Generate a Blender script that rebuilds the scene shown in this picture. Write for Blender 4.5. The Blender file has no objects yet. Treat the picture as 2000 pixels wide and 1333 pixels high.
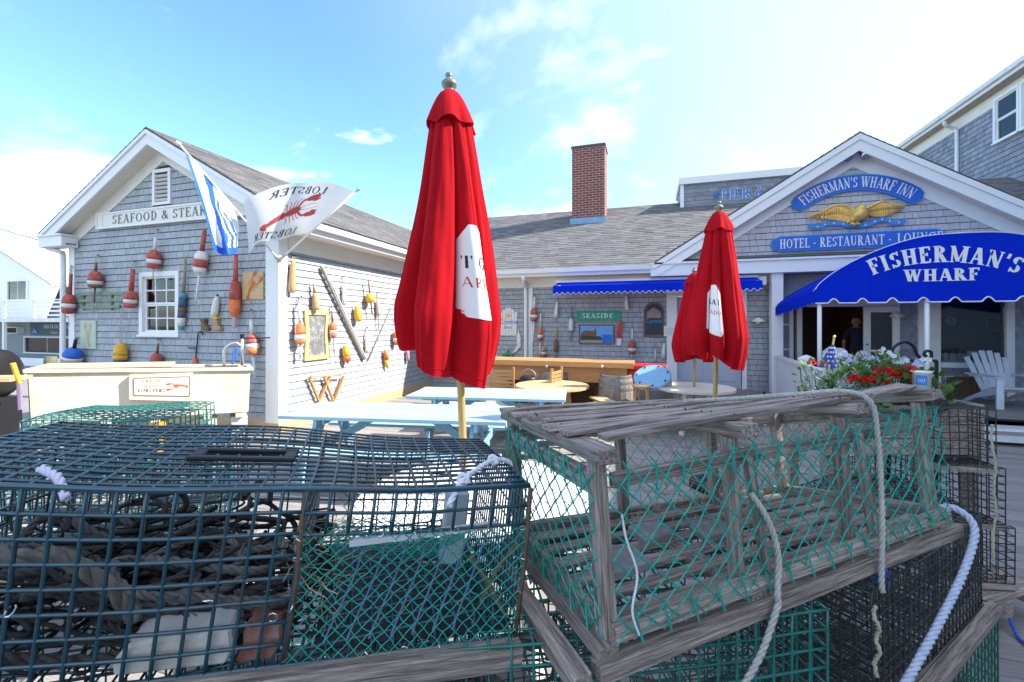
import bpy, bmesh, math, random
from mathutils import Vector, Matrix
random.seed(7)
SC = bpy.context.scene
COL = SC.collection
PI = math.pi
R = math.radians
# ------------------------------------------------------------------ camera, sky, sun, exposure
YAW = R(17.4); CA = math.cos(YAW); SA = math.sin(YAW)
FPX = 850.0; HZ = 631.0; EYE = 1.8
cd = bpy.data.cameras.new('camera'); cam = bpy.data.objects.new('camera', cd); COL.objects.link(cam)
cam.location = (0, 0, EYE); cam.rotation_euler = (PI/2, 0, YAW)
cd.sensor_width = 36; cd.lens = FPX/2000*36; cd.shift_y = -35.5/2000
cd.clip_start = .02; cd.clip_end = 3000
SC.camera = cam
SUN = Vector((1, .30, .90)).normalized()          # towards the sun
w = bpy.data.worlds.new('World'); SC.world = w; w.use_nodes = True
nt = w.node_tree; nt.nodes.clear()
def wn(t, **k):
    n = nt.nodes.new(t)
    for a, b in k.items(): setattr(n, a, b)
    return n
sky = wn('ShaderNodeTexSky', sky_type='NISHITA', sun_disc=False)
sky.sun_elevation = math.asin(SUN.z); sky.sun_rotation = math.atan2(SUN.x, SUN.y)
sky.air_density = 1.0; sky.dust_density = .1; sky.ozone_density = 1.0
geo = wn('ShaderNodeTexCoord')
# clouds: a flat layer seen in the direction of view (direction / height)
sep = wn('ShaderNodeSeparateXYZ'); nt.links.new(geo.outputs['Generated'], sep.inputs[0])
def M(op, a, b=None, c=None):
    n = wn('ShaderNodeMath', operation=op)
    for i, v in enumerate((a, b, c)):
        if v is None: continue
        if isinstance(v, (int, float)): n.inputs[i].default_value = v
        else: nt.links.new(v, n.inputs[i])
    return n.outputs[0]
CLO = [(19.1, 19.0, 0), (1.1, 1.7, 0), (16.7, 14.7, 0), (13.4, 6.2, 0)]
zz = M('ADD', M('MAXIMUM', sep.outputs[2], 0.0), .22)
comb = wn('ShaderNodeCombineXYZ')
nt.links.new(M('DIVIDE', sep.outputs[0], zz), comb.inputs[0]); nt.links.new(M('DIVIDE', sep.outputs[1], zz), comb.inputs[1])
def noise(scale, detail, rough, off, dist=0.0):
    m = wn('ShaderNodeMapping'); m.inputs['Location'].default_value = off
    nt.links.new(comb.outputs[0], m.inputs[0])
    n = wn('ShaderNodeTexNoise'); n.inputs['Scale'].default_value = scale; n.inputs['Detail'].default_value = detail
    n.inputs['Roughness'].default_value = rough; n.inputs['Distortion'].default_value = dist
    nt.links.new(m.outputs[0], n.inputs['Vector']); return n.outputs['Fac']
def ramp(v, lo, hi):
    n = wn('ShaderNodeMapRange', interpolation_type='SMOOTHSTEP'); n.inputs['From Min'].default_value = lo; n.inputs['From Max'].default_value = hi
    nt.links.new(v, n.inputs['Value']); return n.outputs[0]
small = ramp(noise(2.1, 8, .60, CLO[0], .3), .565, .70)
gate = ramp(noise(.55, 3, .5, CLO[1]), .40, .62)
veil = ramp(noise(.9, 7, .62, CLO[2], .5), .46, .78)
bank = ramp(noise(.62, 6, .58, CLO[3], .35), .50, .66)
# thin bright cloud is thickest round the sun
sd = wn('ShaderNodeVectorMath', operation='DOT_PRODUCT'); sd.inputs[1].default_value = SUN
nt.links.new(geo.outputs['Generated'], sd.inputs[0])
near = ramp(sd.outputs['Value'], .02, .95)
cl = M('MULTIPLY', M('MULTIPLY', small, gate), .85)
cl = M('MAXIMUM', cl, M('MULTIPLY', bank, .9))
cl = M('MAXIMUM', cl, M('MULTIPLY', near, M('ADD', M('MULTIPLY', veil, .5), .40)))
low = ramp(sep.outputs[2], .30, .0)
cl = M('MINIMUM', M('ADD', cl, M('MULTIPLY', low, .08)), 1.0)
mix = wn('ShaderNodeMixRGB'); mix.inputs[2].default_value = (4.2, 4.4, 4.8, 1)
tint = wn('ShaderNodeMixRGB', blend_type='MULTIPLY'); tint.inputs[0].default_value = 1; tint.inputs[2].default_value = (.64, .84, 1.0, 1); nt.links.new(sky.outputs[0], tint.inputs[1])
nt.links.new(cl, mix.inputs[0]); nt.links.new(tint.outputs[0], mix.inputs[1])
bg = wn('ShaderNodeBackground'); bg.inputs['Strength'].default_value = .15
nt.links.new(mix.outputs[0], bg.inputs[0])
ow = wn('ShaderNodeOutputWorld'); nt.links.new(bg.outputs[0], ow.inputs[0])
sl = bpy.data.lights.new('sun', 'SUN'); sun = bpy.data.objects.new('sun', sl); COL.objects.link(sun)
sl.energy = 3.7; sl.angle = R(.53); sl.color = (1, .95, .86)
sun.location = SUN*60; sun.rotation_euler = SUN.to_track_quat('Z', 'Y').to_euler()
vs = SC.view_settings; vs.view_transform = 'Standard'; vs.look = 'None'; vs.gamma = 1; vs.exposure = 1.55; vs.use_curve_mapping = False
SC.cycles.max_bounces = 7; SC.cycles.diffuse_bounces = 4; SC.cycles.glossy_bounces = 3; SC.cycles.transmission_bounces = 5
SC.cycles.transparent_max_bounces = 12; SC.cycles.use_denoising = True

# ------------------------------------------------------------------ geometry helpers
def ray(px, py):
    t = (px-1000)/FPX
    return Vector((t*CA-SA, t*SA+CA, (HZ-py)/FPX))
def onY(px, py, Y):
    r = ray(px, py); d = Y/r.y
    return Vector((r.x*d, Y, EYE+r.z*d))
def onX(px, py, X):
    r = ray(px, py); d = X/r.x
    return Vector((X, r.y*d, EYE+r.z*d))
def onZ(px, py, Z):
    r = ray(px, py); d = (Z-EYE)/r.z
    return Vector((r.x*d, r.y*d, Z))
def cw(r, d, z):                                   # metres to the right / away along the lens -> world
    return Vector((r*CA-d*SA, r*SA+d*CA, z))
def at(px, py, d):
    return cw((px-1000)/FPX*d, d, EYE+(HZ-py)/FPX*d)
def depth_of(p): return -p.x*SA+p.y*CA
def pix(p):
    d = depth_of(p)
    return 1000+(p.x*CA+p.y*SA)/d*FPX, HZ-(p.z-EYE)/d*FPX

PM = {}
def PMx(o): return PM.get(o.name, Matrix.Identity(4)) if o else Matrix.Identity(4)
def T(name, label, cat, loc=(0, 0, 0), rz=0, group=None):
    o = bpy.data.objects.new(name, None); COL.objects.link(o)
    o.location = loc; o.rotation_euler = (0, 0, rz); o.empty_display_size = .1
    PM[o.name] = Matrix.Translation(Vector(loc)) @ Matrix.Rotation(rz, 4, 'Z')
    o['label'] = label; o['category'] = cat
    if group: o['group'] = group
    return o
def tag(o, label=None, cat=None, group=None, kind=None):
    if label: o['label'] = label
    if cat: o['category'] = cat
    if group: o['group'] = group
    if kind: o['kind'] = kind
    return o
def link(name, me, parent=None, mw=Matrix.Identity(4)):
    o = bpy.data.objects.new(name, me); COL.objects.link(o)
    if parent: o.parent = parent; o.matrix_parent_inverse = Matrix.Identity(4)
    o.matrix_basis = PMx(parent).inverted() @ mw
    PM[o.name] = mw.copy()
    return o

class MB:
    def __init__(s): s.v = []; s.f = []; s.m = []; s.fr = None
    def add(s, vs, fs, mi=0):
        n = len(s.v); s.v += [tuple(v) for v in vs]; s.f += [tuple(i+n for i in f) for f in fs]; s.m += [mi]*len(fs); return s
    def box(s, c, size, rot=None, mi=0):
        c = Vector(c); h = Vector(size)/2
        vs = [Vector((x*h.x, y*h.y, z*h.z)) for x in (-1, 1) for y in (-1, 1) for z in (-1, 1)]
        if rot is not None: vs = [rot @ v for v in vs]
        return s.add([c+v for v in vs], [(0, 1, 3, 2), (4, 6, 7, 5), (0, 4, 5, 1), (2, 3, 7, 6), (0, 2, 6, 4), (1, 5, 7, 3)], mi)
    def bx(s, x0, x1, y0, y1, z0, z1, mi=0):
        return s.box(((x0+x1)/2, (y0+y1)/2, (z0+z1)/2), (abs(x1-x0), abs(y1-y0), abs(z1-z0)), None, mi)
    def beam(s, a, b, wd, ht, up=Vector((0, 0, 1)), mi=0, jit=0):   # bar from a to b, wd across, ht along up
        a = Vector(a); b = Vector(b); d = (b-a); L = d.length; d.normalize()
        x = d.cross(Vector(up))
        if x.length < 1e-4: x = d.cross(Vector((1, 0, 0)))
        x.normalize(); u = x.cross(d)
        if not s.v: s.fr = Matrix(((d.x, -x.x, u.x, a.x), (d.y, -x.y, u.y, a.y), (d.z, -x.z, u.z, a.z), (0, 0, 0, 1)))
        vs = []
        for p in (a, b):
            for sx, su in ((-1, -1), (1, -1), (1, 1), (-1, 1)):
                vs.append(p + x*(sx*wd/2+random.uniform(-jit, jit)) + u*(su*ht/2+random.uniform(-jit, jit)))
        return s.add(vs, [(0, 3, 2, 1), (4, 5, 6, 7), (0, 1, 5, 4), (1, 2, 6, 5), (2, 3, 7, 6), (3, 0, 4, 7)], mi)
    def tube(s, pts, r, n=6, closed=False, cap=True, mi=0, taper=None):
        pts = [Vector(p) for p in pts]; N = len(pts)
        if N < 2: return s
        base = len(s.v); prev = None
        for i, p in enumerate(pts):
            if closed: d = pts[(i+1) % N]-pts[i-1]
            else: d = pts[min(i+1, N-1)]-pts[max(i-1, 0)]
            if d.length < 1e-9: d = Vector((0, 0, 1))
            d.normalize()
            if prev is None:
                x = d.cross(Vector((0, 0, 1)))
                if x.length < 1e-3: x = d.cross(Vector((1, 0, 0)))
            else:
                x = prev - d*prev.dot(d)
                if x.length < 1e-6: x = d.cross(Vector((1, 0, .3)))
            x.normalize(); prev = x; y = d.cross(x)
            rr = r if taper is None else r*(1+(taper-1)*i/(N-1))
            for k in range(n):
                a = 2*PI*k/n
                s.v.append(tuple(p + x*(rr*math.cos(a)) + y*(rr*math.sin(a))))
        for i in range(N if closed else N-1):
            j = (i+1) % N
            for k in range(n):
                k2 = (k+1) % n
                s.f.append((base+i*n+k, base+i*n+k2, base+j*n+k2, base+j*n+k)); s.m.append(mi)
        if cap and not closed:
            s.f.append(tuple(base+k for k in reversed(range(n)))); s.m.append(mi)
            s.f.append(tuple(base+(N-1)*n+k for k in range(n))); s.m.append(mi)
        return s
    def lathe(s, a, b, prof, n=14, mi=0, capa=True, capb=True):    # prof: (fraction a->b, radius)
        a = Vector(a); b = Vector(b); d = (b-a); dn = d.normalized()
        x = dn.cross(Vector((0, 1, 0)))
        if x.length < 1e-3: x = dn.cross(Vector((1, 0, 0)))
        x.normalize(); y = dn.cross(x); base = len(s.v)
        for t, r in prof:
            for k in range(n):
                g = 2*PI*k/n; s.v.append(tuple(a+d*t+x*(r*math.cos(g))+y*(r*math.sin(g))))
        for i in range(len(prof)-1):
            for k in range(n):
                k2 = (k+1) % n
                s.f.append((base+i*n+k, base+i*n+k2, base+(i+1)*n+k2, base+(i+1)*n+k)); s.m.append(mi)
        if capa: s.f.append(tuple(base+k for k in reversed(range(n)))); s.m.append(mi)
        if capb: s.f.append(tuple(base+(len(prof)-1)*n+k for k in range(n))); s.m.append(mi)
        return s
    def prism(s, poly, O, U, V, N, t0, t1, mi=0):                 # outline (u,v) in the frame O,U,V given thickness along N
        O = Vector(O); n = len(poly); base = len(s.v)
        for t in (t0, t1):
            for u, v in poly: s.v.append(tuple(O+U*u+V*v+N*t))
        s.f.append(tuple(base+i for i in reversed(range(n)))); s.f.append(tuple(base+n+i for i in range(n))); s.m += [mi, mi]
        for i in range(n):
            j = (i+1) % n; s.f.append((base+i, base+j, base+n+j, base+n+i)); s.m.append(mi)
        return s
    def grid(s, fn, nu, nv, mi=0):
        base = len(s.v)
        for i in range(nu+1):
            for j in range(nv+1): s.v.append(tuple(fn(i/nu, j/nv)))
        for i in range(nu):
            for j in range(nv):
                q = base+i*(nv+1)+j; s.f.append((q, q+nv+1, q+nv+2, q+1)); s.m.append(mi)
        return s
    def build(s, name, mat, parent=None, smooth=False, origin=None, bevel=0):
        mw = PMx(parent)
        if parent is None:
            if origin is None:
                xs = [v[0] for v in s.v]; ys = [v[1] for v in s.v]; zs = [v[2] for v in s.v]
                origin = ((min(xs)+max(xs))/2, (min(ys)+max(ys))/2, min(zs))
            mw = Matrix.Translation(Vector(origin))
        if s.fr is not None: mw = s.fr                    # a board keeps its own axes, so its grain runs along it
        inv = mw.inverted()
        me = bpy.data.meshes.new(name)
        me.from_pydata([inv @ Vector(v) for v in s.v], [], s.f)
        for m in (mat if isinstance(mat, (list, tuple)) else [mat]): me.materials.append(m)
        if isinstance(mat, (list, tuple)): me.polygons.foreach_set('material_index', s.m)
        if smooth: me.polygons.foreach_set('use_smooth', [True]*len(me.polygons))
        me.update()
        bm = bmesh.new(); bm.from_mesh(me); bmesh.ops.recalc_face_normals(bm, faces=bm.faces)
        if bevel:
            es = [e for e in bm.edges if len(e.link_faces) == 2 and e.calc_face_angle(0) > .6]
            bmesh.ops.bevel(bm, geom=es, offset=bevel, segments=1, affect='EDGES', clamp_overlap=True)
        bm.to_mesh(me); bm.free()
        o = link(name, me, parent, mw)
        return o

def arcpts(c, U, V, r, a0, a1, n): return [c+U*(r*math.cos(a0+(a1-a0)*i/n))+V*(r*math.sin(a0+(a1-a0)*i/n)) for i in range(n+1)]
def rope_mb(pts, r, strands=3, pitch=None, mb=None, n=5):          # laid rope: strands twisted round a path
    mb = mb or MB(); pts = [Vector(p) for p in pts]
    pitch = pitch or r*7
    # resample
    L = [0]
    for i in range(1, len(pts)): L.append(L[-1]+(pts[i]-pts[i-1]).length)
    step = pitch/7; N = max(3, int(L[-1]/step)); res = []; j = 0
    for i in range(N+1):
        t = L[-1]*i/N
        while j < len(L)-2 and L[j+1] < t: j += 1
        k = (t-L[j])/max(1e-9, L[j+1]-L[j]); res.append(pts[j].lerp(pts[j+1], k))
    prev = None; fr = []
    for i in range(len(res)):
        d = (res[min(i+1, N)]-res[max(i-1, 0)]).normalized()
        x = (d.cross(Vector((.13, .21, .97)))) if prev is None else prev-d*prev.dot(d)
        x.normalize(); prev = x; fr.append((x, d.cross(x)))
    for sidx in range(strands):
        P = []
        for i, p in enumerate(res):
            a = 2*PI*(i*step/pitch+sidx/strands); P.append(p+fr[i][0]*(math.cos(a)*r*.52)+fr[i][1]*(math.sin(a)*r*.52))
        mb.tube(P, r*.55, n)
    return mb
def spline(P, n=8):
    P = [Vector(p) for p in P]; out = []
    for i in range(len(P)-1):
        a = P[max(i-1, 0)]; b = P[i]; c = P[i+1]; d = P[min(i+2, len(P)-1)]
        for k in range(n):
            t = k/n; out.append(.5*((2*b)+(c-a)*t+(2*a-5*b+4*c-d)*t*t+(3*b-a-3*c+d)*t**3))
    out.append(P[-1]); return out

# ------------------------------------------------------------------ materials
MATS = {}
def mat(name, col, rough=.7, var=.18, scale=6, bump=0, bscale=40, metal=0, rand=0, stretch=(1, 1, 1), dirt=None, dirt_amt=.5, trans=0, spec=.4, dscale=3, detail=5, island=0, coat=0):
    if name in MATS: return MATS[name]
    m = bpy.data.materials.new(name); m.use_nodes = True; t = m.node_tree; b = t.nodes['Principled BSDF']
    L = t.links.new
    def N(k, **kw):
        n = t.nodes.new(k)
        for a, v in kw.items(): setattr(n, a, v)
        return n
    tc = N('ShaderNodeTexCoord'); mp = N('ShaderNodeMapping'); mp.inputs['Scale'].default_value = stretch; L(tc.outputs['Object'], mp.inputs[0])
    vec = mp.outputs[0]
    if rand or island:                              # shift the pattern for each piece
        oi = N('ShaderNodeObjectInfo'); ad = N('ShaderNodeVectorMath', operation='ADD'); ml = N('ShaderNodeMath', operation='MULTIPLY'); ml.inputs[1].default_value = 37
        L(oi.outputs['Random'], ml.inputs[0]); L(mp.outputs[0], ad.inputs[0]); L(ml.outputs[0], ad.inputs[1]); vec = ad.outputs[0]
    nz = N('ShaderNodeTexNoise'); nz.inputs['Scale'].default_value = scale; nz.inputs['Detail'].default_value = detail; nz.inputs['Roughness'].default_value = .62; L(vec, nz.inputs['Vector'])
    mr = N('ShaderNodeMapRange'); mr.inputs['From Min'].default_value = .25; mr.inputs['From Max'].default_value = .75
    mr.inputs['To Min'].default_value = 1-var; mr.inputs['To Max'].default_value = 1+var; L(nz.outputs['Fac'], mr.inputs['Value'])
    val = mr.outputs[0]
    def mul(a, bb):
        q = N('ShaderNodeMath', operation='MULTIPLY'); L(a, q.inputs[0]); L(bb, q.inputs[1]); return q.outputs[0]
    if rand:
        r2 = N('ShaderNodeMapRange'); r2.inputs['To Min'].default_value = 1-rand; r2.inputs['To Max'].default_value = 1+rand; L(oi.outputs['Random'], r2.inputs['Value']); val = mul(val, r2.outputs[0])
    if island:
        g = N('ShaderNodeNewGeometry'); r3 = N('ShaderNodeMapRange'); r3.inputs['To Min'].default_value = 1-island; r3.inputs['To Max'].default_value = 1+island; L(g.outputs['Random Per Island'], r3.inputs['Value']); val = mul(val, r3.outputs[0])
    sc = N('ShaderNodeVectorMath', operation='SCALE'); sc.inputs[0].default_value = col[:3]; L(val, sc.inputs['Scale'])
    out = sc.outputs[0]
    if dirt:
        n2 = N('ShaderNodeTexNoise'); n2.inputs['Scale'].default_value = dscale; n2.inputs['Detail'].default_value = 8; n2.inputs['Roughness'].default_value = .7; L(vec, n2.inputs['Vector'])
        m2 = N('ShaderNodeMapRange'); m2.inputs['From Min'].default_value = .48; m2.inputs['From Max'].default_value = .72; m2.inputs['To Max'].default_value = dirt_amt; L(n2.outputs['Fac'], m2.inputs['Value'])
        mx = N('ShaderNodeMixRGB'); mx.inputs[2].default_value = (*dirt, 1); L(m2.outputs[0], mx.inputs[0]); L(out, mx.inputs[1]); out = mx.outputs[0]
    L(out, b.inputs['Base Color'])
    b.inputs['Roughness'].default_value = rough; b.inputs['Metallic'].default_value = metal; b.inputs['Specular IOR Level'].default_value = spec
    if coat: b.inputs['Coat Weight'].default_value = coat
    if bump:
        n3 = N('ShaderNodeTexNoise'); n3.inputs['Scale'].default_value = bscale; n3.inputs['Detail'].default_value = 4; L(vec, n3.inputs['Vector'])
        bp = N('ShaderNodeBump'); bp.inputs['Strength'].default_value = bump; bp.inputs['Distance'].default_value = .01; L(n3.outputs['Fac'], bp.inputs['Height']); L(bp.outputs[0], b.inputs['Normal'])
    if trans:                                        # thin cloth: some light comes through
        tr = N('ShaderNodeBsdfTranslucent'); L(out, tr.inputs['Color']); ms = N('ShaderNodeMixShader'); ms.inputs[0].default_value = trans
        L(b.outputs[0], ms.inputs[1]); L(tr.outputs[0], ms.inputs[2]); L(ms.outputs[0], t.nodes['Material Output'].inputs['Surface'])
    MATS[name] = m; return m
def glass(name, tint=(.02, .03, .04), rough=.03, alpha=.35):
    if name in MATS: return MATS[name]
    m = bpy.data.materials.new(name); m.use_nodes = True; t = m.node_tree; L = t.links.new
    t.nodes.remove(t.nodes['Principled BSDF'])
    tr = t.nodes.new('ShaderNodeBsdfTransparent'); tr.inputs[0].default_value = (1-alpha*.5, 1-alpha*.45, 1-alpha*.45, 1)
    gl = t.nodes.new('ShaderNodeBsdfGlossy'); gl.inputs['Roughness'].default_value = rough
    fr = t.nodes.new('ShaderNodeFresnel'); fr.inputs[0].default_value = 1.6
    ms = t.nodes.new('ShaderNodeMixShader'); L(fr.outputs[0], ms.inputs[0]); L(tr.outputs[0], ms.inputs[1]); L(gl.outputs[0], ms.inputs[2])
    L(ms.outputs[0], t.nodes['Material Output'].inputs['Surface']); MATS[name] = m; return m
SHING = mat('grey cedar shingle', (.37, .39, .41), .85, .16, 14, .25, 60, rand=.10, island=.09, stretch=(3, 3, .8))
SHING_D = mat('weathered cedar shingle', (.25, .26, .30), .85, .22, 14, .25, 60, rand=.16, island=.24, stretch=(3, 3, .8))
ROOFM = mat('asphalt roof shingle', (.150, .146, .145), .95, .2, 30, .3, 150, island=.24)
WHITE = mat('white trim paint', (.80, .80, .78), .5, .06, 3, dirt=(.45, .43, .40), dirt_amt=.25)
CREAM = mat('cream painted soffit', (.76, .72, .64), .6, .06, 3)
WGREY = mat('weathered white paint', (.70, .70, .69), .55, .1, 5, dirt=(.4, .38, .35), dirt_amt=.5, rand=.06)
DECK = mat('weathered deck board', (.27, .25, .235), .85, .26, 9, .35, 30, rand=.14, stretch=(1, 14, 14))
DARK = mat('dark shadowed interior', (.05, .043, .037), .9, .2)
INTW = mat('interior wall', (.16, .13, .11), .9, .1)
BLACK = mat('black iron', (.02, .02, .022), .45, .2, metal=.3)
STEEL = mat('galvanised metal', (.55, .56, .57), .35, .1, metal=.9)
RED = mat('faded red buoy paint', (.42, .07, .05), .6, .25, 12, dirt=(.45, .30, .26), dirt_amt=.65, dscale=16, rand=.15)
ORANGE = mat('orange buoy paint', (.75, .16, .04), .6, .2, 12, dirt=(.6, .38, .25), dirt_amt=.55, dscale=16)
YELL = mat('yellow buoy paint', (.78, .45, .05), .6, .2, 12, dirt=(.5, .25, .05), dirt_amt=.5, dscale=10)
OFFW = mat('chalky white buoy paint', (.74, .72, .68), .7, .12, 12, dirt=(.35, .3, .25), dirt_amt=.4, dscale=14)
BLUEB = mat('blue buoy paint', (.03, .14, .55), .5, .2, 12)
TEAL = mat('teal paint', (.10, .33, .36), .6, .2, 12)
NAVY = mat('dark slate paint', (.06, .10, .16), .6, .2, 12)
TAN = mat('tan wood', (.45, .29, .15), .7, .25, 10, stretch=(6, 6, 1), bump=.1)
BROWN = mat('brown wood', (.20, .11, .06), .7, .25, 10, stretch=(6, 6, 1))
OLIVE = mat('olive weathered wood', (.30, .28, .18), .8, .25, 10, stretch=(6, 6, 1))
PINK = mat('faded pink paint', (.62, .36, .32), .7, .2, 12)
GREENW = mat('faded green board', (.20, .30, .19), .75, .25, 8, stretch=(1, 10, 10), dirt=(.12, .12, .1), dirt_amt=.5)
ROPE = mat('grey rope', (.42, .40, .35), .9, .25, 60)
ROPEW = mat('white braided rope', (.70, .70, .74), .8, .15, 60)
ROPED = mat('dark tarred rope', (.075, .066, .06), .9, .4, 40)
GOLD = mat('gilded carving', (.78, .50, .14), .42, .2, 14, metal=.35, bump=.15, bscale=30)
SBLUE = mat('sign blue paint', (.02, .13, .55), .45, .08)
LBLUE = mat('ribbon blue paint', (.04, .22, .62), .45, .1)
CANV = mat('royal blue awning canvas', (.0006, .026, .56), .85, .14, 2.5, trans=.12, bump=.25, bscale=9, spec=.12)
REDC = mat('red umbrella cloth', (.50, .006, .014), .9, .25, 3, bump=.9, bscale=8, trans=.24, spec=.15, stretch=(1, 1, .35))
REDC2 = REDC
WPRINT = mat('white print', (.80, .78, .74), .7, .05)
BPRINT = mat('black print', (.02, .02, .03), .7, .05)
RPRINT = mat('red print', (.55, .03, .03), .7, .05)
POLE = mat('varnished umbrella pole', (.50, .34, .12), .35, .2, 8, stretch=(10, 10, 1))
TBLUE = mat('light blue table paint', (.24, .43, .54), .5, .15, 5, rand=.08, dirt=(.5, .55, .55), dirt_amt=.4, stretch=(1, 5, 5))
TBTOP = mat('blue paint lightened as sunlit', (.31, .48, .57), .55, .12, 5, rand=.08, dirt=(.62, .64, .62), dirt_amt=.5, stretch=(1, 5, 5))  # tops and benches: table blue lightened, so sunlight is in the colour
FELT = mat('felt underlay dark as shadow gap', (.05, .052, .06), .95, .2)  # felt kept dark so gaps between shingle courses read as shadow lines
PINE = mat('pale pine', (.60, .40, .20), .6, .2, 8, rand=.12, stretch=(1, 9, 9))  # pale pine tone, varied at random from board to board
CEDAR = mat('orange cedar', (.52, .25, .09), .55, .25, 8, rand=.12, stretch=(1, 9, 9), bump=.1)
OLDW = mat('grey weathered oak', (.34, .275, .23), .85, .8, 6, .9, 14, rand=.18, stretch=(1, 16, 16), dirt=(.055, .04, .032), dirt_amt=.85, dscale=5, spec=.5)
WIREB = mat('blue green coated wire', (.008, .066, .092), .30, .3, 14, dirt=(.045, .032, .020), dirt_amt=.75, spec=.8, dscale=6)
WIREG = mat('green coated wire', (.012, .15, .125), .35, .3, 14, spec=.6)
WIREK = mat('black coated wire', (.022, .027, .026), .4, .3, 14, spec=.6)
NETG = mat('green twine', (.010, .31, .235), .7, .3, 40)
CONC = mat('pale concrete', (.50, .49, .46), .9, .15, 14, bump=.3)
IVORY = mat('fibreglass tank', (.66, .60, .46), .55, .06, 10, dirt=(.50, .36, .18), dirt_amt=.4, dscale=1.6)
BRICKR = None
print('p1 ok')
# ------------------------------------------------------------------ lettering
TK, TN = .17, .07
def _st(x): return [('l', x, 0, x, 1, TK, 'be')]
GL = {
 'I': (.42, _st(.21)),
 'F': (.68, _st(.2)+[('l', .2, .965, .62, .965, TN, ''), ('l', .62, 1, .62, .78, TN, ''), ('l', .2, .52, .48, .52, TN, ''), ('l', .48, .62, .48, .42, TN, '')]),
 'E': (.72, _st(.2)+[('l', .2, .965, .62, .965, TN, ''), ('l', .62, 1, .62, .78, TN, ''), ('l', .2, .52, .48, .52, TN, ''), ('l', .48, .62, .48, .42, TN, ''), ('l', .2, .035, .65, .035, TN, ''), ('l', .65, 0, .65, .24, TN, '')]),
 'L': (.68, _st(.2)+[('l', .2, .035, .63, .035, TN, ''), ('l', .63, 0, .63, .24, TN, '')]),
 'T': (.74, [('l', .37, 0, .37, 1, TK, 'b'), ('l', .05, .965, .69, .965, TN, ''), ('l', .05, 1, .05, .76, TN, ''), ('l', .69, 1, .69, .76, TN, '')]),
 'H': (.88, _st(.2)+_st(.68)+[('l', .2, .52, .68, .52, TN, '')]),
 'N': (.88, [('l', .17, 0, .17, 1, TN, 'be'), ('l', .71, 0, .71, 1, TN, 'e'), ('l', .15, .97, .70, .03, TK, '')]),
 'M': (1.04, [('l', .15, 0, .15, 1, TN, 'be'), ('l', .88, 0, .88, 1, TK, 'be'), ('l', .17, .97, .5, .06, TK*.9, ''), ('l', .85, .97, .5, .06, TN, '')]),
 'A': (.84, [('l', .12, 0, .40, 1, TN, 'b'), ('l', .72, 0, .42, 1, TK, 'b'), ('l', .22, .32, .60, .32, TN, '')]),
 'K': (.86, _st(.2)+[('l', .24, .42, .68, 1, TN, 'e'), ('l', .38, .58, .74, 0, TK, 'e')]),
 'R': (.82, _st(.2)+[('a', .34, .745, .24, .235, -90, 90), ('l', .2, .965, .34, .965, TN, ''), ('l', .2, .51, .34, .51, TN, ''), ('l', .38, .5, .70, 0, TK, 'e')]),
 'P': (.72, _st(.2)+[('a', .34, .72, .26, .25, -90, 90), ('l', .2, .965, .34, .965, TN, ''), ('l', .2, .47, .34, .47, TN, '')]),
 'B': (.76, _st(.2)+[('a', .36, .745, .2, .235, -90, 90), ('a', .36, .27, .25, .25, -90, 90), ('l', .2, .965, .36, .965, TN, ''), ('l', .2, .52, .36, .52, TN, ''), ('l', .2, .02, .36, .02, TN, '')]),
 'D': (.86, _st(.2)+[('a', .36, .5, .36, .47, -90, 90), ('l', .2, .965, .36, .965, TN, ''), ('l', .2, .035, .36, .035, TN, '')]),
 'O': (.92, [('a', .46, .5, .36, .48, 0, 360)]),
 'C': (.82, [('a', .45, .5, .36, .48, 45, 315), ('l', .72, 1, .72, .72, TN, '')]),
 'G': (.88, [('a', .45, .5, .36, .48, 45, 330), ('l', .72, 1, .72, .74, TN, ''), ('l', .72, .05, .72, .42, TK, 'e')]),
 'S': (.64, [('a', .31, .735, .2, .235, 35, 262), ('a', .33, .265, .22, .24, 82, -150), ('l', .53, 1, .53, .74, TN, ''), ('l', .1, 0, .1, .26, TN, '')]),
 'U': (.86, [('l', .2, .32, .2, 1, TK, 'e'), ('l', .68, .32, .68, 1, TN, 'e'), ('a', .44, .32, .25, .3, 180, 360)]),
 'W': (1.14, [('l', .12, 1, .36, .02, TK, 'b'), ('l', .36, .02, .57, 1, TN, ''), ('l', .55, 1, .79, .02, TK, 'b'), ('l', .79, .02, 1.02, 1, TN, 'e')]),
 'Y': (.80, [('l', .12, 1, .4, .45, TK, 'b'), ('l', .68, 1, .4, .45, TN, 'b'), ('l', .4, .46, .4, 0, TK, 'e')]),
 "'": (.22, [('l', .12, 1, .09, .7, .11, '')]),
 '&': (.90, [('a', .40, .76, .17, .21, 0, 360), ('a', .34, .26, .25, .24, 0, 360), ('l', .30, .66, .82, .02, TK, ''), ('l', .55, .2, .78, .55, TN, '')]),
 '6': (.66, [('a', .33, .3, .22, .28, 0, 360), ('l', .13, .38, .48, .98, TK*.8, '')]),
 '-': (.40, [('l', .06, .42, .34, .42, .1, '')]),
 ' ': (.36, []),
}
cuts = []
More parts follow.
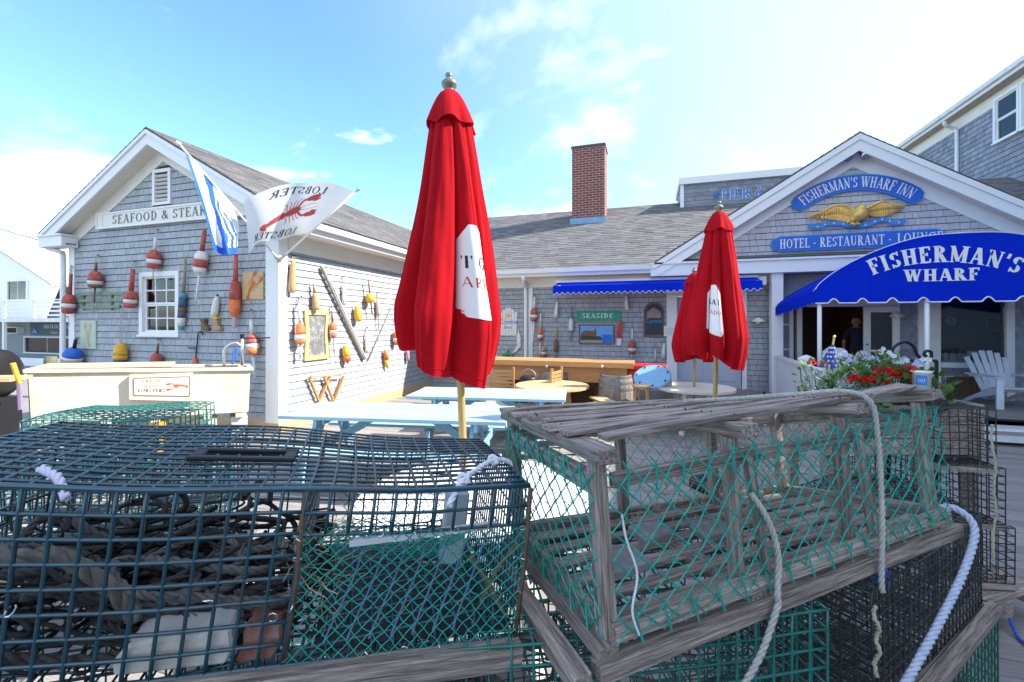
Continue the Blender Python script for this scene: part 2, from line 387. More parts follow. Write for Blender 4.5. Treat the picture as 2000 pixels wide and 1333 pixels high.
def serif_polys(s, weight=1.0, serif=True, track=.05):
    polys = []; x = 0; cuts.clear()
    for ch in s:
        wd, el = GL.get(ch, GL[' ']); cuts.append(len(polys))
        for e in el:
            if e[0] == 'l':
                _, x0, y0, x1, y1, t, fl = e; t *= weight
                dx, dy = x1-x0, y1-y0; L = math.hypot(dx, dy); nx, ny = -dy/L*t/2, dx/L*t/2
                if abs(dy) > abs(dx) and abs(dx) > .01:           # slanted strokes end level
                    hw = t/2*L/abs(dy); polys.append([(x+x0-hw, y0), (x+x0+hw, y0), (x+x1+hw, y1), (x+x1-hw, y1)])
                else: polys.append([(x+x0+nx, y0+ny), (x+x0-nx, y0-ny), (x+x1-nx, y1-ny), (x+x1+nx, y1+ny)])
                if serif:
                    for c, px, py in (('b', x0, y0), ('e', x1, y1)):
                        if c in fl:
                            y = .0 if py < .5 else .95; polys.append([(x+px-t/2-.085, y), (x+px+t/2+.085, y), (x+px+t/2+.085, y+.05), (x+px-t/2-.085, y+.05)])
            else:
                _, cx, cy, rx, ry, a0, a1 = e; n = max(8, int(abs(a1-a0)/15)); prev = None
                for i in range(n+1):
                    a = R(a0+(a1-a0)*i/n); th = (TN+(TK-TN)*abs(math.cos(a)))*weight
                    c, q = math.cos(a), math.sin(a)
                    o = (x+cx+(rx+th*.3)*c, cy+(ry)*q); ii = (x+cx+(rx-th*.7)*c, cy+(ry-TN*weight)*q)
                    if prev: polys.append([prev[0], o, ii, prev[1]])
                    prev = (o, ii)
        x += wd+track
    return polys, x-track
def sans_polys(s):
    c = bpy.data.curves.new('t', 'FONT'); c.body = s; c.resolution_u = 3
    o = bpy.data.objects.new('t', c); COL.objects.link(o)
    dg = bpy.context.evaluated_depsgraph_get(); me = o.evaluated_get(dg).to_mesh()
    vs = [(v.co.x/.7, v.co.y/.7) for v in me.vertices]; polys = [[vs[i] for i in p.vertices] for p in me.polygons]
    o.evaluated_get(dg).to_mesh_clear(); bpy.data.objects.remove(o); bpy.data.curves.remove(c)
    xs = [v[0] for v in vs]; x0 = min(xs)
    return [[(u-x0, v) for u, v in p] for p in polys], max(xs)-x0
def letter(name, text, fn, m, parent, h, width=None, serif=True, weight=1.0, sans=False, track=.05):
    polys, W = sans_polys(text) if sans else serif_polys(text, weight, serif, track)
    kx = (width/W) if width else h
    if sans or h < .06 and not width: cut = [0]
    else: cut = list(cuts)
    for i, c in enumerate(cut):                            # one flat mesh for each letter
        mb = MB(); e = cut[i+1] if i+1 < len(cut) else len(polys)
        for k, p in enumerate(polys[c:e]):
            mb.add([Vector(fn((u-W/2)*kx, v*h, (k % 5)*.00025)) for u, v in p], [tuple(range(len(p)))])
        if mb.v: o = mb.build(name if sans else name.replace('lettering', 'letter'), m, parent)
        if sans: o['kind'] = 'stuff'
    return None
def flat(O, U, V, N, off=.004): return lambda u, v, e=0: O+U*u+V*v+N*(off+e)

# ------------------------------------------------------------------ shingles
def clip(poly, reg):
    out = poly; n = len(reg)
    for i in range(n):
        a, b = reg[i], reg[(i+1) % n]; inp = out; out = []
        def side(p): return (b[0]-a[0])*(p[1]-a[1])-(b[1]-a[1])*(p[0]-a[0])
        for j in range(len(inp)):
            p, q = inp[j-1], inp[j]; sp, sq = side(p), side(q)
            if (sp >= 0) != (sq >= 0):
                t = sp/(sp-sq); out.append((p[0]+(q[0]-p[0])*t, p[1]+(q[1]-p[1])*t))
            if sq >= 0: out.append(q)
        if len(out) < 3: return []
    return out
WID = [.09, .11, .125, .14, .155, .17, .19, .21]
SHME = {}
def shme(k, expo, m):
    key = (k, round(expo, 4), m.name)
    if key not in SHME:
        wd = WID[k]-.006; h = expo-.011
        me = bpy.data.meshes.new('shingle'); b, t = .021, .006
        me.from_pydata([(-wd/2, 0, 0), (wd/2, 0, 0), (wd/2, -b, 0), (-wd/2, -b, 0), (-wd/2, 0, h), (wd/2, 0, h), (wd/2, -t, h), (-wd/2, -t, h)], [],
                       [(0, 3, 2, 1), (3, 7, 6, 2), (0, 4, 7, 3), (1, 2, 6, 5), (4, 5, 6, 7)])
        me.materials.append(m); SHME[key] = me
    return SHME[key]
def lay(O, U, N, reg, holes, expo=.12):
    """courses of shingles on a wall: O origin, U along the wall, N out of it; reg: convex outline (u,v), counter-clockwise"""
    us = [p[0] for p in reg]; vs = [p[1] for p in reg]; out = []
    v = min(vs); row = 0
    while v < max(vs):
        u = min(us)-random.uniform(0, .15)
        while u < max(us):
            k = random.randrange(8); wd = WID[k]; u0, u1 = u, u+wd; u = u1
            jv = random.uniform(-.0015, .0015)
            full = True; cut = False; mv = v+expo*.5
            for (a, b, c, d) in holes:
                if b < mv < d:
                    if u0 >= a and u1 <= c: cut = True; break
                    if u0 < a < u1: u1 = a; full = False
                    elif u0 < c < u1: u0 = c; full = False
            if cut or u1-u0 < .012: continue
            p = clip([(u0+.003, v+jv), (u1-.003, v+jv), (u1-.003, v+expo-.011+jv), (u0+.003, v+expo-.011+jv)], reg)
            if len(p) < 3: continue
            ar = abs(sum(p[i-1][0]*p[i][1]-p[i][0]*p[i-1][1] for i in range(len(p))))/2
            if ar < .0006: continue
            if ar < (u1-u0-.006)*(expo-.011)*.97: full = False
            out.append((O, U, N, p, k, full, v+jv, expo))
        v += expo; row += 1
    return out
UPZ = Vector((0, 0, 1))
def place_shingles(thing, lst, m, most=290):
    def score(s):
        c = s[0]+s[1]*(sum(q[0] for q in s[3])/len(s[3]))+UPZ*s[6]
        x, y = pix(c)
        if depth_of(c) < .5 or not (-20 < x < 2020 and -20 < y < 900): return 1e9
        return (c-Vector((0, 0, EYE))).length
    cand = sorted([(score(s), i) for i, s in enumerate(lst) if s[5]])
    top = set(i for sc, i in cand[:most] if sc < 1e8)
    mb = MB()
    for i, (O, U, N, p, k, full, v, ex) in enumerate(lst):
        if i in top:
            uc = (p[0][0]+p[1][0])/2; pos = O+U*uc+UPZ*v
            rot = Matrix((U.to_4d(), (-N).to_4d(), UPZ.to_4d(), (0, 0, 0, 1))).transposed()
            for r_ in range(3): rot[3][r_] = 0
            rot[3][3] = 1; rot = Matrix(((U.x, -N.x, 0, pos.x), (U.y, -N.y, 0, pos.y), (U.z, -N.z, 1, pos.z), (0, 0, 0, 1)))
            link('shingle', shme(k, ex, m), thing, rot)
        else:
            v0 = min(q[1] for q in p); b = []; f = []
            for (u, vv) in p:
                t = .021-.015*min(1, (vv-v)/ex); b.append(O+U*u+UPZ*vv); f.append(O+U*u+UPZ*vv+N*t)
            n = len(p); mb.add(b+f, [tuple(range(n, 2*n))]+[(j, (j+1) % n, n+(j+1) % n, n+j) for j in range(n)])
    if mb.v:
        o = mb.build('shingles', m, thing); o['kind'] = 'stuff'
def roof_tabs(thing, parent, O, U, V, N, poly, m, expo=.14, tw=.32):
    """asphalt tabs laid in courses up a slope; O lower corner, U along the eave, V up the slope"""
    us = [p[0] for p in poly]; vs = [p[1] for p in poly]; mb = MB(); v = min(vs); r_ = 0
    while v < max(vs):
        u = min(us)-(r_ % 3)*tw/3-random.uniform(0, .05)
        while u < max(us):
            wd = tw*random.uniform(.6, 1.25)
            p = clip([(u+.002, v), (u+wd-.002, v), (u+wd-.002, v+expo+.01), (u+.002, v+expo+.01)], poly); u += wd
            if len(p) < 3: continue
            th = random.uniform(.009, .016); n = len(p)
            b = [O+U*a+V*c for a, c in p]; f = [O+U*a+V*c+N*(th*(1-.8*min(1, (c-v)/expo))+.001) for a, c in p]
            mb.add(b+f, [tuple(range(n, 2*n))]+[(j, (j+1) % n, n+(j+1) % n, n+j) for j in range(n)])
        v += expo; r_ += 1
    o = mb.build('roof_shingles', m, parent); o['kind'] = 'stuff'; return o
X1, Y1, Z1 = Vector((1, 0, 0)), Vector((0, 1, 0)), UPZ

def window(thing, O, U, N, u0, u1, v0, v1, fw=.09, cols=2, rows=2, sash=True, gm=None, tm=None, back=True, curtain=None, proud=0):
    """window in a wall plane: frame, sill, panes and glazing bars, a dark room behind"""
    tm = tm or WHITE; gm = gm or glass('window glass')
    P = lambda u, v, n: O+U*u+Z1*v+N*(n+proud)
    def bar(mb, a0, a1, b0, b1, n0, n1):
        mb.add([P(a0, b0, n0), P(a1, b0, n0), P(a1, b1, n0), P(a0, b1, n0), P(a0, b0, n1), P(a1, b0, n1), P(a1, b1, n1), P(a0, b1, n1)],
               [(0, 3, 2, 1), (4, 5, 6, 7), (0, 1, 5, 4), (1, 2, 6, 5), (2, 3, 7, 6), (3, 0, 4, 7)])
    mb = MB(); bar(mb, u0, u0+fw, v0, v1, -.06, .035); bar(mb, u1-fw, u1, v0, v1, -.06, .035); bar(mb, u0+fw, u1-fw, v1-fw, v1, -.06, .033); bar(mb, u0+fw, u1-fw, v0, v0+fw*.6, -.06, .033)
    wn_ = mb.build('window', tm, thing)
    mb = MB(); bar(mb, u0-.03, u1+.03, v0-.035, v0, -.05, .06); mb.build('sill', tm, wn_)
    a0, a1, b0, b1 = u0+fw, u1-fw, v0+fw*.6, v1-fw; mid = (b0+b1)/2
    secs = ((b0, mid, -.035), (mid, b1, -.02)) if sash else ((b0, b1, -.025),)
    for s0, s1, n in secs:
        if sash:
            mb = MB(); t = .035
            bar(mb, a0, a0+t, s0, s1, n-.02, n+.012); bar(mb, a1-t, a1, s0, s1, n-.02, n+.012); bar(mb, a0+t, a1-t, s0, s0+t, n-.02, n+.011); bar(mb, a0+t, a1-t, s1-t, s1, n-.02, n+.011)
            mb.build('sash', tm, wn_)
        else: t = 0
        for i in range(1, cols): mb = MB(); c = a0+(a1-a0)*i/cols; bar(mb, c-.011, c+.011, s0+t, s1-t, n-.008, n+.009); mb.build('glazing_bar', tm, wn_)
        for j in range(1, rows): mb = MB(); c = s0+(s1-s0)*j/rows; bar(mb, a0+t, a1-t, c-.011, c+.011, n-.0075, n+.0085); mb.build('glazing_bar', tm, wn_)
        for i in range(cols):
            for j in range(rows):
                mb = MB(); q0 = a0+t+(a1-a0-2*t)*i/cols+.012; q1 = a0+t+(a1-a0-2*t)*(i+1)/cols-.012; w0 = s0+t+(s1-s0-2*t)*j/rows+.012; w1 = s0+t+(s1-s0-2*t)*(j+1)/rows-.012
                bar(mb, q0, q1, w0, w1, n-.004, n); mb.build('pane', gm, wn_)
    if back:
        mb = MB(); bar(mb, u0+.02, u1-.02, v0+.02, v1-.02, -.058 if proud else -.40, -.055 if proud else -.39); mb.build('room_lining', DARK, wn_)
    if curtain:
        mb = MB()
        for c0, c1 in curtain:
            mb.grid(lambda s, t_: P(a0+(a1-a0)*(c0+(c1-c0)*s), b0+(b1-b0)*t_, (-.046 if proud else -.09)+(.006 if proud else .018)*math.sin(s*22)), 16, 1)
        mb.build('curtain', WGREY, wn_, True)
    return wn_

# ------------------------------------------------------------------ ground and deck
mb = MB(); mb.bx(-400, 400, -200, 900, -.62, -.6); g = mb.build('ground', mat('parking ground', (.22, .21, .20), .95, .2, .6, .2, 8)); tag(g, kind='structure')
mb = MB(); mb.bx(-10.4, 11.5, -3, 11.1, -.3, -.045); deck = mb.build('deck', mat('dark joist timber', (.09, .075, .06), .95, .2)); tag(deck, kind='structure')
PW = .142; me_pl = {}
for L_ in (3.0, 3.6, 4.4):
    b = MB().bx(-L_/2+.003, L_/2-.003, -PW/2+.0035, PW/2-.0035, -.036, 0); b_ = bmesh.new()
    me = bpy.data.meshes.new('deck_plank'); me.from_pydata(b.v, [], b.f); b_.from_mesh(me); bmesh.ops.recalc_face_normals(b_, faces=b_.faces)
    bmesh.ops.bevel(b_, geom=list(b_.edges), offset=.004, segments=1, affect='EDGES'); b_.to_mesh(me); b_.free(); me.materials.append(DECK); me_pl[L_] = me
y = 10.9
while y > -.9:
    xa, xb = (-5.8, 7.6) if y > 5.6 else (-10.2+max(0, (2.5-y))*1.7, 6.6)
    x = xa-random.uniform(0, 2.4)
    while x < xb:
        L_ = random.choice((3.6, 4.4, 4.4)); link('deck_plank', me_pl[L_], deck, Matrix.Translation((x+L_/2, y, random.uniform(-.003, .003)))); x += L_
    y -= PW

# ------------------------------------------------------------------ seafood building (the one with the buoys)
SX, GY, LX, AX = -5.76, 5.64, -10.95, -8.355          # side wall, gable wall, far side, ridge line
OVY, RZ, EZ, SLP = 5.34, 5.23, 3.57, .56              # gable overhang, ridge height, eave height, pitch
sb = T('seafood_building', 'grey shingled building with white gable trim, covered in hung buoys', 'building', (AX, 8, 0))
wa, wb = onY(275, 533, GY), onY(352, 655, GY); va, vb = onY(302, 334, GY), onY(337, 399, GY)
mb = MB(); mb.prism([(LX, wa.z), (SX, wa.z), (SX, 3.3), (AX, 4.78), (LX, 3.3)], (0, 0, 0), X1, Z1, Y1, GY, GY+.15)
mb.bx(LX, wa.x, GY, GY+.15, .2, wa.z); mb.bx(wb.x, SX, GY, GY+.15, .2, wa.z); mb.bx(wa.x, wb.x, GY, GY+.15, .2, wb.z)
mb.bx(SX-.15, SX, GY+.15, 10.98, .2, 3.3); mb.bx(LX, LX+.15, GY+.15, 15, .2, 3.3)
mb.build('wall', FELT, sb)
mb = MB(); mb.bx(SX-.2, SX+.02, GY-.02, 10.9, 0, .2); mb.bx(LX, SX-.2, GY-.02, GY+.1, 0, .2); mb.build('base_board', PINE, sb)
g_o = Vector((0, GY, 0))
sh = lay(g_o, X1, -Y1, [(LX+.14, .2), (SX-.24, .2), (SX-.24, 3.34), (AX, 4.80), (LX+.14, 3.34)], [(wa.x, wb.z, wb.x, wa.z), (va.x, vb.z, vb.x, va.z)])
s_o = Vector((SX, 0, 0))
sh += lay(s_o, Y1, X1, [(GY+.16, .2), (10.9, .2), (10.9, 3.15), (GY+.16, 3.15)], [])
place_shingles(sb, sh, SHING)
# trim
for x0, x1, y0, y1 in ((SX-.24, SX+.03, GY-.03, GY+.001), (SX+.001, SX+.03, GY+.0015, GY+.16), (LX-.03, LX+.14, GY-.03, GY+.001)):
    MB().bx(x0, x1, y0, y1, .16, 3.3).build('corner_board', WHITE, sb)
sn = Vector((-SLP, 0, -1)).normalized()
for sgn in (-1, 1):
    ex = AX+sgn*2.985; d = Vector((sgn, 0, -SLP)).normalized(); n = Vector((sgn*SLP, 0, 1)).normalized(); Ls = 2.985*math.hypot(1, SLP)
    top = Vector((AX, 0, RZ))
    # roof slab, rake board, soffit, frieze
    yE = 16.5
    rb = MB(); a = top-n*.0; rb.add([top+d*(SLP*.02)+Y1*OVY-n*.02, top+d*Ls+Y1*OVY-n*.02, top+d*Ls+Y1*yE-n*.02, top+d*(SLP*.02)+Y1*yE-n*.02, top+d*(SLP*.05)+Y1*OVY-n*.05, top+d*Ls+Y1*OVY-n*.05, top+d*Ls+Y1*yE-n*.05, top+d*(SLP*.05)+Y1*yE-n*.05], [(0, 1, 2, 3), (4, 7, 6, 5), (0, 4, 5, 1), (1, 5, 6, 2), (2, 6, 7, 3), (3, 7, 4, 0)])
    rf = rb.build('roof', ROOFM, sb)
    if sgn > 0: roof_tabs(sb, rf, top+d*Ls+Y1*(OVY-.015)-n*.02, Y1, -d, n, [(0, -.02), (yE-OVY, -.02), (yE-OVY, Ls), (0, Ls)], ROOFM, .14, .30)
    else: roof_tabs(sb, rf, top+d*Ls+Y1*(OVY-.015)-n*.02, Y1, -d, n, [(0, -.02), (.9, -.02), (.9, Ls), (0, Ls)], ROOFM)
    MB().prism([(SLP*.05, -.05), (SLP*.27, -.27), (Ls, -.27), (Ls, -.05)], top, d, n, Y1, OVY+.0, OVY+.04).build('rake_board', WHITE, sb)
    MB().prism([(SLP*.05, -.05), (SLP*.11, -.11), (Ls, -.11), (Ls, -.05)], top, d, n, Y1, OVY-.028, OVY-.001).build('rake_molding', WHITE, sb)
    MB().prism([(SLP*.2, -.2), (SLP*.222, -.222), (Ls-.02, -.222), (Ls-.02, -.2)], top, d, n, Y1, OVY+.041, GY+.02).build('soffit', CREAM, sb)
    MB().prism([(SLP*.224, -.224), (SLP*.45, -.45), (Ls-.42, -.45), (Ls-.42, -.224)], top, d, n, Y1, GY-.035, GY-.001).build('frieze_board', CREAM, sb)
# side eave: fascia, soffit, frieze, gutter
fz = EZ-.06
MB().bx(SX+.40, SX+.44, OVY+.05, 10.4, fz-.24, fz-.035).build('fascia', WHITE, sb)
MB().bx(SX+.01, SX+.40, OVY+.06, 10.9, fz-.23, fz-.21).build('soffit', CREAM, sb)
MB().bx(SX+.004, SX+.035, GY+.17, 10.9, 3.0, fz-.231).build('frieze_board', CREAM, sb)
MB().prism([(0, 0), (.09, 0), (.11, .09), (.095, .09), (.08, .012), (.0, .012)], (SX+.441, 0, fz-.15), X1, Z1, Y1, OVY+.1, 10.3).build('gutter', WHITE, sb)
for x0, x1 in ((LX-.43, LX+.28), (SX-.28, SX+.40)):
    m_ = MB(); m_.bx(x0, x1, OVY+.002, GY-.036, 3.27, 3.47); r_ = m_.build('eave_return', WHITE, sb, bevel=.004)
    MB().bx(x0-.03, x1+.03, OVY-.03, GY-.037, 3.471, 3.50).build('return_cap', WHITE, r_)
ds = spline([onY(88, 478, 5.50), onY(96, 486, 5.50), onY(118, 493, 5.53), onY(123, 505, 5.57), onY(123, 600, 5.57), onY(122, 740, 5.57), onY(122, 835, 5.57)], 4)
MB().tube(ds, .045, 8).build('downspout', WHITE, sb, True)
window(sb, g_o, X1, -Y1, wa.x, wb.x, wb.z, wa.z, .085, 3, 2, True, curtain=[(.0, .16), (.84, 1)])
# louvre vent
O = g_o; m_ = MB(); m_.bx(va.x, va.x+.06, GY-.045, GY, vb.z, va.z); m_.bx(vb.x-.06, vb.x, GY-.045, GY, vb.z, va.z); m_.bx(va.x+.06, vb.x-.06, GY-.044, GY, va.z-.06, va.z); m_.bx(va.x+.06, vb.x-.06, GY-.044, GY, vb.z, vb.z+.05)
lv = m_.build('louvre_vent', WHITE, sb); MB().bx(va.x+.06, vb.x-.06, GY-.004, GY-.001, vb.z, va.z).build('vent_backing', DARK, lv)
n_ = 7
for i in range(n_):
    z = vb.z+.07+(va.z-vb.z-.14)*(i+.3)/n_
    MB().beam((va.x+.06, GY-.022, z), (vb.x-.06, GY-.022, z), .05, .008, up=Vector((0, .75, 1))).build('louvre_slat', WHITE, lv)
# house-end sign
a, b = onY(190, 421, GY-.06), onY(190, 449, GY-.06); sw0 = a.x; sw1 = onY(528, 421, GY-.06).x; z0, z1 = b.z, b.z+.30
sg = T('name_sign', 'long white board reading SEAFOOD & STEAK under the gable vent', 'sign', ((sw0+sw1)/2, GY-.06, z0))
MB().bx(sw0, sw1, GY-.075, GY-.037, z0, z1).build('board', CREAM, sg, bevel=.004)
m_ = MB(); m_.bx(sw0, sw1, GY-.09, GY-.0755, z1-.03, z1); m_.bx(sw0, sw1, GY-.09, GY-.0755, z0, z0+.03); m_.bx(sw0, sw0+.03, GY-.09, GY-.0755, z0+.03, z1-.03); m_.bx(sw0+.16, sw0+.175, GY-.085, GY-.0755, z0+.03, z1-.03); m_.build('border', WHITE, sg)
t0, t1 = onY(219, 430, GY-.08).x, onY(403, 420, GY-.08).x
letter('lettering', 'SEAFOOD & STEAK', flat(Vector(((t0+t1)/2, GY-.0757, z0+.07)), X1, Z1, -Y1), mat('sign grey green paint', (.10, .13, .13), .6), sg, .165, t1-t0, weight=.9, track=.1)

# ------------------------------------------------------------------ restaurant building (long roof behind the bar)
BY, EY, RY, REZ, RRZ = 10.96, 10.46, 14.7, 3.145, 5.60
rs = T('restaurant_building', 'long grey shingled restaurant with brown roof and brick chimney behind the bar', 'building', (-2, 12.5, 0))
RX0, RX1 = -5.76, 9.0
dA, dB = onY(1322, 590, BY), onY(1452, 757, BY)                   # service door
cx0, cx1 = onY(1302, 600, BY).x, onY(1322, 600, BY).x
inx = onY(1504, 600, BY).x
m_ = MB(); m_.bx(RX0, dA.x, BY, BY+.15, 0, 3.1); m_.bx(dB.x, inx+.1, BY, BY+.15, 0, 3.1); m_.bx(dA.x, dB.x, BY, BY+.15, 2.62, 3.1); m_.build('wall', FELT, rs)
zf = onY(1000, 563, BY-.06).z
bw = lay(Vector((0, BY, 0)), X1, -Y1, [(RX0, .02), (cx0, .02), (cx0, zf), (RX0, zf)], [])
bw += lay(Vector((0, BY, 0)), X1, -Y1, [(dB.x+.06, .02), (inx, .02), (inx, zf), (dB.x+.06, zf)], [])
place_shingles(rs, bw, SHING)
slope = (RRZ-REZ)/(RY-EY); dv = Vector((0, 1, slope)).normalized(); nn = Vector((0, -slope, 1)).normalized(); Lr = math.hypot(RY-EY, RRZ-REZ)
m_ = MB(); o_ = Vector((RX0-2.2, EY, REZ)); wd = RX1-RX0+2.2
m_.add([o_-nn*.02, o_+X1*wd-nn*.02, o_+X1*wd+dv*Lr-nn*.02, o_+dv*Lr-nn*.02, o_-nn*.06, o_+X1*wd-nn*.06, o_+X1*wd+dv*Lr-nn*.06, o_+dv*Lr-nn*.06], [(0, 1, 2, 3), (4, 7, 6, 5), (0, 4, 5, 1), (1, 5, 6, 2), (2, 6, 7, 3), (3, 7, 4, 0)])
o2 = o_+dv*Lr; dv2 = Vector((0, 1, -slope)).normalized()
m_.add([o2-Z1*.02, o2+X1*wd-Z1*.02, o2+X1*wd+dv2*Lr-Z1*.02, o2+dv2*Lr-Z1*.02], [(0, 1, 2, 3)])
rf = m_.build('roof', ROOFM, rs)
roof_tabs(rs, rf, o_-nn*.02-dv*.02, X1, dv, nn, [(0, 0), (wd, 0), (wd, Lr+.02), (0, Lr+.02)], ROOFM, .14, .30)
ZF = onY(1000, 538, EY).z
MB().bx(SX+.05, 1.0, EY+.02, EY+.05, REZ-.2, REZ-.03).build('fascia', WHITE, rs)
MB().bx(SX+.05, 1.0, EY+.051, BY, REZ-.19, REZ-.17).build('soffit', CREAM, rs)
MB().bx(SX+.05, inx, BY-.05, BY-.001, zf, REZ-.191).build('frieze_board', CREAM, rs)
MB().prism([(0, 0), (-.09, 0), (-.11, .1), (-.095, .1), (-.08, .012), (0, .012)], (0, EY+.019, REZ-.12), Y1, Z1, X1, SX+.45, .15).build('gutter', WHITE, rs)
p0 = onY(1022, 540, EY-.02); p1 = onY(1026, 556, BY-.12)
MB().tube(spline([p0, Vector((p0.x, EY+.02, p0.z-.1)), Vector((p1.x, BY-.16, p1.z-.05)), Vector((p1.x, BY-.08, p1.z-.18)), Vector((p1.x, BY-.08, .1))], 5), .05, 8).build('downspout', WHITE, rs, True)
MB().bx(p1.x+.06, p1.x+.17, BY-.04, BY-.001, 0, zf-.003).build('wall_batten', WHITE, rs)
MB().bx(cx0, cx1, BY-.06, BY-.001, 0, zf-.003).build('door_post', WHITE, rs)
MB().bx(dB.x-.03, dB.x+.06, BY-.05, BY-.001, .3, 2.62).build('door_post', WHITE, rs)
MB().bx(cx1, dB.x-.03, BY-.05, BY-.001, 2.42, zf-.003).build('door_header', WHITE, rs)
GDOOR = mat('pale blue grey door paint', (.42, .47, .55), .5, .08)
mid = (cx1+dB.x)/2
for i, (x0, x1) in enumerate(((cx1+.005, mid-.005), (mid+.005, dB.x-.035))):
    dr = MB().bx(x0, x1, BY+.05, BY+.09, .3, 2.42).build('door', GDOOR, rs)
    for z0, z1 in ((.45, 1.15), (1.3, 2.28)): MB().bx(x0+.12, x1-.12, BY+.035, BY+.049, z0, z1).build('door_panel', GDOOR, dr, bevel=.006)
MB().lathe((mid+.09, BY+.02, 1.3), (mid+.09, BY+.06, 1.3), [(0, .03), (1, .03)]).build('door_knob', STEEL, dr)
m_ = MB(); m_.bx(cx0-.1, dB.x+.2, BY-.75, BY-.061, .0, .15); m_.bx(cx0-.1, dB.x+.2, BY-.40, BY-.0612, .1505, .30); m_.build('doorstep', DECK, rs)
# brick chimney
c0 = onY(1117, 437, 13.5); c1 = onY(1181, 437, 13.5); ct = onY(1150, 283, 13.5).z
BR = bpy.data.materials.new('red brick'); BR.use_nodes = True
t_ = BR.node_tree; bk = t_.nodes.new('ShaderNodeTexBrick'); tc = t_.nodes.new('ShaderNodeTexCoord'); mp = t_.nodes.new('ShaderNodeMapping')
t_.links.new(tc.outputs['Object'], mp.inputs[0])
sp = t_.nodes.new('ShaderNodeSeparateXYZ'); t_.links.new(mp.outputs[0], sp.inputs[0]); ad = t_.nodes.new('ShaderNodeMath'); t_.links.new(sp.outputs[0], ad.inputs[0]); t_.links.new(sp.outputs[1], ad.inputs[1])
cb = t_.nodes.new('ShaderNodeCombineXYZ'); t_.links.new(ad.outputs[0], cb.inputs[0]); t_.links.new(sp.outputs[2], cb.inputs[1]); t_.links.new(cb.outputs[0], bk.inputs['Vector'])
bk.inputs['Color1'].default_value = (.24, .065, .045, 1); bk.inputs['Color2'].default_value = (.15, .045, .04, 1); bk.inputs['Mortar'].default_value = (.42, .36, .32, 1)
bk.inputs['Scale'].default_value = 1; bk.inputs['Brick Width'].default_value = .21; bk.inputs['Row Height'].default_value = .075; bk.inputs['Mortar Size'].default_value = .007; bk.inputs['Bias'].default_value = -.1
t_.links.new(bk.outputs[0], t_.nodes['Principled BSDF'].inputs['Base Color']); t_.nodes['Principled BSDF'].inputs['Roughness'].default_value = .9
ch = MB().bx(c0.x, c1.x, 13.5, 14.3, 4.3, ct-.06).build('chimney', BR, rs)
MB().bx(c0.x-.025, c1.x+.025, 13.475, 14.325, ct-.06, ct).build('chimney_cap', mat('dark slate cap', (.10, .09, .09), .8), ch)
MB().bx(c0.x-.05, c1.x+.05, 13.44, 13.499, 4.62, c0.z+.14).build('chimney_flashing', mat('blue grey flashing', (.20, .36, .52), .5), ch)
# roof-top box with lettering
q0 = onY(1330, 395, 14.3); q1 = onY(1560, 400, 14.3); qz1 = onY(1335, 362, 14.3).z; qz0 = 4.9
dm = MB().bx(q0.x, q1.x+.4, 14.3, 16, qz0, qz1).build('dormer', SHING_D, rs)
dl = lay(Vector((0, 14.3, 0)), X1, -Y1, [(q0.x+.1, 5.4), (q1.x+.4, 5.4), (q1.x+.4, qz1), (q0.x+.1, qz1)], [])
m_ = MB()
for (O, U, N, p, k, full, v, ex) in dl:
    n = len(p); bb = [O+U*u+Z1*vv for u, vv in p]; ff = [O+U*u+Z1*vv+N*(.014-.011*min(1, (vv-v)/ex)) for u, vv in p]
    m_.add(bb+ff, [tuple(range(n, 2*n))]+[(j, (j+1) % n, n+(j+1) % n, n+j) for j in range(n)])
m_.build('dormer_shingles', SHING_D, dm)
MB().bx(q0.x-.06, q1.x+.5, 14.2, 16.1, qz1+.001, qz1+.2).build('dormer_cap', WHITE, dm); MB().bx(q0.x-.02, q0.x+.08, 14.26, 14.299, qz0, qz1).build('dormer_trim', WHITE, dm)
l0 = onY(1410, 380, 14.27); l1 = onY(1488, 378, 14.27)
letter('dormer_letter_outline', 'PIER 6', flat(Vector(((l0.x+l1.x)/2, 14.278, onY(1450, 388, 14.27).z-.008)), X1, Z1, -Y1), WPRINT, dm, .315, (l1.x-l0.x)*1.01, weight=1.9)
letter('dormer_lettering', 'PIER 6', flat(Vector(((l0.x+l1.x)/2, 14.27, onY(1450, 388, 14.27).z)), X1, Z1, -Y1), LBLUE, dm, .30, l1.x-l0.x, weight=1.3)
sc_ = onY(1399, 381, 14.26); pts = [(math.sin(2*PI*i/10)*(.11 if i % 2 == 0 else .045), math.cos(2*PI*i/10)*(.11 if i % 2 == 0 else .045)) for i in range(10)]
MB().prism(pts[::-1], sc_, X1, Z1, -Y1, 0, .015).build('dormer_star', SBLUE, dm)
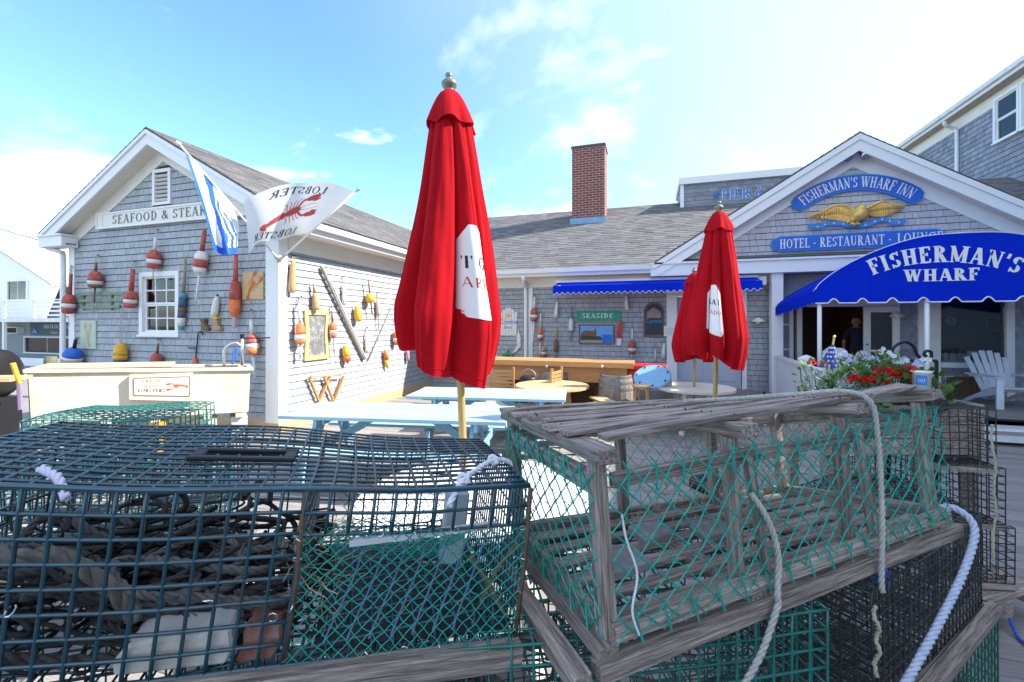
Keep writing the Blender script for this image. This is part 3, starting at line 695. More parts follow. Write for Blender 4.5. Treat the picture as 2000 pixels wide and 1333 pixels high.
# ------------------------------------------------------------------ inn entrance building with the gable
GX, GZ, GOY, GWY = 4.03, 5.64, 10.38, 10.72
GE = 3.145; GS = (GZ-GE)/3.99
inn = T('inn_building', 'pale grey shingled inn front with white gable trim and recessed entrance', 'building', (GX, 11, 0))
gw = MB(); gw.prism([(.3, 3.2), (7.76, 3.2), (GX, 5.46)], (0, 0, 0), X1, Z1, Y1, GWY, GWY+.15); gw.build('gable_wall', FELT, inn)
SHING_P = mat('mauve grey shingle', (.46, .45, .48), .85, .1, 14, .2, 60, rand=.06, island=.06, stretch=(3, 3, .8))
gs = lay(Vector((0, GWY, 0)), X1, -Y1, [(.5, 3.22), (7.56, 3.22), (GX, 5.36)], [], .135)
for sgn in (-1, 1):
    top = Vector((GX, 0, GZ)); d = Vector((sgn, 0, -GS)).normalized(); n = Vector((sgn*GS, 0, 1)).normalized(); Ls = 3.99*math.hypot(1, GS)
    rb = MB(); yE = 14.6
    rb.add([top+d*(GS*.02)+Y1*GOY-n*.02, top+d*Ls+Y1*GOY-n*.02, top+d*Ls+Y1*yE-n*.02, top+d*(GS*.02)+Y1*yE-n*.02, top+d*(GS*.05)+Y1*GOY-n*.05, top+d*Ls+Y1*GOY-n*.05, top+d*Ls+Y1*yE-n*.05, top+d*(GS*.05)+Y1*yE-n*.05], [(0, 1, 2, 3), (4, 7, 6, 5), (0, 4, 5, 1), (1, 5, 6, 2), (2, 6, 7, 3), (3, 7, 4, 0)])
    rf = rb.build('roof', ROOFM, inn)
    roof_tabs(inn, rf, top+d*Ls+Y1*(GOY-.012)-n*.02, Y1, -d, n, [(0, -.02), (2.6, -.02), (2.6, Ls), (0, Ls)], ROOFM)
    for k, (a, b_, y0, y1) in enumerate(((-.05, -.15, GOY-.03, GOY+.04), (-.152, -.33, GOY, GOY+.04))):
        MB().prism([(-GS*a, a), (-GS*b_, b_), (Ls, b_), (Ls, a)], top, d, n, Y1, y0, y1).build('rake_board', WHITE, inn)
    MB().prism([(GS*.25, -.25), (GS*.27, -.27), (Ls-.05, -.27), (Ls-.05, -.25)], top, d, n, Y1, GOY+.041, GWY+.02).build('soffit', CREAM, inn)
    MB().prism([(GS*.272, -.272), (GS*.52, -.52), (Ls-.6, -.52), (Ls-.5, -.272)], top, d, n, Y1, GWY-.04, GWY-.001).build('frieze_board', WHITE, inn)
MB().bx(.05, 8.0, GOY+.02, GWY+.1, 2.86, 3.12).build('entablature', WHITE, inn); MB().bx(0.02, 8.03, GOY-.03, GWY-.001, 3.121, 3.16).build('entablature_molding', WHITE, inn)
MB().bx(.3, 7.76, GOY+.05, GWY-.002, 3.161, 3.20).build('pent_flashing', mat('dark flashing', (.05, .055, .07), .7), inn)
# entrance wall: posts, openings, interior
IY = BY
Fz = .3
def X_(px, Y=IY): return onY(px, 600, Y).x
def Z_(px, py, Y=IY): return onY(px, py, Y).z
MB().bx(X_(1506, 10.55), X_(1529, 10.55), 10.5, 10.72, Fz, 2.86).build('porch_post', WHITE, inn, bevel=.008)
xl, xr = X_(1540), X_(1697); xw0, xw1 = X_(1836), X_(1962); zh = Z_(1600, 600); zs = Z_(1890, 707)
xd1, xd2, xd3 = X_(1755), X_(1800), X_(1836)
m_ = MB(); m_.bx(inx+.1, xl, IY, IY+.12, Fz, 2.86); m_.bx(xd1, xw0, IY, IY+.12, Fz, 2.86); m_.bx(xl, xd1, IY, IY+.12, zh+.12, 2.86); m_.bx(xw0, xw1, IY, IY+.12, Fz, zs); m_.bx(xw0, xw1, IY, IY+.12, 2.3, 2.86); m_.bx(xw1, 9, IY, IY+.12, Fz, 2.86)
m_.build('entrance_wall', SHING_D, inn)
es = lay(Vector((0, IY, 0)), X1, -Y1, [(xd1+.02, Fz), (xd2-.08, Fz), (xd2-.08, 2.86), (xd1+.02, 2.86)], [])
es += lay(Vector((0, IY, 0)), X1, -Y1, [(xw0+.05, Fz), (xw1, Fz), (xw1, zs-.12), (xw0+.05, zs-.12)], [(X_(1848), Fz, X_(1915), zs-.3)])
es += lay(Vector((0, IY, 0)), X1, -Y1, [(xw1+.12, Fz), (8.8, Fz), (8.8, 2.86), (xw1+.12, 2.86)], [])
place_shingles(inn, gs, SHING_P, 200)
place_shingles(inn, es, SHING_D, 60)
MB().bx(xl, xd1, IY-.05, IY-.001, zh, zh+.2).build('door_header', CREAM, inn)
MB().bx(X_(1556), X_(1566), IY-.03, IY+.1, Fz, zh-.001).build('door_jamb', CREAM, inn)
MB().bx(X_(1541), X_(1549), IY-.03, IY+.1, Fz, zh-.001).build('door_jamb', CREAM, inn)
for z in (1.2, 1.75): MB().bx(xl-.12, X_(1541)-.002, IY-.01, IY+.03, z, z+.03).build('glazing_bar', WHITE, inn)
def leaf(name, A, B, z0, z1, m, th=.045, stile=.12):
    """glazed door leaf standing between floor points A and B"""
    A = Vector(A); B = Vector(B); U = (B-A).normalized(); L = (B-A).length; N = U.cross(Z1)
    P = lambda u0, u1, v0, v1, q, t: MB().prism([(u0, v0), (u1, v0), (u1, v1), (u0, v1)], A, U, Z1, N, -t/2, t/2)
    mb = MB()
    for u0, u1, v0, v1 in ((0, stile, z0, z1), (L-stile, L, z0, z1), (stile, L-stile, z1-stile, z1), (stile, L-stile, z0, z0+.35)):
        mb.prism([(u0, v0), (u1, v0), (u1, v1), (u0, v1)], A, U, Z1, N, -th/2, th/2)
    o = mb.build('glazed_door', m, inn)
    P(stile, L-stile, (z0+z1)/2-.02, (z0+z1)/2+.02, 0, .03).build('glazing_bar', m, o)
    P(stile, L-stile, z0+.35, (z0+z1)/2-.02, 0, .006).build('pane', glass('window glass'), o); P(stile, L-stile, (z0+z1)/2+.02, z1-stile, 0, .006).build('pane', glass('window glass'), o)
    MB().lathe(A+U*.06+N*.03+Z1*1.35, A+U*.06-N*.06+Z1*1.35, [(0, .02), (.7, .02), (.71, .035), (1, .03)], 8).build('door_handle', BLACK, o)
    return o
leaf('door', (X_(1684), IY-.05, 0), (X_(1752), IY-.09, 0), Fz, zh-.005, CREAM)
leaf('door', (X_(1566), IY+.12, 0), (X_(1572), IY+.75, 0), Fz, zh-.005, CREAM)
MB().bx(xd2-.08, xd2+.06, IY-.06, IY-.001, Fz, 2.86).build('trim_board', WHITE, inn)
MB().bx(X_(1812, IY-.1), X_(1834, IY-.1), IY-.16, IY-.001, Fz, 2.86).build('trim_board', CREAM, inn)
MB().bx(xd2+.06, X_(1812, IY-.1), IY-.02, IY-.001, Z_(1806, 612), Z_(1806, 604)).build('side_light_head', WHITE, inn)
MB().bx(xd2+.062, X_(1812, IY-.1)-.002, IY-.012, IY-.006, Fz+.3, Z_(1806, 613)).build('side_light', glass('window glass'), inn)
MB().bx(xw1-.0, xw1+.12, IY-.06, IY-.001, Fz, 2.86).build('trim_board', WHITE, inn)
MB().bx(X_(1833), xw1, IY-.09, IY-.001, zs-.12, zs-.02).build('counter_sill', WHITE, inn)
MB().bx(xw0+.002, xw1-.002, IY+.02, IY+.026, zs+.02, 2.3).build('shop_window_pane', glass('window glass'), inn)
MB().bx(X_(1890)-.015, X_(1890)+.015, IY+.9, IY+.93, zs-.2, 2.3).build('inner_mullion', WGREY, inn)
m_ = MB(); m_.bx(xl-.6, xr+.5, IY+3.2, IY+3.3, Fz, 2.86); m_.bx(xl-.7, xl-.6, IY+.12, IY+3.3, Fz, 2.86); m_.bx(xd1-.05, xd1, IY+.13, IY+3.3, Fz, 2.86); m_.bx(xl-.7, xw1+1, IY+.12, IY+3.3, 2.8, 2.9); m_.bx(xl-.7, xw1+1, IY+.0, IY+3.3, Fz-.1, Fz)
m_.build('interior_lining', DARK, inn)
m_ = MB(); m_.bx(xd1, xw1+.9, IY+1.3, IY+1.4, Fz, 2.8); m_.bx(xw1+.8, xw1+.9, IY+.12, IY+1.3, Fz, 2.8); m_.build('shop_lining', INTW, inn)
MB().bx(xd1+.01, xw1+.79, IY+.13, IY+.62, Fz, zs-.02).build('serving_counter', BROWN, inn)
# louvred heater panel under the window
MB().bx(X_(1848), X_(1915), IY-.012, IY-.001, Fz+.02, zs-.3).build('vent_backing', DARK, inn)
n_ = 14
for i in range(n_):
    x = X_(1848)+(X_(1915)-X_(1848))*(i+.5)/n_; MB().bx(x-.013, x+.013, IY-.03, IY-.013, Fz+.02, zs-.3).build('vent_slat', BROWN, inn)
# raised porch floor and steps
pf = MB(); pf.bx(X_(1500)-.1, 9.5, 8.85, IY, -.05, Fz-.045); po = pf.build('porch_floor', mat('dark joist timber', (.09, .075, .06)), None); tag(po, kind='structure')
y = IY-.07
while y > 8.85:
    L_ = 4.4; x = X_(1500)-.1+L_/2
    while x-L_/2 < 9.0: link('deck_plank', me_pl[L_], po, Matrix.Translation((x, y, Fz-.003+random.uniform(-.002, .002)))); x += L_
    y -= PW
MB().bx(X_(1500)-.1, 9.5, 8.80, 8.849, Fz-.14, Fz-.01).build('porch_fascia', BLACK, po)
for k in (0, 1):
    MB().bx(4.7, 9.0, 8.2+.3*k, 8.52+.3*k, .06+.1*k, .1+.1*k).build('step_tread', WGREY, po); MB().bx(4.7, 9.0, 8.50+.3*k, 8.515+.3*k, .101+.1*k, .16+.1*k).build('step_riser', DECK, po)
# ------------------------------------------------------------------ tall hotel along the right
HX, HEX, HEZ = 10.0, 9.6, 8.95
ht = T('hotel_building', 'tall grey shingled hotel wing with long eave rising behind the inn gable', 'building', (12, 15, 0))
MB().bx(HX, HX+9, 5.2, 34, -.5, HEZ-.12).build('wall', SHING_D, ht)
MB().bx(HX+.3, HX+9, -14, 5.2, -.5, 12.9).build('unseen_shade_wing', SHING_D, ht)  # taller wing out of view, added and sized to shade the traps
m_ = MB(); sl_ = Vector((1, 0, .6)).normalized(); m_.add([(HEX, 5.0, HEZ), (HEX, 34, HEZ), (HEX+5, 34, HEZ+2.4), (HEX+5, 5.0, HEZ+2.4), (HEX, 5.0, HEZ-.03), (HEX, 34, HEZ-.03), (HEX+5, 34, HEZ+2.37), (HEX+5, 5.0, HEZ+2.37)], [(0, 1, 2, 3), (4, 7, 6, 5), (0, 4, 5, 1), (1, 5, 6, 2), (2, 6, 7, 3), (3, 7, 4, 0)]); m_.build('roof', ROOFM, ht)
MB().bx(HX+.0, HX+9.3, -14.3, 5.4, 12.9, 13.1).build('unseen_shade_wing_roof', ROOFM, ht)  # roof of the added shading wing, also out of view
MB().bx(HEX+.02, HEX+.05, 5.0, 34, HEZ-.25, HEZ-.04).build('fascia', WHITE, ht)
MB().prism([(0, 0), (-.1, 0), (-.12, .12), (-.1, .12), (-.08, .015), (0, .015)], (HEX+.019, 0, HEZ-.16), X1, Z1, Y1, 5.0, 34).build('gutter', WGREY, ht)
y = 10.0
m_ = MB()
while y < 30: m_.bx(HEX+.051, HX-.001, y+.005, y+.105, HEZ-.245, HEZ-.225); y += .11
m_.build('soffit', mat('tan vinyl soffit', (.42, .37, .30), .6), ht)
MB().bx(HX-.03, HX-.001, 5.2, 34, HEZ-.62, HEZ-.246).build('frieze_board', CREAM, ht)
w0 = onX(1946, 195, HX); w1 = onX(1946, 282, HX)
hs = lay(Vector((HX, 0, 0)), Y1, -X1, [(12.0, 3.6), (28, 3.6), (28, HEZ-.62), (12.0, HEZ-.62)], [(w0.y-3.2, w1.z-.0, w0.y, w0.z)], .155)
hs2 = []
for s in hs:
    p = s[0]+s[1]*s[3][0][0]+Z1*s[6]; x, y = pix(p)
    if 1700 < x < 2120 and y < 480: hs2.append(s)
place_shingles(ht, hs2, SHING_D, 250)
MB().bx(HX-.003, HX-.001, 12.0, 28, 3.6, HEZ-.62).build('underlay', FELT, ht)  # dark sheet behind the shingles, paints shadow lines into their gaps
for o__ in [o for o in bpy.data.objects if o.parent == ht and o.name.startswith('shingle')]: o__.location.x -= .004
for k in range(3): window(ht, Vector((HX, 0, 0)), Y1, -X1, w0.y-.98*(k+1), w0.y-.98*k-.02, w1.z, w0.z, .08, 1, 1, True, proud=.065)
hd = [onX(1845, 238, HEX-.06), onX(1847, 245, HEX), onX(1864, 252, HX-.06), onX(1869, 258, HX-.06)]
q = hd[-1]; MB().tube(spline(hd, 4)+[Vector((HX-.06, q.y, z)) for z in (q.z-.3, 5, 3.4)], .055, 8).build('downspout', WHITE, ht, True)
# ------------------------------------------------------------------ white house with balcony far left
FY = 15.5
fh = T('balcony_house', 'white house with balcony and dark shop sign beyond the downspout', 'building', (onY(60, 700, FY).x, FY, -.6))
P = lambda px, py, Y=FY: onY(px, py, Y)
fx0, fx1 = P(-260, 600).x, P(175, 600).x
GREYW = mat('grey blue clapboard', (.30, .34, .36), .8, .1, 4)
MB().bx(fx0, fx1, FY+1.5, FY+8, -.6, P(0, 590, FY+1.5).z).build('lower_wall', GREYW, fh)
z_fl = P(60, 622).z
A_ = P(110, 556, FY+.6); B_ = P(-60, 444, FY+.6)
MB().prism([(fx0, z_fl), (P(84, 600, FY+.6).x, z_fl), (P(110, 560, FY+.6).x, P(110, 560, FY+.6).z-.05), (B_.x, B_.z), (fx0, B_.z)], (0, 0, 0), X1, Z1, Y1, FY+.6, FY+.75).build('upper_wall', WHITE, fh)
MB().add([B_+Y1*-.2, A_+Y1*-.2, A_+Y1*7+Z1*.0, B_+Y1*7, B_-Y1*.2-Z1*.1, A_-Y1*.2-Z1*.1, A_+Y1*7-Z1*.1, B_+Y1*7-Z1*.1], [(0, 1, 2, 3), (4, 7, 6, 5), (0, 4, 5, 1), (1, 5, 6, 2), (2, 6, 7, 3), (3, 7, 4, 0)]).build('roof', mat('pale grey roof', (.50, .49, .47), .9, .1), fh)
r0, r1, r2, r3 = P(-10, 470, FY+9), P(140, 478, FY+9), P(150, 560, FY+3), P(80, 560, FY+3)
MB().add([r0, r1, r2, r3, r0-Z1*.1, r1-Z1*.1, r2-Z1*.1, r3-Z1*.1], [(0, 1, 2, 3), (4, 7, 6, 5), (0, 4, 5, 1), (1, 5, 6, 2), (2, 6, 7, 3), (3, 7, 4, 0)]).build('roof', mat('pale grey roof', (.5, .49, .47)), fh)
MB().bx(P(80, 600, FY+3).x, fx1+1.5, FY+3, FY+8, 0, P(80, 562, FY+3).z).build('rear_wall', GREYW, fh)
w0, w1 = P(17, 549, FY+.6), P(56, 586, FY+.6)
window(fh, Vector((0, FY+.6, 0)), X1, -Y1, w0.x, w1.x, w1.z, w0.z, .06, 2, 1, False, curtain=[(.02, .2), (.3, .62), (.75, .98)], proud=.065)
MB().bx(fx0, fx1, FY-.6, FY+1.6, z_fl-.22, z_fl).build('balcony_floor', WGREY, fh)
for px in (-120, 8, 66, 122):
    x = P(px, 600, FY-.55).x; MB().bx(x-.06, x+.06, FY-.6, FY-.48, z_fl, P(60, 585, FY-.55).z).build('balcony_post', WHITE, fh)
    if px in (8, -120, 122): MB().bx(x-.07, x+.07, FY-.6, FY-.46, -.6, z_fl-.221).build('support_post', WHITE, fh)
zt = P(60, 587, FY-.55).z
MB().bx(fx0, fx1, FY-.62, FY-.46, zt-.02, zt+.03).build('balcony_rail', WHITE, fh)
for k in range(4): z = z_fl+.1+(zt-z_fl-.16)*k/3.6; MB().bx(fx0, fx1, FY-.58, FY-.54, z, z+.1).build('balcony_slat', WHITE, fh)
LY = FY+1.5
w0, w1 = P(50, 657, LY), P(140, 692, LY); window(fh, Vector((0, LY, 0)), X1, -Y1, w0.x, w1.x, w1.z, w0.z, .08, 2, 1, False, proud=.065)
a, b = P(22, 639, LY), P(48, 652, LY); ac = MB().bx(a.x, b.x, LY-.35, LY-.002, b.z, a.z).build('air_conditioner', WHITE, fh); MB().bx(a.x+.08, b.x-.06, LY-.36, LY-.351, b.z+.05, a.z-.05).build('grille', DARK, ac)
a, b = P(62, 630, LY), P(160, 656, LY); sg_ = MB().bx(a.x, b.x, LY-.08, LY-.003, b.z, a.z).build('shop_sign', NAVY, fh)
t0, t1 = P(81, 640, LY-.1).x, P(150, 640, LY-.1).x
letter('lettering', 'MOUNT DESERT', flat(Vector((P(122, 641, LY-.1).x, LY-.08, P(100, 642, LY-.1).z)), X1, Z1, -Y1), WPRINT, sg_, .24, P(162, 640, LY).x-t0, sans=False)
letter('lettering', 'Custom', flat(Vector((P(105, 652, LY-.1).x, LY-.08, P(100, 652, LY-.1).z)), X1, Z1, -Y1), WPRINT, sg_, .16, sans=True)
a = P(62, 651, LY-.1); MB().prism([(0, 0), (.55, 0), (.62, .12), (.4, .2), (.25, .32), (.2, .16)], a, X1, Z1, -Y1, 0, .02).build('boat_emblem', LBLUE, sg_)
MB().bx(fx0, fx1, FY-.4, FY-.3, -.6, P(60, 700, FY-.4).z).build('skirting', WHITE, fh)
# mooring pile and utility cable
a = onY(99, 697, 9.0); MB().lathe((a.x, 9.0, -.5), (a.x, 9.0, a.z), [(0, .17), (.9, .165), (1, .14)], 12).build('mooring_pile', mat('tarred pile', (.16, .15, .10), .9, .3)).__setitem__('label', 'short weathered mooring pile between the white house and tank')
bpy.data.objects['mooring_pile']['category'] = 'pile'
wv = T('utility_cable', 'black utility cable running to the eave of the buoy building', 'cable', onY(80, 470, 5.45))
MB().tube(spline([onY(-160, 392, 9), onY(0, 447, 6.6), onY(50, 462, 5.8), onY(88, 472, 5.42), onY(148, 478, 5.44)], 6), .012, 5).build('cable', BLACK, wv)
MB().tube(spline([onY(-100, 430, 9), onY(0, 484, 6.6), onY(60, 515, 6.2), onY(120, 556, 5.6)], 6), .007, 4).build('guy_wire', BLACK, wv)
print('p2 ok')
# ------------------------------------------------------------------ things hung on the walls
class Plane:
    def __init__(s, kind, c, n): s.kind = kind; s.c = c; s.n = Vector(n)
    def pt(s, px, py, off=0):
        return onY(px, py, s.c+s.n.y*off) if s.kind == 'Y' else onX(px, py, s.c+s.n.x*off)
PG = Plane('Y', GY-.012, (0, -1, 0)); PS = Plane('X', SX+.012, (1, 0, 0)); PB = Plane('Y', BY-.012, (0, -1, 0))
ZUP = Z1
def float_(name, label, cat, pl, px, segs, px2=None, rope=None, group=None, off=None, n=14):
    """hung float: segs are (part, material, [(picture height, picture width) ...]) read off down its axis"""
    ys = [q[0] for s in segs for q in s[2]]; y0, y1 = min(ys), max(ys); px2 = px if px2 is None else px2
    wmax = max(q[1] for s in segs for q in s[2]); ref = pl.pt(px, (y0+y1)/2, .06); k = depth_of(ref)/FPX
    off = off if off is not None else wmax*k/2+.012
    A = pl.pt(px, y0, off); B = pl.pt(px2, y1, off); k = depth_of((A+B)/2)/FPX
    t = T(name, label, cat, (B.x, B.y, B.z), 0, group)
    for part, m, pr in segs:
        p0, p1 = pr[0][0], pr[-1][0]
        a = A.lerp(B, (p0-y0)/(y1-y0)); b = A.lerp(B, (p1-y0)/(y1-y0))
        prof = [((y-p0)/(p1-p0), w*k/2) for y, w in pr]
        MB().lathe(a, b, prof, n).build(part, m, t, True)
    if rope:                                          # becket loop up to its nail
        N = pl.pt(rope[0], rope[1], .02); mb = MB(); sdir = (B-A).normalized().cross(pl.n)
        mb.tube(spline([A+sdir*.012, (A+N)/2+sdir*.03+pl.n*.01, N, (A+N)/2-sdir*.025+pl.n*.015, A-sdir*.012+ZUP*-.03], 5), .006, 5)
        mb.build('rope_loop', ROPE if len(rope) < 3 else rope[2], t, True)
        if random.random() < .6:                       # spare line hanging down behind
            e = A.lerp(B, 1.0)+ZUP*-random.uniform(.05, .35)+sdir*random.uniform(-.06, .06)-pl.n*.0; e2 = A.lerp(B, .5)+sdir*(wmax*k*.55)
            MB().tube(spline([N, e2, e], 5), .0045, 4).build('pot_line', ROPE, t, True)
        MB().lathe(N-pl.n*.02, N+pl.n*.03, [(0, .006), (.8, .006), (.81, .012), (1, .01)], 6).build('nail', BLACK, t)
    return t
B_ = 'float_body'; H_ = 'handle'; W_ = 'painted_band'; S_ = 'spindle'
GB = 'floats hung on the shingle walls'
def dome(y0, y1, w, top=.35): return [(y0, w*top), (y0+(y1-y0)*.12, w*.62), (y0+(y1-y0)*.35, w*.86), (y0+(y1-y0)*.7, w), (y1, w*.98)]
def tail(y0, y1, w, end=.5): return [(y0, w*.98), (y0+(y1-y0)*.6, w*.9), (y1-.5, w*.75), (y1, w*end)]
F = float_
F('lobster_buoy', 'red buoy with white band and long red handle beside the downspout', 'buoy', PG, 139, [(H_, RED, [(535, 5), (575, 7)]), (B_, RED, dome(575, 593, 22)), (W_, OFFW, [(593, 21.6), (601, 21.8)]), (B_, RED, tail(601, 613, 22))], 133, (141, 520), GB)
F('lobster_buoy', 'stubby brown-red buoy with low white band on a dark stick above the green rack', 'buoy', PG, 188, [(H_, BROWN, [(513, 4), (530, 5)]), (B_, RED, dome(530, 549, 24, .5)), (W_, OFFW, [(549, 23.5), (556, 23.5)]), (B_, BROWN, tail(556, 563, 24)), (S_, BROWN, [(563, 3), (592, 3)])], 184, (193, 499), GB)
F('lobster_buoy', 'red buoy with white band and bright red handle between rack and window', 'buoy', PG, 260, [(H_, RED, [(526, 7), (568, 9)]), (B_, RED, dome(568, 585, 22)), (W_, OFFW, [(585, 21.6), (592, 21.6)]), (B_, RED, tail(592, 602, 22))], 253, (264, 511), GB)
F('lobster_buoy', 'red buoy with white handle hung under the gable sign', 'buoy', PG, 304, [(H_, OFFW, [(464, 5), (489, 7)]), (B_, RED, dome(489, 507, 24)), (W_, OFFW, [(507, 23.5), (515, 23.5)]), (B_, RED, tail(515, 525, 24)), (S_, OFFW, [(525, 3.5), (545, 3)])], 298, (309, 449), GB)
F('lobster_buoy', 'white-topped red buoy with dark red handle and long white spindle', 'buoy', PG, 400, [(H_, RED, [(448, 7), (491, 9)]), (B_, OFFW, dome(491, 507, 24, .45)), (W_, RED, [(507, 23.5), (522, 24)]), (B_, OFFW, tail(522, 533, 24)), (S_, OFFW, [(533, 4), (594, 3.5)])], 382, None, GB)
F('lobster_buoy', 'long slim red and orange buoy beside the wooden lobster plaque', 'buoy', PG, 461, [(H_, RED, [(497, 7), (548, 9)]), (B_, RED, [(548, 11), (556, 17), (570, 20), (586, 20)]), (W_, ORANGE, [(586, 20), (604, 20), (616, 15), (619, 8)]), (S_, PINK, [(619, 8), (632, 7), (639, 9), (641, 6)])], 458, None, GB)
F('pole_float', 'tall teal and brown banded pole float standing against the window frame', 'buoy', PG, 363, [(H_, OLIVE, [(502, 4), (572, 7)]), (W_, TEAL, [(572, 11), (582, 13)]), (B_, NAVY, [(582, 14), (601, 14)]), (W_, BROWN, [(601, 14), (610, 14)]), (B_, NAVY, [(610, 14), (621, 14)]), (W_, OFFW, [(621, 14), (637, 12)]), (S_, TEAL, [(637, 11), (645, 9)])], 353, None, GB)
F('fish_float', 'plain white tapered float beside the window, right of the pole float', 'buoy', PG, 425, [(H_, NAVY, [(575, 3), (579, 5)]), (B_, OFFW, [(579, 5), (586, 10), (600, 13), (612, 13), (618, 9)])], 418, None, GB)
F('lobster_buoy', 'orange-red buoy with white band and white handle by the corner board', 'buoy', PG, 490, [(H_, OFFW, [(625, 6), (653, 7)]), (B_, RED, dome(653, 672, 24)), (W_, OFFW, [(672, 23.5), (681, 23.5)]), (B_, ORANGE, tail(681, 693, 24)), (S_, OFFW, [(693, 5), (738, 4.5)])], 497, (492, 606), GB)
F('lobster_buoy', 'fat buoy with blue top, white ring and tan base leaning by the downspout', 'buoy', PG, 148, [(H_, BLACK, [(664, 6), (680, 6)]), (B_, BLUEB, dome(680, 697, 31)), (W_, OFFW, [(697, 31), (702, 32)]), (B_, TAN, [(702, 32), (712, 34), (721, 29)])], 137, (152, 662, BLACK), GB)
F('lobster_buoy', 'yellow buoy with dark blue base below the green lobster plaque', 'buoy', PG, 237, [(B_, YELL, dome(671, 694, 23, .6)), (W_, YELL, [(694, 23), (702, 22.5)]), (B_, NAVY, tail(702, 712, 22))], 234, (240, 592), GB)
F('lobster_buoy', 'red buoy with white band half hidden behind the seafood tank', 'buoy', PG, 309, [(H_, BROWN, [(672, 4), (690, 5)]), (B_, RED, dome(690, 708, 21)), (W_, OFFW, [(708, 20.6), (716, 20.6)]), (B_, RED, tail(716, 726, 21))], 303, (311, 663), GB)
t = T('clam_rake', 'small long-handled rake with orange triangular head and black loop', 'tool', PG.pt(380, 722), 0)
pts = spline([PG.pt(396, 655, .03), PG.pt(394, 648, .03), PG.pt(388, 650, .03), PG.pt(386, 660, .03), PG.pt(382, 700, .03)], 5); MB().tube(pts, .010, 6).build('handle', BLACK, t, True)
c = PG.pt(382, 699, .02); d = PG.pt(380, 724, .02); MB().prism([(-.02, 0), (.02, 0), (.085, -.2), (-.085, -.2)], c, X1, Z1, -Y1, 0, .03).build('head', ORANGE, t)
MB().beam(PG.pt(368, 680, .03), PG.pt(384, 680, .03), .02, .02).build('cross_bar', BLACK, t)
for i, (px, lab, m) in enumerate(((403, 'dark carved wooden boot hung below the white fish float', BROWN), (427, 'tan carved wooden boot hung beside the darker boot', TAN))):
    t = T('wooden_boot', lab, 'ornament', PG.pt(px, 646), 0, 'carved boots'); k = .0083; y = 622 if i == 0 else 617
    O = PG.pt(px, 646, .01); h = (646-y)*k
    MB().prism([(-.05, 0), (.12, 0), (.12, .045), (.05, .085), (.04, h*.8), (-.05, h*.8)], O, X1, Z1, -Y1, 0, .07).build('boot', m, t, bevel=.012)
    MB().prism([(-.055, h*.8), (.045, h*.8), (.045, h), (-.055, h)], O, X1, Z1, -Y1, -.003, .075).build('cuff', YELL if i else BROWN, t)
# green slatted rack
t = T('slat_rack', 'weathered green rack of three slats on the shingles below a stubby buoy', 'rack', PG.pt(195, 607), 0)
for y0, a, b in ((576, 152, 243), (589, 152, 240), (602, 158, 234)): MB().beam(PG.pt(a, y0-1, .04), PG.pt(b, y0-3, .04), .022, .055).build('slat', GREENW, t)
for px in (164, 219): MB().beam(PG.pt(px, 572, .012), PG.pt(px, 606, .012), .05, .02, up=Y1).build('batten', BROWN, t)
# ------------------------------------------------------------------ lobster pictures
def lobster_polys():
    P = []
    def ell(cx, cy, rx, ry, a=0, n=12): P.append([(cx+rx*math.cos(2*PI*i/n)*math.cos(a)-ry*math.sin(2*PI*i/n)*math.sin(a), cy+rx*math.cos(2*PI*i/n)*math.sin(a)+ry*math.sin(2*PI*i/n)*math.cos(a)) for i in range(n)])
    def st(pts, w0, w1):
        for i in range(len(pts)-1):
            (x0, y0), (x1, y1) = pts[i], pts[i+1]; L = math.hypot(x1-x0, y1-y0) or 1; nx, ny = -(y1-y0)/L, (x1-x0)/L; a = w0+(w1-w0)*i/(len(pts)-1); b = w0+(w1-w0)*(i+1)/(len(pts)-1)
            P.append([(x0+nx*a, y0+ny*a), (x0-nx*a, y0-ny*a), (x1-nx*b, y1-ny*b), (x1+nx*b, y1+ny*b)])
    ell(.52, 0, .14, .075)
    for i in range(5): ell(.36-.055*i, -.004*i*i, .042, .066-.006*i)
    for k in (-.5, -.25, 0, .25, .5): ell(.06, -.10+k*.10, .06, .022, PI+k*.9)
    for s in (-1, 1):
        st([(.60, s*.05), (.68, s*.15), (.74, s*.17)], .020, .022); ell(.86, s*.17, .13, .055, s*.10); ell(.93, s*.115, .07, .020, s*.25)
        for k in range(4): st([(.56-.05*k, s*.06), (.60-.06*k, s*.17), (.66-.09*k, s*.21)], .008, .005)
        st([(.64, s*.02), (.80, s*.05), (1.0, s*.03)], .005, .003)
    return P
LOB = lobster_polys()
def lobster(name, fn, m, parent, size, rot=0, cx=.5, cy=0):
    mb = MB(); c, s = math.cos(rot), math.sin(rot)
    for k, p in enumerate(LOB):
        q = [((x-cx)*size, (y-cy)*size) for x, y in p]
        mb.add([Vector(fn(x*c-y*s, x*s+y*c, (k % 7)*.0004)) for x, y in q], [tuple(range(len(q)))])
    return mb.build(name, m, parent)
LOBO = mat('burnt orange ink', (.50, .16, .03), .7, .2, 10)
a, b = PG.pt(476, 533, .0), PG.pt(517, 585, .0)
t = T('lobster_plaque', 'square pale wooden plaque with orange lobster by the corner board', 'plaque', PG.pt(496, 585), 0)
MB().bx(a.x, b.x, GY-.045, GY-.013, b.z, a.z).build('board', PINE, t, bevel=.003)
lobster('lobster_drawing', flat(Vector(((a.x+b.x)/2, GY-.045, (a.z+b.z)/2)), X1, Z1, -Y1, .003), LOBO, t, .50, R(52))
a, b = PG.pt(160, 627), PG.pt(190, 682)
t = T('lobster_plaque', 'upright pale green plaque with faded lobster below the slat rack', 'plaque', PG.pt(175, 682), 0)
MB().bx(a.x, b.x, GY-.04, GY-.013, b.z, a.z).build('board', mat('pale green paint', (.48, .54, .40), .7, .12), t, bevel=.003)
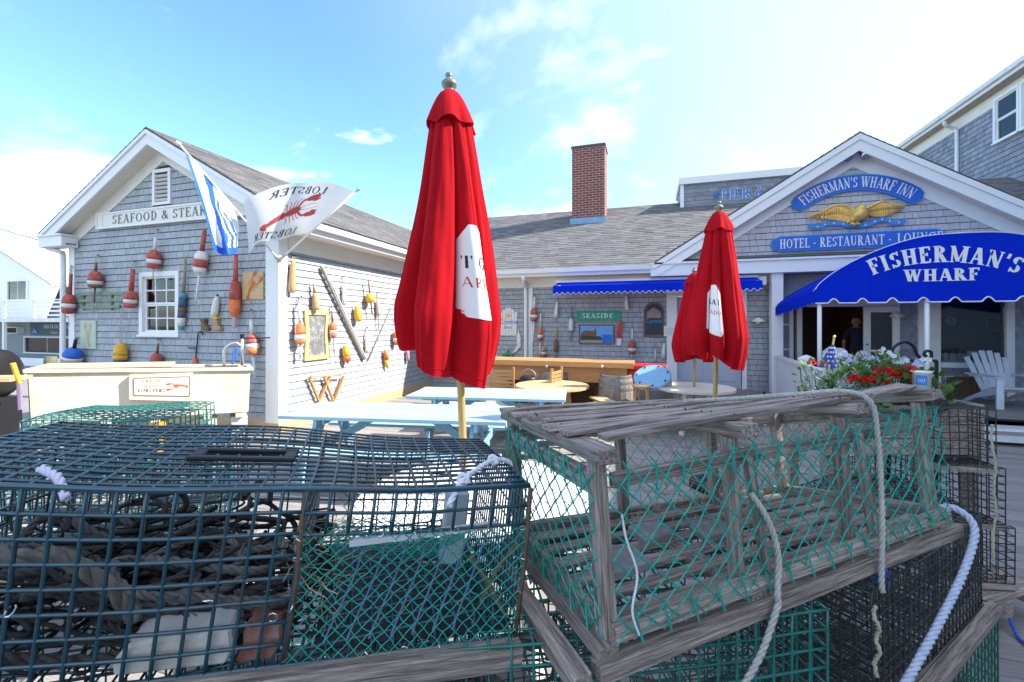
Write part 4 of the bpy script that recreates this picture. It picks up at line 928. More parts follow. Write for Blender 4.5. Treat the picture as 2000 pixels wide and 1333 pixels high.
lobster('lobster_drawing', flat(Vector(((a.x+b.x)/2, GY-.04, (a.z+b.z)/2)), X1, Z1, -Y1, .003), mat('faded tan ink', (.50, .40, .22), .7), t, .46, R(90))
# ------------------------------------------------------------------ sunny side wall
F('paddle_float', 'long tan wooden float with gold rope nearest the corner post', 'buoy', PS, 573, [(B_, TAN, [(512, 6), (518, 11), (560, 14), (570, 13), (572, 8)])], 570, (573, 500, mat('gold rope', (.6, .42, .12), .8)), GB)
F('lobster_buoy', 'red and white banded buoy hanging left of the gilt frame', 'buoy', PS, 585, [(H_, OFFW, [(592, 5), (632, 6)]), (B_, ORANGE, dome(632, 654, 21)), (W_, OFFW, [(654, 21), (664, 21)]), (B_, ORANGE, tail(664, 672, 21)), (S_, OFFW, [(672, 5), (700, 5)])], 587, (587, 580), GB)
F('wooden_float', 'bare wooden float sitting on top of the gilt frame', 'buoy', PS, 613, [(H_, TAN, [(554, 5), (573, 5)]), (B_, TAN, [(573, 6), (580, 11), (600, 14), (606, 13)])], 617, None, GB)
F('lobster_buoy', 'small red and white banded buoy hanging right of the gilt frame', 'buoy', PS, 648, [(H_, BROWN, [(608, 3), (630, 4)]), (B_, ORANGE, dome(630, 645, 15)), (W_, OFFW, [(645, 14.6), (651, 14.6)]), (B_, ORANGE, tail(651, 659, 15)), (S_, BROWN, [(659, 1.6), (692, 1.6)])], 653, (646, 601), GB)
F('wooden_float', 'faded cream float beside the upper end of the weathered oar', 'buoy', PS, 671, [(B_, OFFW, [(556, 3), (565, 6), (585, 9), (597, 8)])], 672, (670, 540), GB)
F('mushroom_float', 'half-round yellow float on a dark stick high on the sunny wall', 'buoy', PS, 719, [(H_, BROWN, [(546, 2.5), (573, 3)]), (B_, YELL, [(573, 7), (577, 15), (583, 19), (588, 19), (590, 14)]), (S_, BLACK, [(590, 2.6), (615, 2.2)])], 727, None, GB)
F('lobster_buoy', 'orange-yellow egg-shaped float below the half-round yellow one', 'buoy', PS, 697, [(B_, YELL, [(597, 4), (601, 9), (612, 14), (622, 15), (628, 10)])], 700, None, GB)
F('wooden_float', 'small pink-brown float hung right of the half-round yellow one', 'buoy', PS, 737, [(B_, PINK, [(589, 4), (594, 8), (612, 8), (618, 5)]), (S_, BROWN, [(618, 1.5), (645, 1.5)])], 740, (738, 572), GB)
F('lobster_buoy', 'yellow and orange float low on the wall above the folding stand', 'buoy', PS, 674, [(B_, YELL, dome(675, 695, 14, .5)), (W_, ORANGE, [(695, 14), (704, 15)]), (S_, ORANGE, [(704, 7), (710, 5)])], 679, None, GB)
F('wooden_float', 'slim cream float inside the V of the two poles', 'buoy', PS, 715, [(B_, OFFW, [(652, 3), (660, 5), (682, 8), (690, 7)])], 717, (716, 640), GB)
F('lobster_buoy', 'red float with yellow tip low on the wall beside the poles', 'buoy', PS, 752, [(B_, ORANGE, [(684, 4), (690, 9), (703, 10)]), (W_, YELL, [(703, 10), (714, 7), (720, 3)])], 757, None, GB)
F('lobster_buoy', 'red and white buoy peeking out left of the big red umbrella', 'buoy', PS, 773, [(B_, ORANGE, dome(648, 660, 14)), (W_, OFFW, [(660, 14), (667, 14)]), (B_, ORANGE, tail(667, 673, 14))], 775, (771, 620), GB)
F('lobster_buoy', 'small mauve float low on the far end of the sunny wall', 'buoy', PS, 795, [(B_, mat('mauve paint', (.45, .25, .38), .7), [(683, 3), (688, 7), (700, 8), (706, 5)])], 797, (794, 672), GB)
OARM = mat('grey driftwood', (.34, .29, .25), .85, .3, 12, .4, 30, stretch=(1, 1, 6))
t = T('weathered_oar', 'thick weathered grey pole slanting down across the sunny wall', 'pole', PS.pt(711, 702)); P_ = spline([PS.pt(628, 522, .05), PS.pt(640, 548, .055), PS.pt(675, 625, .05), PS.pt(711, 702, .04)], 4)
MB().tube(P_, .034, 7).build('shaft', OARM, t, True); MB().tube([p+Vector((.03, .035, 0)) for p in P_[4:]], .016, 6).build('split_edge', OFFW, t, True)
t = T('boat_pole', 'thin dark boat pole leaning opposite the weathered oar', 'pole', PS.pt(718, 706)); MB().tube([PS.pt(765, 600, .03), PS.pt(745, 646, .03), PS.pt(718, 706, .03)], .012, 6).build('shaft', OARM, t, True)
# gilt framed blackboard
U, V, N = Y1, Z1, X1
O = PS.pt(616, 702); yA, yB = PS.pt(592, 650).y, PS.pt(640, 650).y; z0, z1 = PS.pt(616, 703).z, PS.pt(616, 607).z
t = T('framed_blackboard', 'gilt framed blackboard with chalk marks on the sunny wall', 'blackboard', O)
yc = (yA+yB)/2; hw_ = (yB-yA)/2; GILT = mat('gilt frame', (.62, .50, .24), .4, .15, metal=.3)
def fr(s): return hw_*(1-.10*math.sin(PI*s)**2)
out = []; inn_ = []
for i in range(9): s = i/8; out.append((fr(s), s)); inn_.append((fr(s)-.085, .09+.82*s))
mb = MB()
for sg2 in (-1, 1):
    for i in range(8):
        q = [out[i], out[i+1], inn_[i+1], inn_[i]]
        vs_ = [Vector((SX+.05, yc+sg2*u, z0+(z1-z0)*v)) for u, v in q]; mb.add(vs_+[p-X1*.035 for p in vs_], [(0, 1, 2, 3), (4, 7, 6, 5), (0, 4, 5, 1), (1, 5, 6, 2), (2, 6, 7, 3), (3, 7, 4, 0)])
for s0, s1 in ((0, .09), (.91, 1)):
    w0_, w1_ = fr(s0) if s0 == 0 else inn_[8][0], inn_[0][0] if s0 == 0 else fr(1)
    vs_ = [Vector((SX+.05, yc-w0_, z0+(z1-z0)*s0)), Vector((SX+.05, yc+w0_, z0+(z1-z0)*s0)), Vector((SX+.05, yc+w1_, z0+(z1-z0)*s1)), Vector((SX+.05, yc-w1_, z0+(z1-z0)*s1))]
    mb.add(vs_+[p-X1*.035 for p in vs_], [(0, 1, 2, 3), (4, 7, 6, 5), (0, 4, 5, 1), (1, 5, 6, 2), (2, 6, 7, 3), (3, 7, 4, 0)])
mb.build('frame', GILT, t)
MB().bx(SX+.014, SX+.03, yc-hw_*.92, yc+hw_*.92, z0+.05, z1-.05).build('slate', mat('chalky slate', (.16, .16, .155), .8, .25, 5, dirt=(.55, .55, .53), dirt_amt=.7, dscale=9), t)
# folding stand hung on the wall
t = T('folding_stand', 'folded wooden luggage stand hung like a W low on the sunny wall', 'stand', PS.pt(640, 790))
for (xa, ya, xb, yb) in ((604, 737, 624, 787), (644, 735, 622, 787), (633, 736, 652, 786), (671, 735, 651, 786)): MB().beam(PS.pt(xa, ya, .06+random.uniform(0, .02)), PS.pt(xb, yb, .06), .03, .045, up=X1).build('leg', CEDAR, t)
MB().beam(PS.pt(606, 736, .1), PS.pt(668, 734, .1), .02, .02).build('top_rail', CEDAR, t)
# ------------------------------------------------------------------ back wall behind the bar
F('lobster_buoy', 'red buoy with white band and long white spindle beside the drainpipe', 'buoy', PB, 1044, [(H_, OFFW, [(580, 4), (602, 6)]), (B_, RED, dome(602, 615, 14)), (W_, OFFW, [(615, 13.6), (621, 13.6)]), (B_, RED, tail(621, 628, 14)), (S_, OFFW, [(628, 3.2), (672, 2.6)])], 1041, (1045, 576), GB)
F('fish_float', 'plain pale tapered float left of the green sign, under the awning end', 'buoy', PB, 1088, [(B_, OFFW, [(590, 3), (597, 6), (612, 9), (621, 8)])], 1086, (1089, 583), GB)
F('lobster_buoy', 'orange and white buoy with white stick second from the drainpipe', 'buoy', PB, 1056, [(H_, OFFW, [(613, 2.6), (641, 3)]), (B_, ORANGE, dome(641, 654, 11)), (W_, OFFW, [(654, 11), (660, 11)]), (B_, RED, tail(660, 667, 11)), (S_, OFFW, [(667, 2.4), (700, 2.2)])], 1054, (1057, 609), GB)
F('wooden_float', 'dark brown bottle-shaped float with wooden handle above the bar', 'buoy', PB, 1087, [(H_, TAN, [(641, 4), (665, 5)]), (B_, BROWN, [(665, 6), (672, 9), (684, 10), (687, 6)]), (S_, OLIVE, [(687, 4), (701, 3)])], 1085, None, GB)
F('lobster_buoy', 'small cork and red float just above the bar top', 'buoy', PB, 1061, [(B_, TAN, [(676, 4), (681, 9), (688, 12)]), (W_, OFFW, [(688, 12), (692, 12)]), (B_, RED, [(692, 12), (699, 10)])], 1062, None, GB)
F('lobster_buoy', 'white float with teal spindle left of the green sign', 'buoy', PB, 1116, [(H_, TEAL, [(609, 3), (622, 5)]), (B_, OFFW, [(622, 5), (627, 9), (644, 10), (647, 8)]), (S_, TEAL, [(647, 4), (664, 3)])], 1115, (1117, 602), GB)
F('fish_float', 'white bottle float high under the awning right of the green sign', 'buoy', PB, 1223, [(B_, OFFW, [(577, 3), (583, 5), (594, 8), (606, 8)])], 1225, (1222, 571), GB)
F('lobster_buoy', 'red buoy with white band and white handle right of the harbour picture', 'buoy', PB, 1235, [(H_, OFFW, [(643, 3), (665, 4)]), (B_, RED, dome(665, 680, 14)), (W_, OFFW, [(680, 14), (686, 14)]), (B_, RED, tail(686, 692, 14)), (S_, OFFW, [(692, 3), (699, 2)])], 1234, (1235, 630), GB)
F('fish_float', 'slim white spindle float low beside the wall corner', 'buoy', PB, 1280, [(B_, OFFW, [(683, 2), (690, 3.4), (706, 4)])], 1280, (1279, 675), GB)
F('fish_float', 'white bottle-shaped float low beside the white door post', 'buoy', PB, 1297, [(B_, OFFW, [(671, 3), (678, 5), (688, 8), (700, 8)])], 1295, (1297, 664), GB)
a = PB.pt(1210, 675, .02); t = T('red_fin_board', 'curved red board with white lower end beside the harbour picture', 'board', a)
k = depth_of(a)/FPX
MB().prism([(-.065, .17), (.045, .17), (.065, .55), (.05, .62), (-.02, .55), (-.055, .36)], a, X1, Z1, -Y1, 0, .04).build('board', mat('red board paint', (.55, .03, .03), .5), t); MB().prism([(-.07, 0), (.04, 0), (.046, .169), (-.066, .169)], a, X1, Z1, -Y1, 0, .04).build('white_end', OFFW, t)
# Corona sign, shaped like a palisade with a scalloped head
a = PB.pt(994, 656); w_ = (PB.pt(1013, 640).x-PB.pt(975, 640).x); h_ = PB.pt(994, 601).z-a.z; kx = w_
t = T('beer_sign', 'white scalloped palisade sign reading Corona Extra by the drainpipe', 'sign', a)
for i in range(6):
    u0, u1 = -w_*.45+w_*.9*i/6, -w_*.45+w_*.9*(i+1)/6-.006; hh = h_*(.80+.2*math.sin(PI*(i+.5)/6)); uc = (u0+u1)/2; r_ = (u1-u0)/2; sp_ = 1.0+.05
    pl_ = [(u0*.9, 0), (u1*.9, 0), (u1, hh-r_)]+[(uc+r_*math.cos(q), hh-r_+r_*math.sin(q)) for q in (PI*.25, PI*.5, PI*.75)]+[(u0, hh-r_)]
    MB().prism(pl_, a, X1, Z1, -Y1, .01, .035).build('board', OFFW, t)
letter('lettering', 'Corona', flat(a+Z1*h_*.42-Y1*.036, X1, Z1, -Y1), SBLUE, t, .12, w_*.9, sans=True); letter('lettering', 'Extra', flat(a+Z1*h_*.25-Y1*.036, X1, Z1, -Y1), SBLUE, t, .075, w_*.42, sans=True)
MB().prism([(-.06, 0), (.06, 0), (.08, .07), (.03, .04), (0, .1), (-.03, .04), (-.08, .07)], a+Z1*h_*.66, X1, Z1, -Y1, .036, .045).build('crown_emblem', YELL, t)
t = T('wooden_whale_tail', 'bent white wooden fish beside the drainpipe below the beer sign', 'ornament', PB.pt(1010, 700))
MB().prism([(0, 0), (.06, .05), (.05, .3), (-.01, .48), (-.06, .3), (-.05, .1)], PB.pt(1014, 680), X1, Z1, -Y1, .01, .05).build('body', OFFW, t, bevel=.01); MB().prism([(0, 0), (.12, .14), (.04, .18), (-.12, -.06), (-.2, -.12)], PB.pt(1010, 686), X1, Z1, -Y1, .012, .045).build('tail', OFFW, t)
t = T('garden_hose', 'green garden hose coiled on the wall left of the drainpipe', 'hose', PB.pt(993, 700)); mb = MB()
for i in range(5): mb.tube(arcpts(PB.pt(992, 702, .05+.02*i), X1, Z1, .17-.012*i, R(8+4*i), R(172-5*i), 10), .016, 6)
mb.build('coil', mat('green hose', (.02, .28, .16), .4), t, True); MB().lathe(PB.pt(992, 686, 0), PB.pt(992, 686, .14), [(0, .02), (1, .02)], 6).build('hook', BLACK, t)
a, b = PB.pt(1127, 608), PB.pt(1212, 627); GRN = mat('sign green paint', (.01, .30, .17), .5, .1, dirt=(.1, .4, .28), dirt_amt=.4)
t = T('green_sign', 'green wooden sign reading SEASIDE in worn white letters', 'sign', PB.pt(1170, 627))
MB().bx(a.x, b.x, BY-.05, BY-.022, b.z, a.z).build('board', GRN, t, bevel=.004); letter('lettering', 'SEASIDE', flat(Vector(((a.x+b.x)/2-.02, BY-.05, b.z+.07)), X1, Z1, -Y1), mat('worn white paint', (.78, .78, .72), .7, .3, 20, dirt=(.03, .32, .2), dirt_amt=.9, dscale=14), t, .115, .76, serif=True, weight=1.35, track=.16)
# harbour picture
a, b = PB.pt(1131, 634), PB.pt(1200, 673); t = T('harbour_picture', 'framed picture of a brown wharf house by blue water', 'picture', PB.pt(1165, 673))
MB().bx(a.x+.02, b.x-.02, BY-.04, BY-.022, b.z+.02, a.z-.02).build('print', mat('print sky blue', (.14, .36, .72), .5, .15, 3), t)
mb = MB(); mb.bx(a.x, b.x, BY-.055, BY-.022, a.z-.03, a.z); mb.bx(a.x, b.x, BY-.055, BY-.022, b.z, b.z+.03); mb.bx(a.x, a.x+.03, BY-.055, BY-.022, b.z+.03, a.z-.03); mb.bx(b.x-.03, b.x, BY-.055, BY-.022, b.z+.03, a.z-.03); mb.build('frame', BROWN, t)
w_, h_ = b.x-a.x, a.z-b.z; O = Vector((a.x, BY-.0405, b.z)); PP = lambda pl, m, e, nm: MB().prism([(u*w_, v*h_) for u, v in pl], O, X1, Z1, -Y1, 0, .0015+e*.001).build(nm, m, t)
PP([(.06, .42), (.5, .42), (.5, .62), (.47, .86), (.43, .66), (.2, .7), (.08, .6)], BROWN, 0, 'printed_house'); PP([(.06, .1), (.06, .22), (.6, .25), (.62, .1)], TAN, 1, 'printed_shore'); PP([(.05, .2), (.05, .44), (.62, .40), (.68, .22)], mat('print rock', (.06, .05, .04), .6, .4, 30), 2, 'printed_rocks'); PP([(.66, .07), (.66, .48), (.95, .48), (.95, .07)], mat('print water', (.01, .15, .6), .4), 0, 'printed_water')
# arched blackboard and notice
a = PB.pt(1277, 658); w_ = PB.pt(1297, 640).x-PB.pt(1257, 640).x; h_ = PB.pt(1277, 590).z-a.z
t = T('arched_board', 'dark arched menu board with blue lettering near the door post', 'sign', a)
def arch(w, h, n=10): return [(-w/2, 0), (w/2, 0)]+[(w/2*math.cos(PI*i/n), h-w/2+w/2*math.sin(PI*i/n)) for i in range(n+1)]
MB().prism(arch(w_, h_), a, X1, Z1, -Y1, .01, .04).build('frame', BROWN, t); MB().prism([(u, v+.05) for u, v in arch(w_*.84, h_-.1)], a, X1, Z1, -Y1, .0401, .046).build('panel', mat('slate panel', (.045, .055, .075), .7, .3), t)
MB().prism([(-.17, .45), (.17, .45), (.15, .60), (.0, .70), (-.15, .60)], a, X1, Z1, -Y1, .0465, .049).build('painted_scene', mat('faded tan print', (.30, .24, .18), .7, .3, 12), t)
letter('lettering', 'Corona', flat(a+Z1*.33-Y1*.047, X1, Z1, -Y1), mat('light blue chalk', (.06, .32, .62), .7), t, .10, w_*.78, sans=True)
a = PB.pt(1309, 657, .07); t = MB().bx(a.x-.14, a.x+.13, BY-.068, BY-.0625, a.z, a.z+.24); t = t.build('paper_notice', WPRINT); tag(t, 'white paper notice pinned to the door post beside the menu board', 'notice')
mb = MB()
for i in range(5): mb.bx(a.x-.1, a.x+.09-.03*(i % 2), BY-.0705, BY-.0695, a.z+.04+.035*i, a.z+.048+.035*i)
mb.build('printed_lines', mat('grey ink', (.3, .3, .32), .8), t)['kind'] = 'stuff'
for px, y, Y, lab in ((1481, 626, BY, 'white enamel wall lamp on the dark shingles left of the porch post'), (1752, 616, IY, 'white enamel wall lamp beside the open glazed door')):
    c = onY(px, y, Y-.14); t = T('wall_lamp', lab, 'lamp', c); MB().lathe(c+Z1*.07, c-Z1*.03, [(0, .02), (.25, .05), (.6, .11), (1, .13)], 14, capb=False).build('shade', WHITE, t, True); MB().lathe(c-Z1*.02, c-Z1*.08, [(0, .05), (.6, .05), (1, .02)], 10).build('bulb', OFFW, t, True); MB().tube([c+Z1*.06, c+Z1*.09+Y1*.06, c+Z1*.05+Y1*.13], .012, 6).build('arm', BLACK, t, True)
for px, y, Y, lab, s_ in ((1670, 303, GWY-.2, 'twin floodlights under the peak of the inn gable', 1), (1364, 487, GWY-.1, 'small floodlight at the low end of the inn gable', .8)):
    c = onY(px, y, Y); t = T('floodlight', lab, 'lamp', c)
    for s2 in ((-1, 1) if s_ == 1 else (1,)): q = c+X1*.11*s2; MB().lathe(q+Y1*.06+Z1*.05, q-Y1*.08-Z1*.06+X1*.05*s2, [(0, .03), (.4, .045), (.75, .085), (1, .09)], 12).build('lamp_head', STEEL, t, True)
    MB().beam(c-X1*.1+Z1*.07, c+X1*.1+Z1*.07, .05, .04).build('bracket', BLACK, t); MB().beam(c+Z1*.07, c+Z1*.07+Y1*(GWY-.04-Y), .03, .03).build('mount', STEEL, t)
# ------------------------------------------------------------------ signs on the inn gable
SY = GWY-.06
def circ3(p, q, r):
    ax, ay, bx_, by, cx, cy = p.x, p.z, q.x, q.z, r.x, r.z; d = 2*(ax*(by-cy)+bx_*(cy-ay)+cx*(ay-by))
    ux = ((ax*ax+ay*ay)*(by-cy)+(bx_*bx_+by*by)*(cy-ay)+(cx*cx+cy*cy)*(ay-by))/d; uy = ((ax*ax+ay*ay)*(cx-bx_)+(bx_*bx_+by*by)*(ax-cx)+(cx*cx+cy*cy)*(bx_-ax))/d
    return ux, uy, math.hypot(ax-ux, ay-uy)
pl_, pm_, pr_ = onY(1562, 397, SY), onY(1672, 357, SY), onY(1785, 382, SY); ux, uz, rr = circ3(pl_, pm_, pr_)
aL, aR = math.atan2(pl_.z-uz, pl_.x-ux), math.atan2(pr_.z-uz, pr_.x-ux); hb = .165
t = T('arched_sign', "arched blue sign reading FISHERMAN'S WHARF INN in the gable", 'sign', Vector((ux, SY, pl_.z)))
def band(h, e=0):
    o = [(rr+h, aL+(aR-aL)*i/24) for i in range(25)]; i_ = [(rr-h, aR+(aL-aR)*i/24) for i in range(25)]
    capR = [(None, aR, q) for q in (PI/2-.5, 0, -PI/2+.5)]
    P = [(r_*math.cos(g), r_*math.sin(g)) for r_, g in o]
    for q in (.9, 0, -.9): P.append(((rr+h*math.sin(q))*math.cos(aR)+h*math.cos(q)*math.sin(aR), (rr+h*math.sin(q))*math.sin(aR)-h*math.cos(q)*math.cos(aR)))
    P += [(r_*math.cos(g), r_*math.sin(g)) for r_, g in i_]
    for q in (-.9, 0, .9): P.append(((rr+h*math.sin(q))*math.cos(aL)-h*math.cos(q)*math.sin(aL), (rr+h*math.sin(q))*math.sin(aL)+h*math.cos(q)*math.cos(aL)))
    return P[::-1]
C0 = Vector((ux, SY, uz))
MB().prism(band(hb), C0, X1, Z1, -Y1, -.03, .02).build('board', LBLUE, t); MB().prism(band(hb-.022), C0, X1, Z1, -Y1, .0201, .026).build('panel', SBLUE, t)
def arcmap(u, v, e=0): g = (aL+aR)/2-u/rr; r_ = rr-.105+v; return C0+X1*(r_*math.cos(g))+Z1*(r_*math.sin(g))-Y1*(.029+e)
letter('lettering', "FISHERMAN'S WHARF INN", arcmap, WPRINT, t, .215, abs(aR-aL)*rr*.985, weight=1.0, track=.07)
p0, p1 = onY(1522, 479, SY), onY(1828, 462, SY); zc = onY(1600, 474, SY).z; h_ = .165
t = T('long_sign', 'long blue sign reading HOTEL - RESTAURANT above the entrance awning', 'sign', Vector(((p0.x+p1.x)/2, SY, zc-h_)))
def pill(w, h): return [(w/2, -h), (w/2+h*.8, -h*.6), (w/2+h, 0), (w/2+h*.8, h*.6), (w/2, h), (-w/2, h), (-w/2-h*.8, h*.6), (-w/2-h, 0), (-w/2-h*.8, -h*.6), (-w/2, -h)]
c_ = Vector(((p0.x+p1.x)/2, SY, zc)); MB().prism(pill(p1.x-p0.x, h_), c_, X1, Z1, -Y1, -.03, .02).build('board', LBLUE, t); MB().prism(pill(p1.x-p0.x, h_-.02), c_, X1, Z1, -Y1, .0201, .025).build('panel', SBLUE, t)
tl, tr = onY(1522, 474, SY).x, onY(1740, 470, SY).x
letter('lettering', 'HOTEL - RESTAURANT -', flat(Vector(((tl+tr)/2, SY-.026, zc-.1)), X1, Z1, -Y1), WPRINT, t, .20, tr-tl, weight=1.0, track=.07)
letter('lettering', 'LOUNGE', flat(Vector((tr+.46, SY-.026, zc-.1)), X1, Z1, -Y1), WPRINT, t, .20, .74, weight=1.0, track=.07)
# gilded eagle on a starred ribbon
ek = depth_of(onY(1672, 425, SY))/FPX
EO = onY(1672, 425, SY); t = T('gilded_eagle', 'gilded spread eagle carving between the two blue inn signs', 'carving', EO-Z1*.25)
def E(px, py, off=.05): p = onY(px, py, SY-off); return p
def feather(mb, a, b, w, th=.022):
    a = Vector(a); b = Vector(b); d = (b-a).normalized(); s2 = d.cross(Y1).normalized(); pts = []
    rows = [(0, .55), (.3, 1), (.7, .95), (.92, .6), (1, .12)]
    for f_, q in rows:
        c = a.lerp(b, f_); pts += [c-s2*w*q/2, c-Y1*th*q, c+s2*w*q/2, c+Y1*th*.6*q]
    base = []
    for i in range(4):
        for k in range(4): base.append((i*4+k, i*4+(k+1) % 4, (i+1)*4+(k+1) % 4, (i+1)*4+k))
    mb.add(pts, base+[(0, 3, 2, 1), (16, 17, 18, 19)])
for sgn, lead, tips in ((-1, [(1666, 413), (1650, 404), (1630, 403), (1612, 411), (1596, 418)], [(1660, 436), (1648, 435), (1634, 432), (1616, 430), (1578, 426)]), (1, [(1690, 409), (1704, 402), (1722, 395), (1738, 400), (1754, 403)], [(1694, 420), (1706, 424), (1724, 425), (1744, 418), (1768, 406)])):
    mb = MB(); L1 = spline([E(x, y, .06) for x, y in lead], 4); L2 = spline([E(x, y, .035) for x, y in tips], 4)
    for i in range(len(L1)): feather(mb, L1[i], L2[i], .085, .03)
    for i in range(0, len(L1)): feather(mb, L1[i]-Y1*.03, L1[i].lerp(L2[i], .55)-Y1*.02, .09, .035)
    mb.tube([p-Y1*.035 for p in L1], .035, 6, taper=.6); mb.build('wing', GOLD, t)
mb = MB(); mb.lathe(E(1690, 409, .09), E(1664, 430, .09), [(0, .03), (.15, .12), (.45, .17), (.8, .10), (1, .03)], 12); mb.build('body', GOLD, t, True)
MB().lathe(E(1690, 412, .13), E(1674, 403, .15), [(0, .04), (.3, .085), (.7, .08), (1, .03)], 10).build('head', GOLD, t, True); MB().lathe(E(1690, 413, .16), E(1696, 418, .19), [(0, .03), (1, .006)], 6).build('beak', GOLD, t, True)
mb = MB(); [feather(mb, E(1668, 424, .08), E(1655+7*i, 437, .06), .06, .03) for i in range(3)]; mb.build('tail', GOLD, t)
for px in (1665, 1675):
    lg = MB().lathe(E(px+1, 424, .1), E(px, 434, .1), [(0, .05), (1, .025)], 8).build('leg', GOLD, t, True); mb = MB(); [mb.tube([E(px, 434, .1), E(px+dx, 438, .12), E(px+dx*1.3, 442, .09)], .013, 5) for dx in (-4, 0, 4)]; mb.build('claw', GOLD, lg, True)
rp = spline([E(1580, 441, .05), E(1600, 443, .05), E(1618, 437, .06), E(1640, 437, .05), E(1662, 441, .05), E(1690, 440, .05), E(1712, 432, .05), E(1728, 429, .05), E(1748, 436, .05), E(1770, 431, .05)], 6)
mb = MB(); n = len(rp); vs_ = []
for i, p in enumerate(rp): vs_ += [p+Z1*.045, p-Z1*.045, p+Z1*.045+Y1*.03, p-Z1*.045+Y1*.03]
fs_ = []
for i in range(n-1): a_ = i*4; b_ = a_+4; fs_ += [(a_, a_+1, b_+1, b_), (a_+2, b_+2, b_+3, a_+3), (a_, b_, b_+2, a_+2), (a_+1, a_+3, b_+3, b_+1)]
mb.add(vs_, fs_); rb_ = mb.build('ribbon', LBLUE, t)
for i in range(5, n-4, 5):
    MB().prism([(.022*math.sin(2*PI*j/10)*(1 if j % 2 == 0 else .42), .022*math.cos(2*PI*j/10)*(1 if j % 2 == 0 else .42)) for j in range(10)][::-1], rp[i], X1, Z1, -Y1, .002, .006).build('star', WPRINT, rb_)
# ------------------------------------------------------------------ awnings
PIP = mat('white piping', (.75, .75, .8), .6)
t = T('wall_awning', 'long blue scalloped awning rolled out over the bar wall', 'awning', onY(1285, 560, BY-.3))
AY0, AY1 = BY-.38, BY-.95
x0, x1 = onY(1080, 550, AY1).x, onY(1489, 538, AY1).x; zt, zb = onY(1200, 550, AY0).z, onY(1200, 557, AY1).z
MB().add([Vector((x0, AY0, zt)), Vector((x1, AY0, zt)), Vector((x1, AY1, zb)), Vector((x0, AY1, zb))], [(0, 1, 2, 3)]).build('canopy', CANV, t)
MB().bx(x0-.03, x1+.05, AY0-.03, AY0+.12, zt+.002, zt+.05).build('roller_case', WHITE, t); MB().beam((x0, AY1, zb), (x1, AY1, zb), .03, .03).build('front_bar', CANV, t)
nv = 34; top_, bot_ = [], []
for i in range(nv*6+1): u = i/(nv*6); top_.append(Vector((x0+(x1-x0)*u, AY1-.018, zb-.002))); bot_.append(Vector((x0+(x1-x0)*u, AY1-.018-.01*math.sin(u*40), zb-.17-.028*math.sin(u*nv*2*PI))))
n = len(top_); MB().add(top_+bot_, [(i, i+1, n+i+1, n+i) for i in range(n-1)]).build('valance', CANV, t); MB().tube(bot_, .006, 4).build('piping', PIP, t)
for x in (x0+.1, x1-.1): MB().tube([(x, AY0, zt-.02), (x+.1, (AY0+AY1)/2, (zt+zb)/2-.03), (x, AY1, zb)], .018, 6).build('folding_arm', WHITE, t)
MB().bx(x1+.06, x1+.2, AY0-.02, AY0+.1, zt-.16, zt+.02).build('end_bracket', WHITE, t)
# domed entrance awning
FYa = 8.9; BYa = GWY-.06
fo = [onY(x, y, FYa) for x, y in ((1592, 566), (1604, 551), (1640, 525), (1690, 499), (1750, 476), (1810, 461), (1882, 455))]
xc = fo[-1].x; fo = spline(fo, 4); arcF = [(p.x, p.z) for p in fo]; arcF += [(2*xc-x, z) for x, z in reversed(arcF[:-1])]
zv = onY(1592, 593, FYa).z
bl = onY(1508, 606, BYa); dxl = arcF[0][0]-bl.x
def back(x, z): f_ = (x-xc)/(arcF[0][0]-xc); return (xc+(x-xc)*(1+dxl/(xc-arcF[0][0])), bl.z+(z-arcF[0][1])*1.0+.02)
t = T('entrance_awning', "royal blue domed awning reading FISHERMAN'S WHARF over the entrance", 'awning', Vector((xc, 9.8, Fz)))
n = len(arcF); mb = MB(); vs_ = [Vector((x, FYa, z)) for x, z in arcF]+[Vector((*[back(x, z)[0]], BYa, back(x, z)[1])) for x, z in arcF]
mb.add(vs_, [(i, i+1, n+i+1, n+i) for i in range(n-1)]); mb.build('canopy', CANV, t, True)
def scal(L, per=.42):
    out = []; m_ = int(L/.02)
    for i in range(m_+1):
        u = L*i/m_; ph = ((u+per*.15) % per)/per; out.append((u, .075*math.sin(PI*(ph-.62)/.38)**1 if ph > .62 else 0))
    return out
sc2 = scal(arcF[-1][0]-arcF[0][0]); bot = [Vector((arcF[0][0]+u, FYa, zv+h)) for u, h in sc2]
mb = MB(); top = []
def zarc(x):
    for i in range(n-1):
        if arcF[i][0] <= x <= arcF[i+1][0]: k = (x-arcF[i][0])/max(1e-6, arcF[i+1][0]-arcF[i][0]); return arcF[i][1]+(arcF[i+1][1]-arcF[i][1])*k
    return arcF[0][1]
top = [Vector((p.x, FYa, max(p.z+.01, zarc(p.x)))) for p in bot]; m_ = len(bot); mb.add(top+bot, [(i, i+1, m_+i+1, m_+i) for i in range(m_-1)]); mb.build('front_panel', CANV, t)
MB().tube([p-Y1*.004 for p in bot], .011, 5).build('piping', PIP, t); MB().tube([Vector((x, FYa-.004, z)) for x, z in arcF], .007, 5).build('piping', PIP, t)
for sgn in (0, -1):
    x, z = arcF[sgn]; bx_, bz_ = back(x, z); A = Vector((x, FYa, z)); B2 = Vector((bx_, BYa, bz_)); m2 = 60; tp = [A.lerp(B2, i/m2) for i in range(m2+1)]; bo = [p-Z1*((z-zv)*(1-.25*i/m2)-(.0 if (i % 5) < 3 else .03)) for i, p in enumerate(tp)]
    MB().add(tp+bo, [(i, i+1, m2+1+i+1, m2+1+i) for i in range(m2)]).build('side_valance', CANV, t)
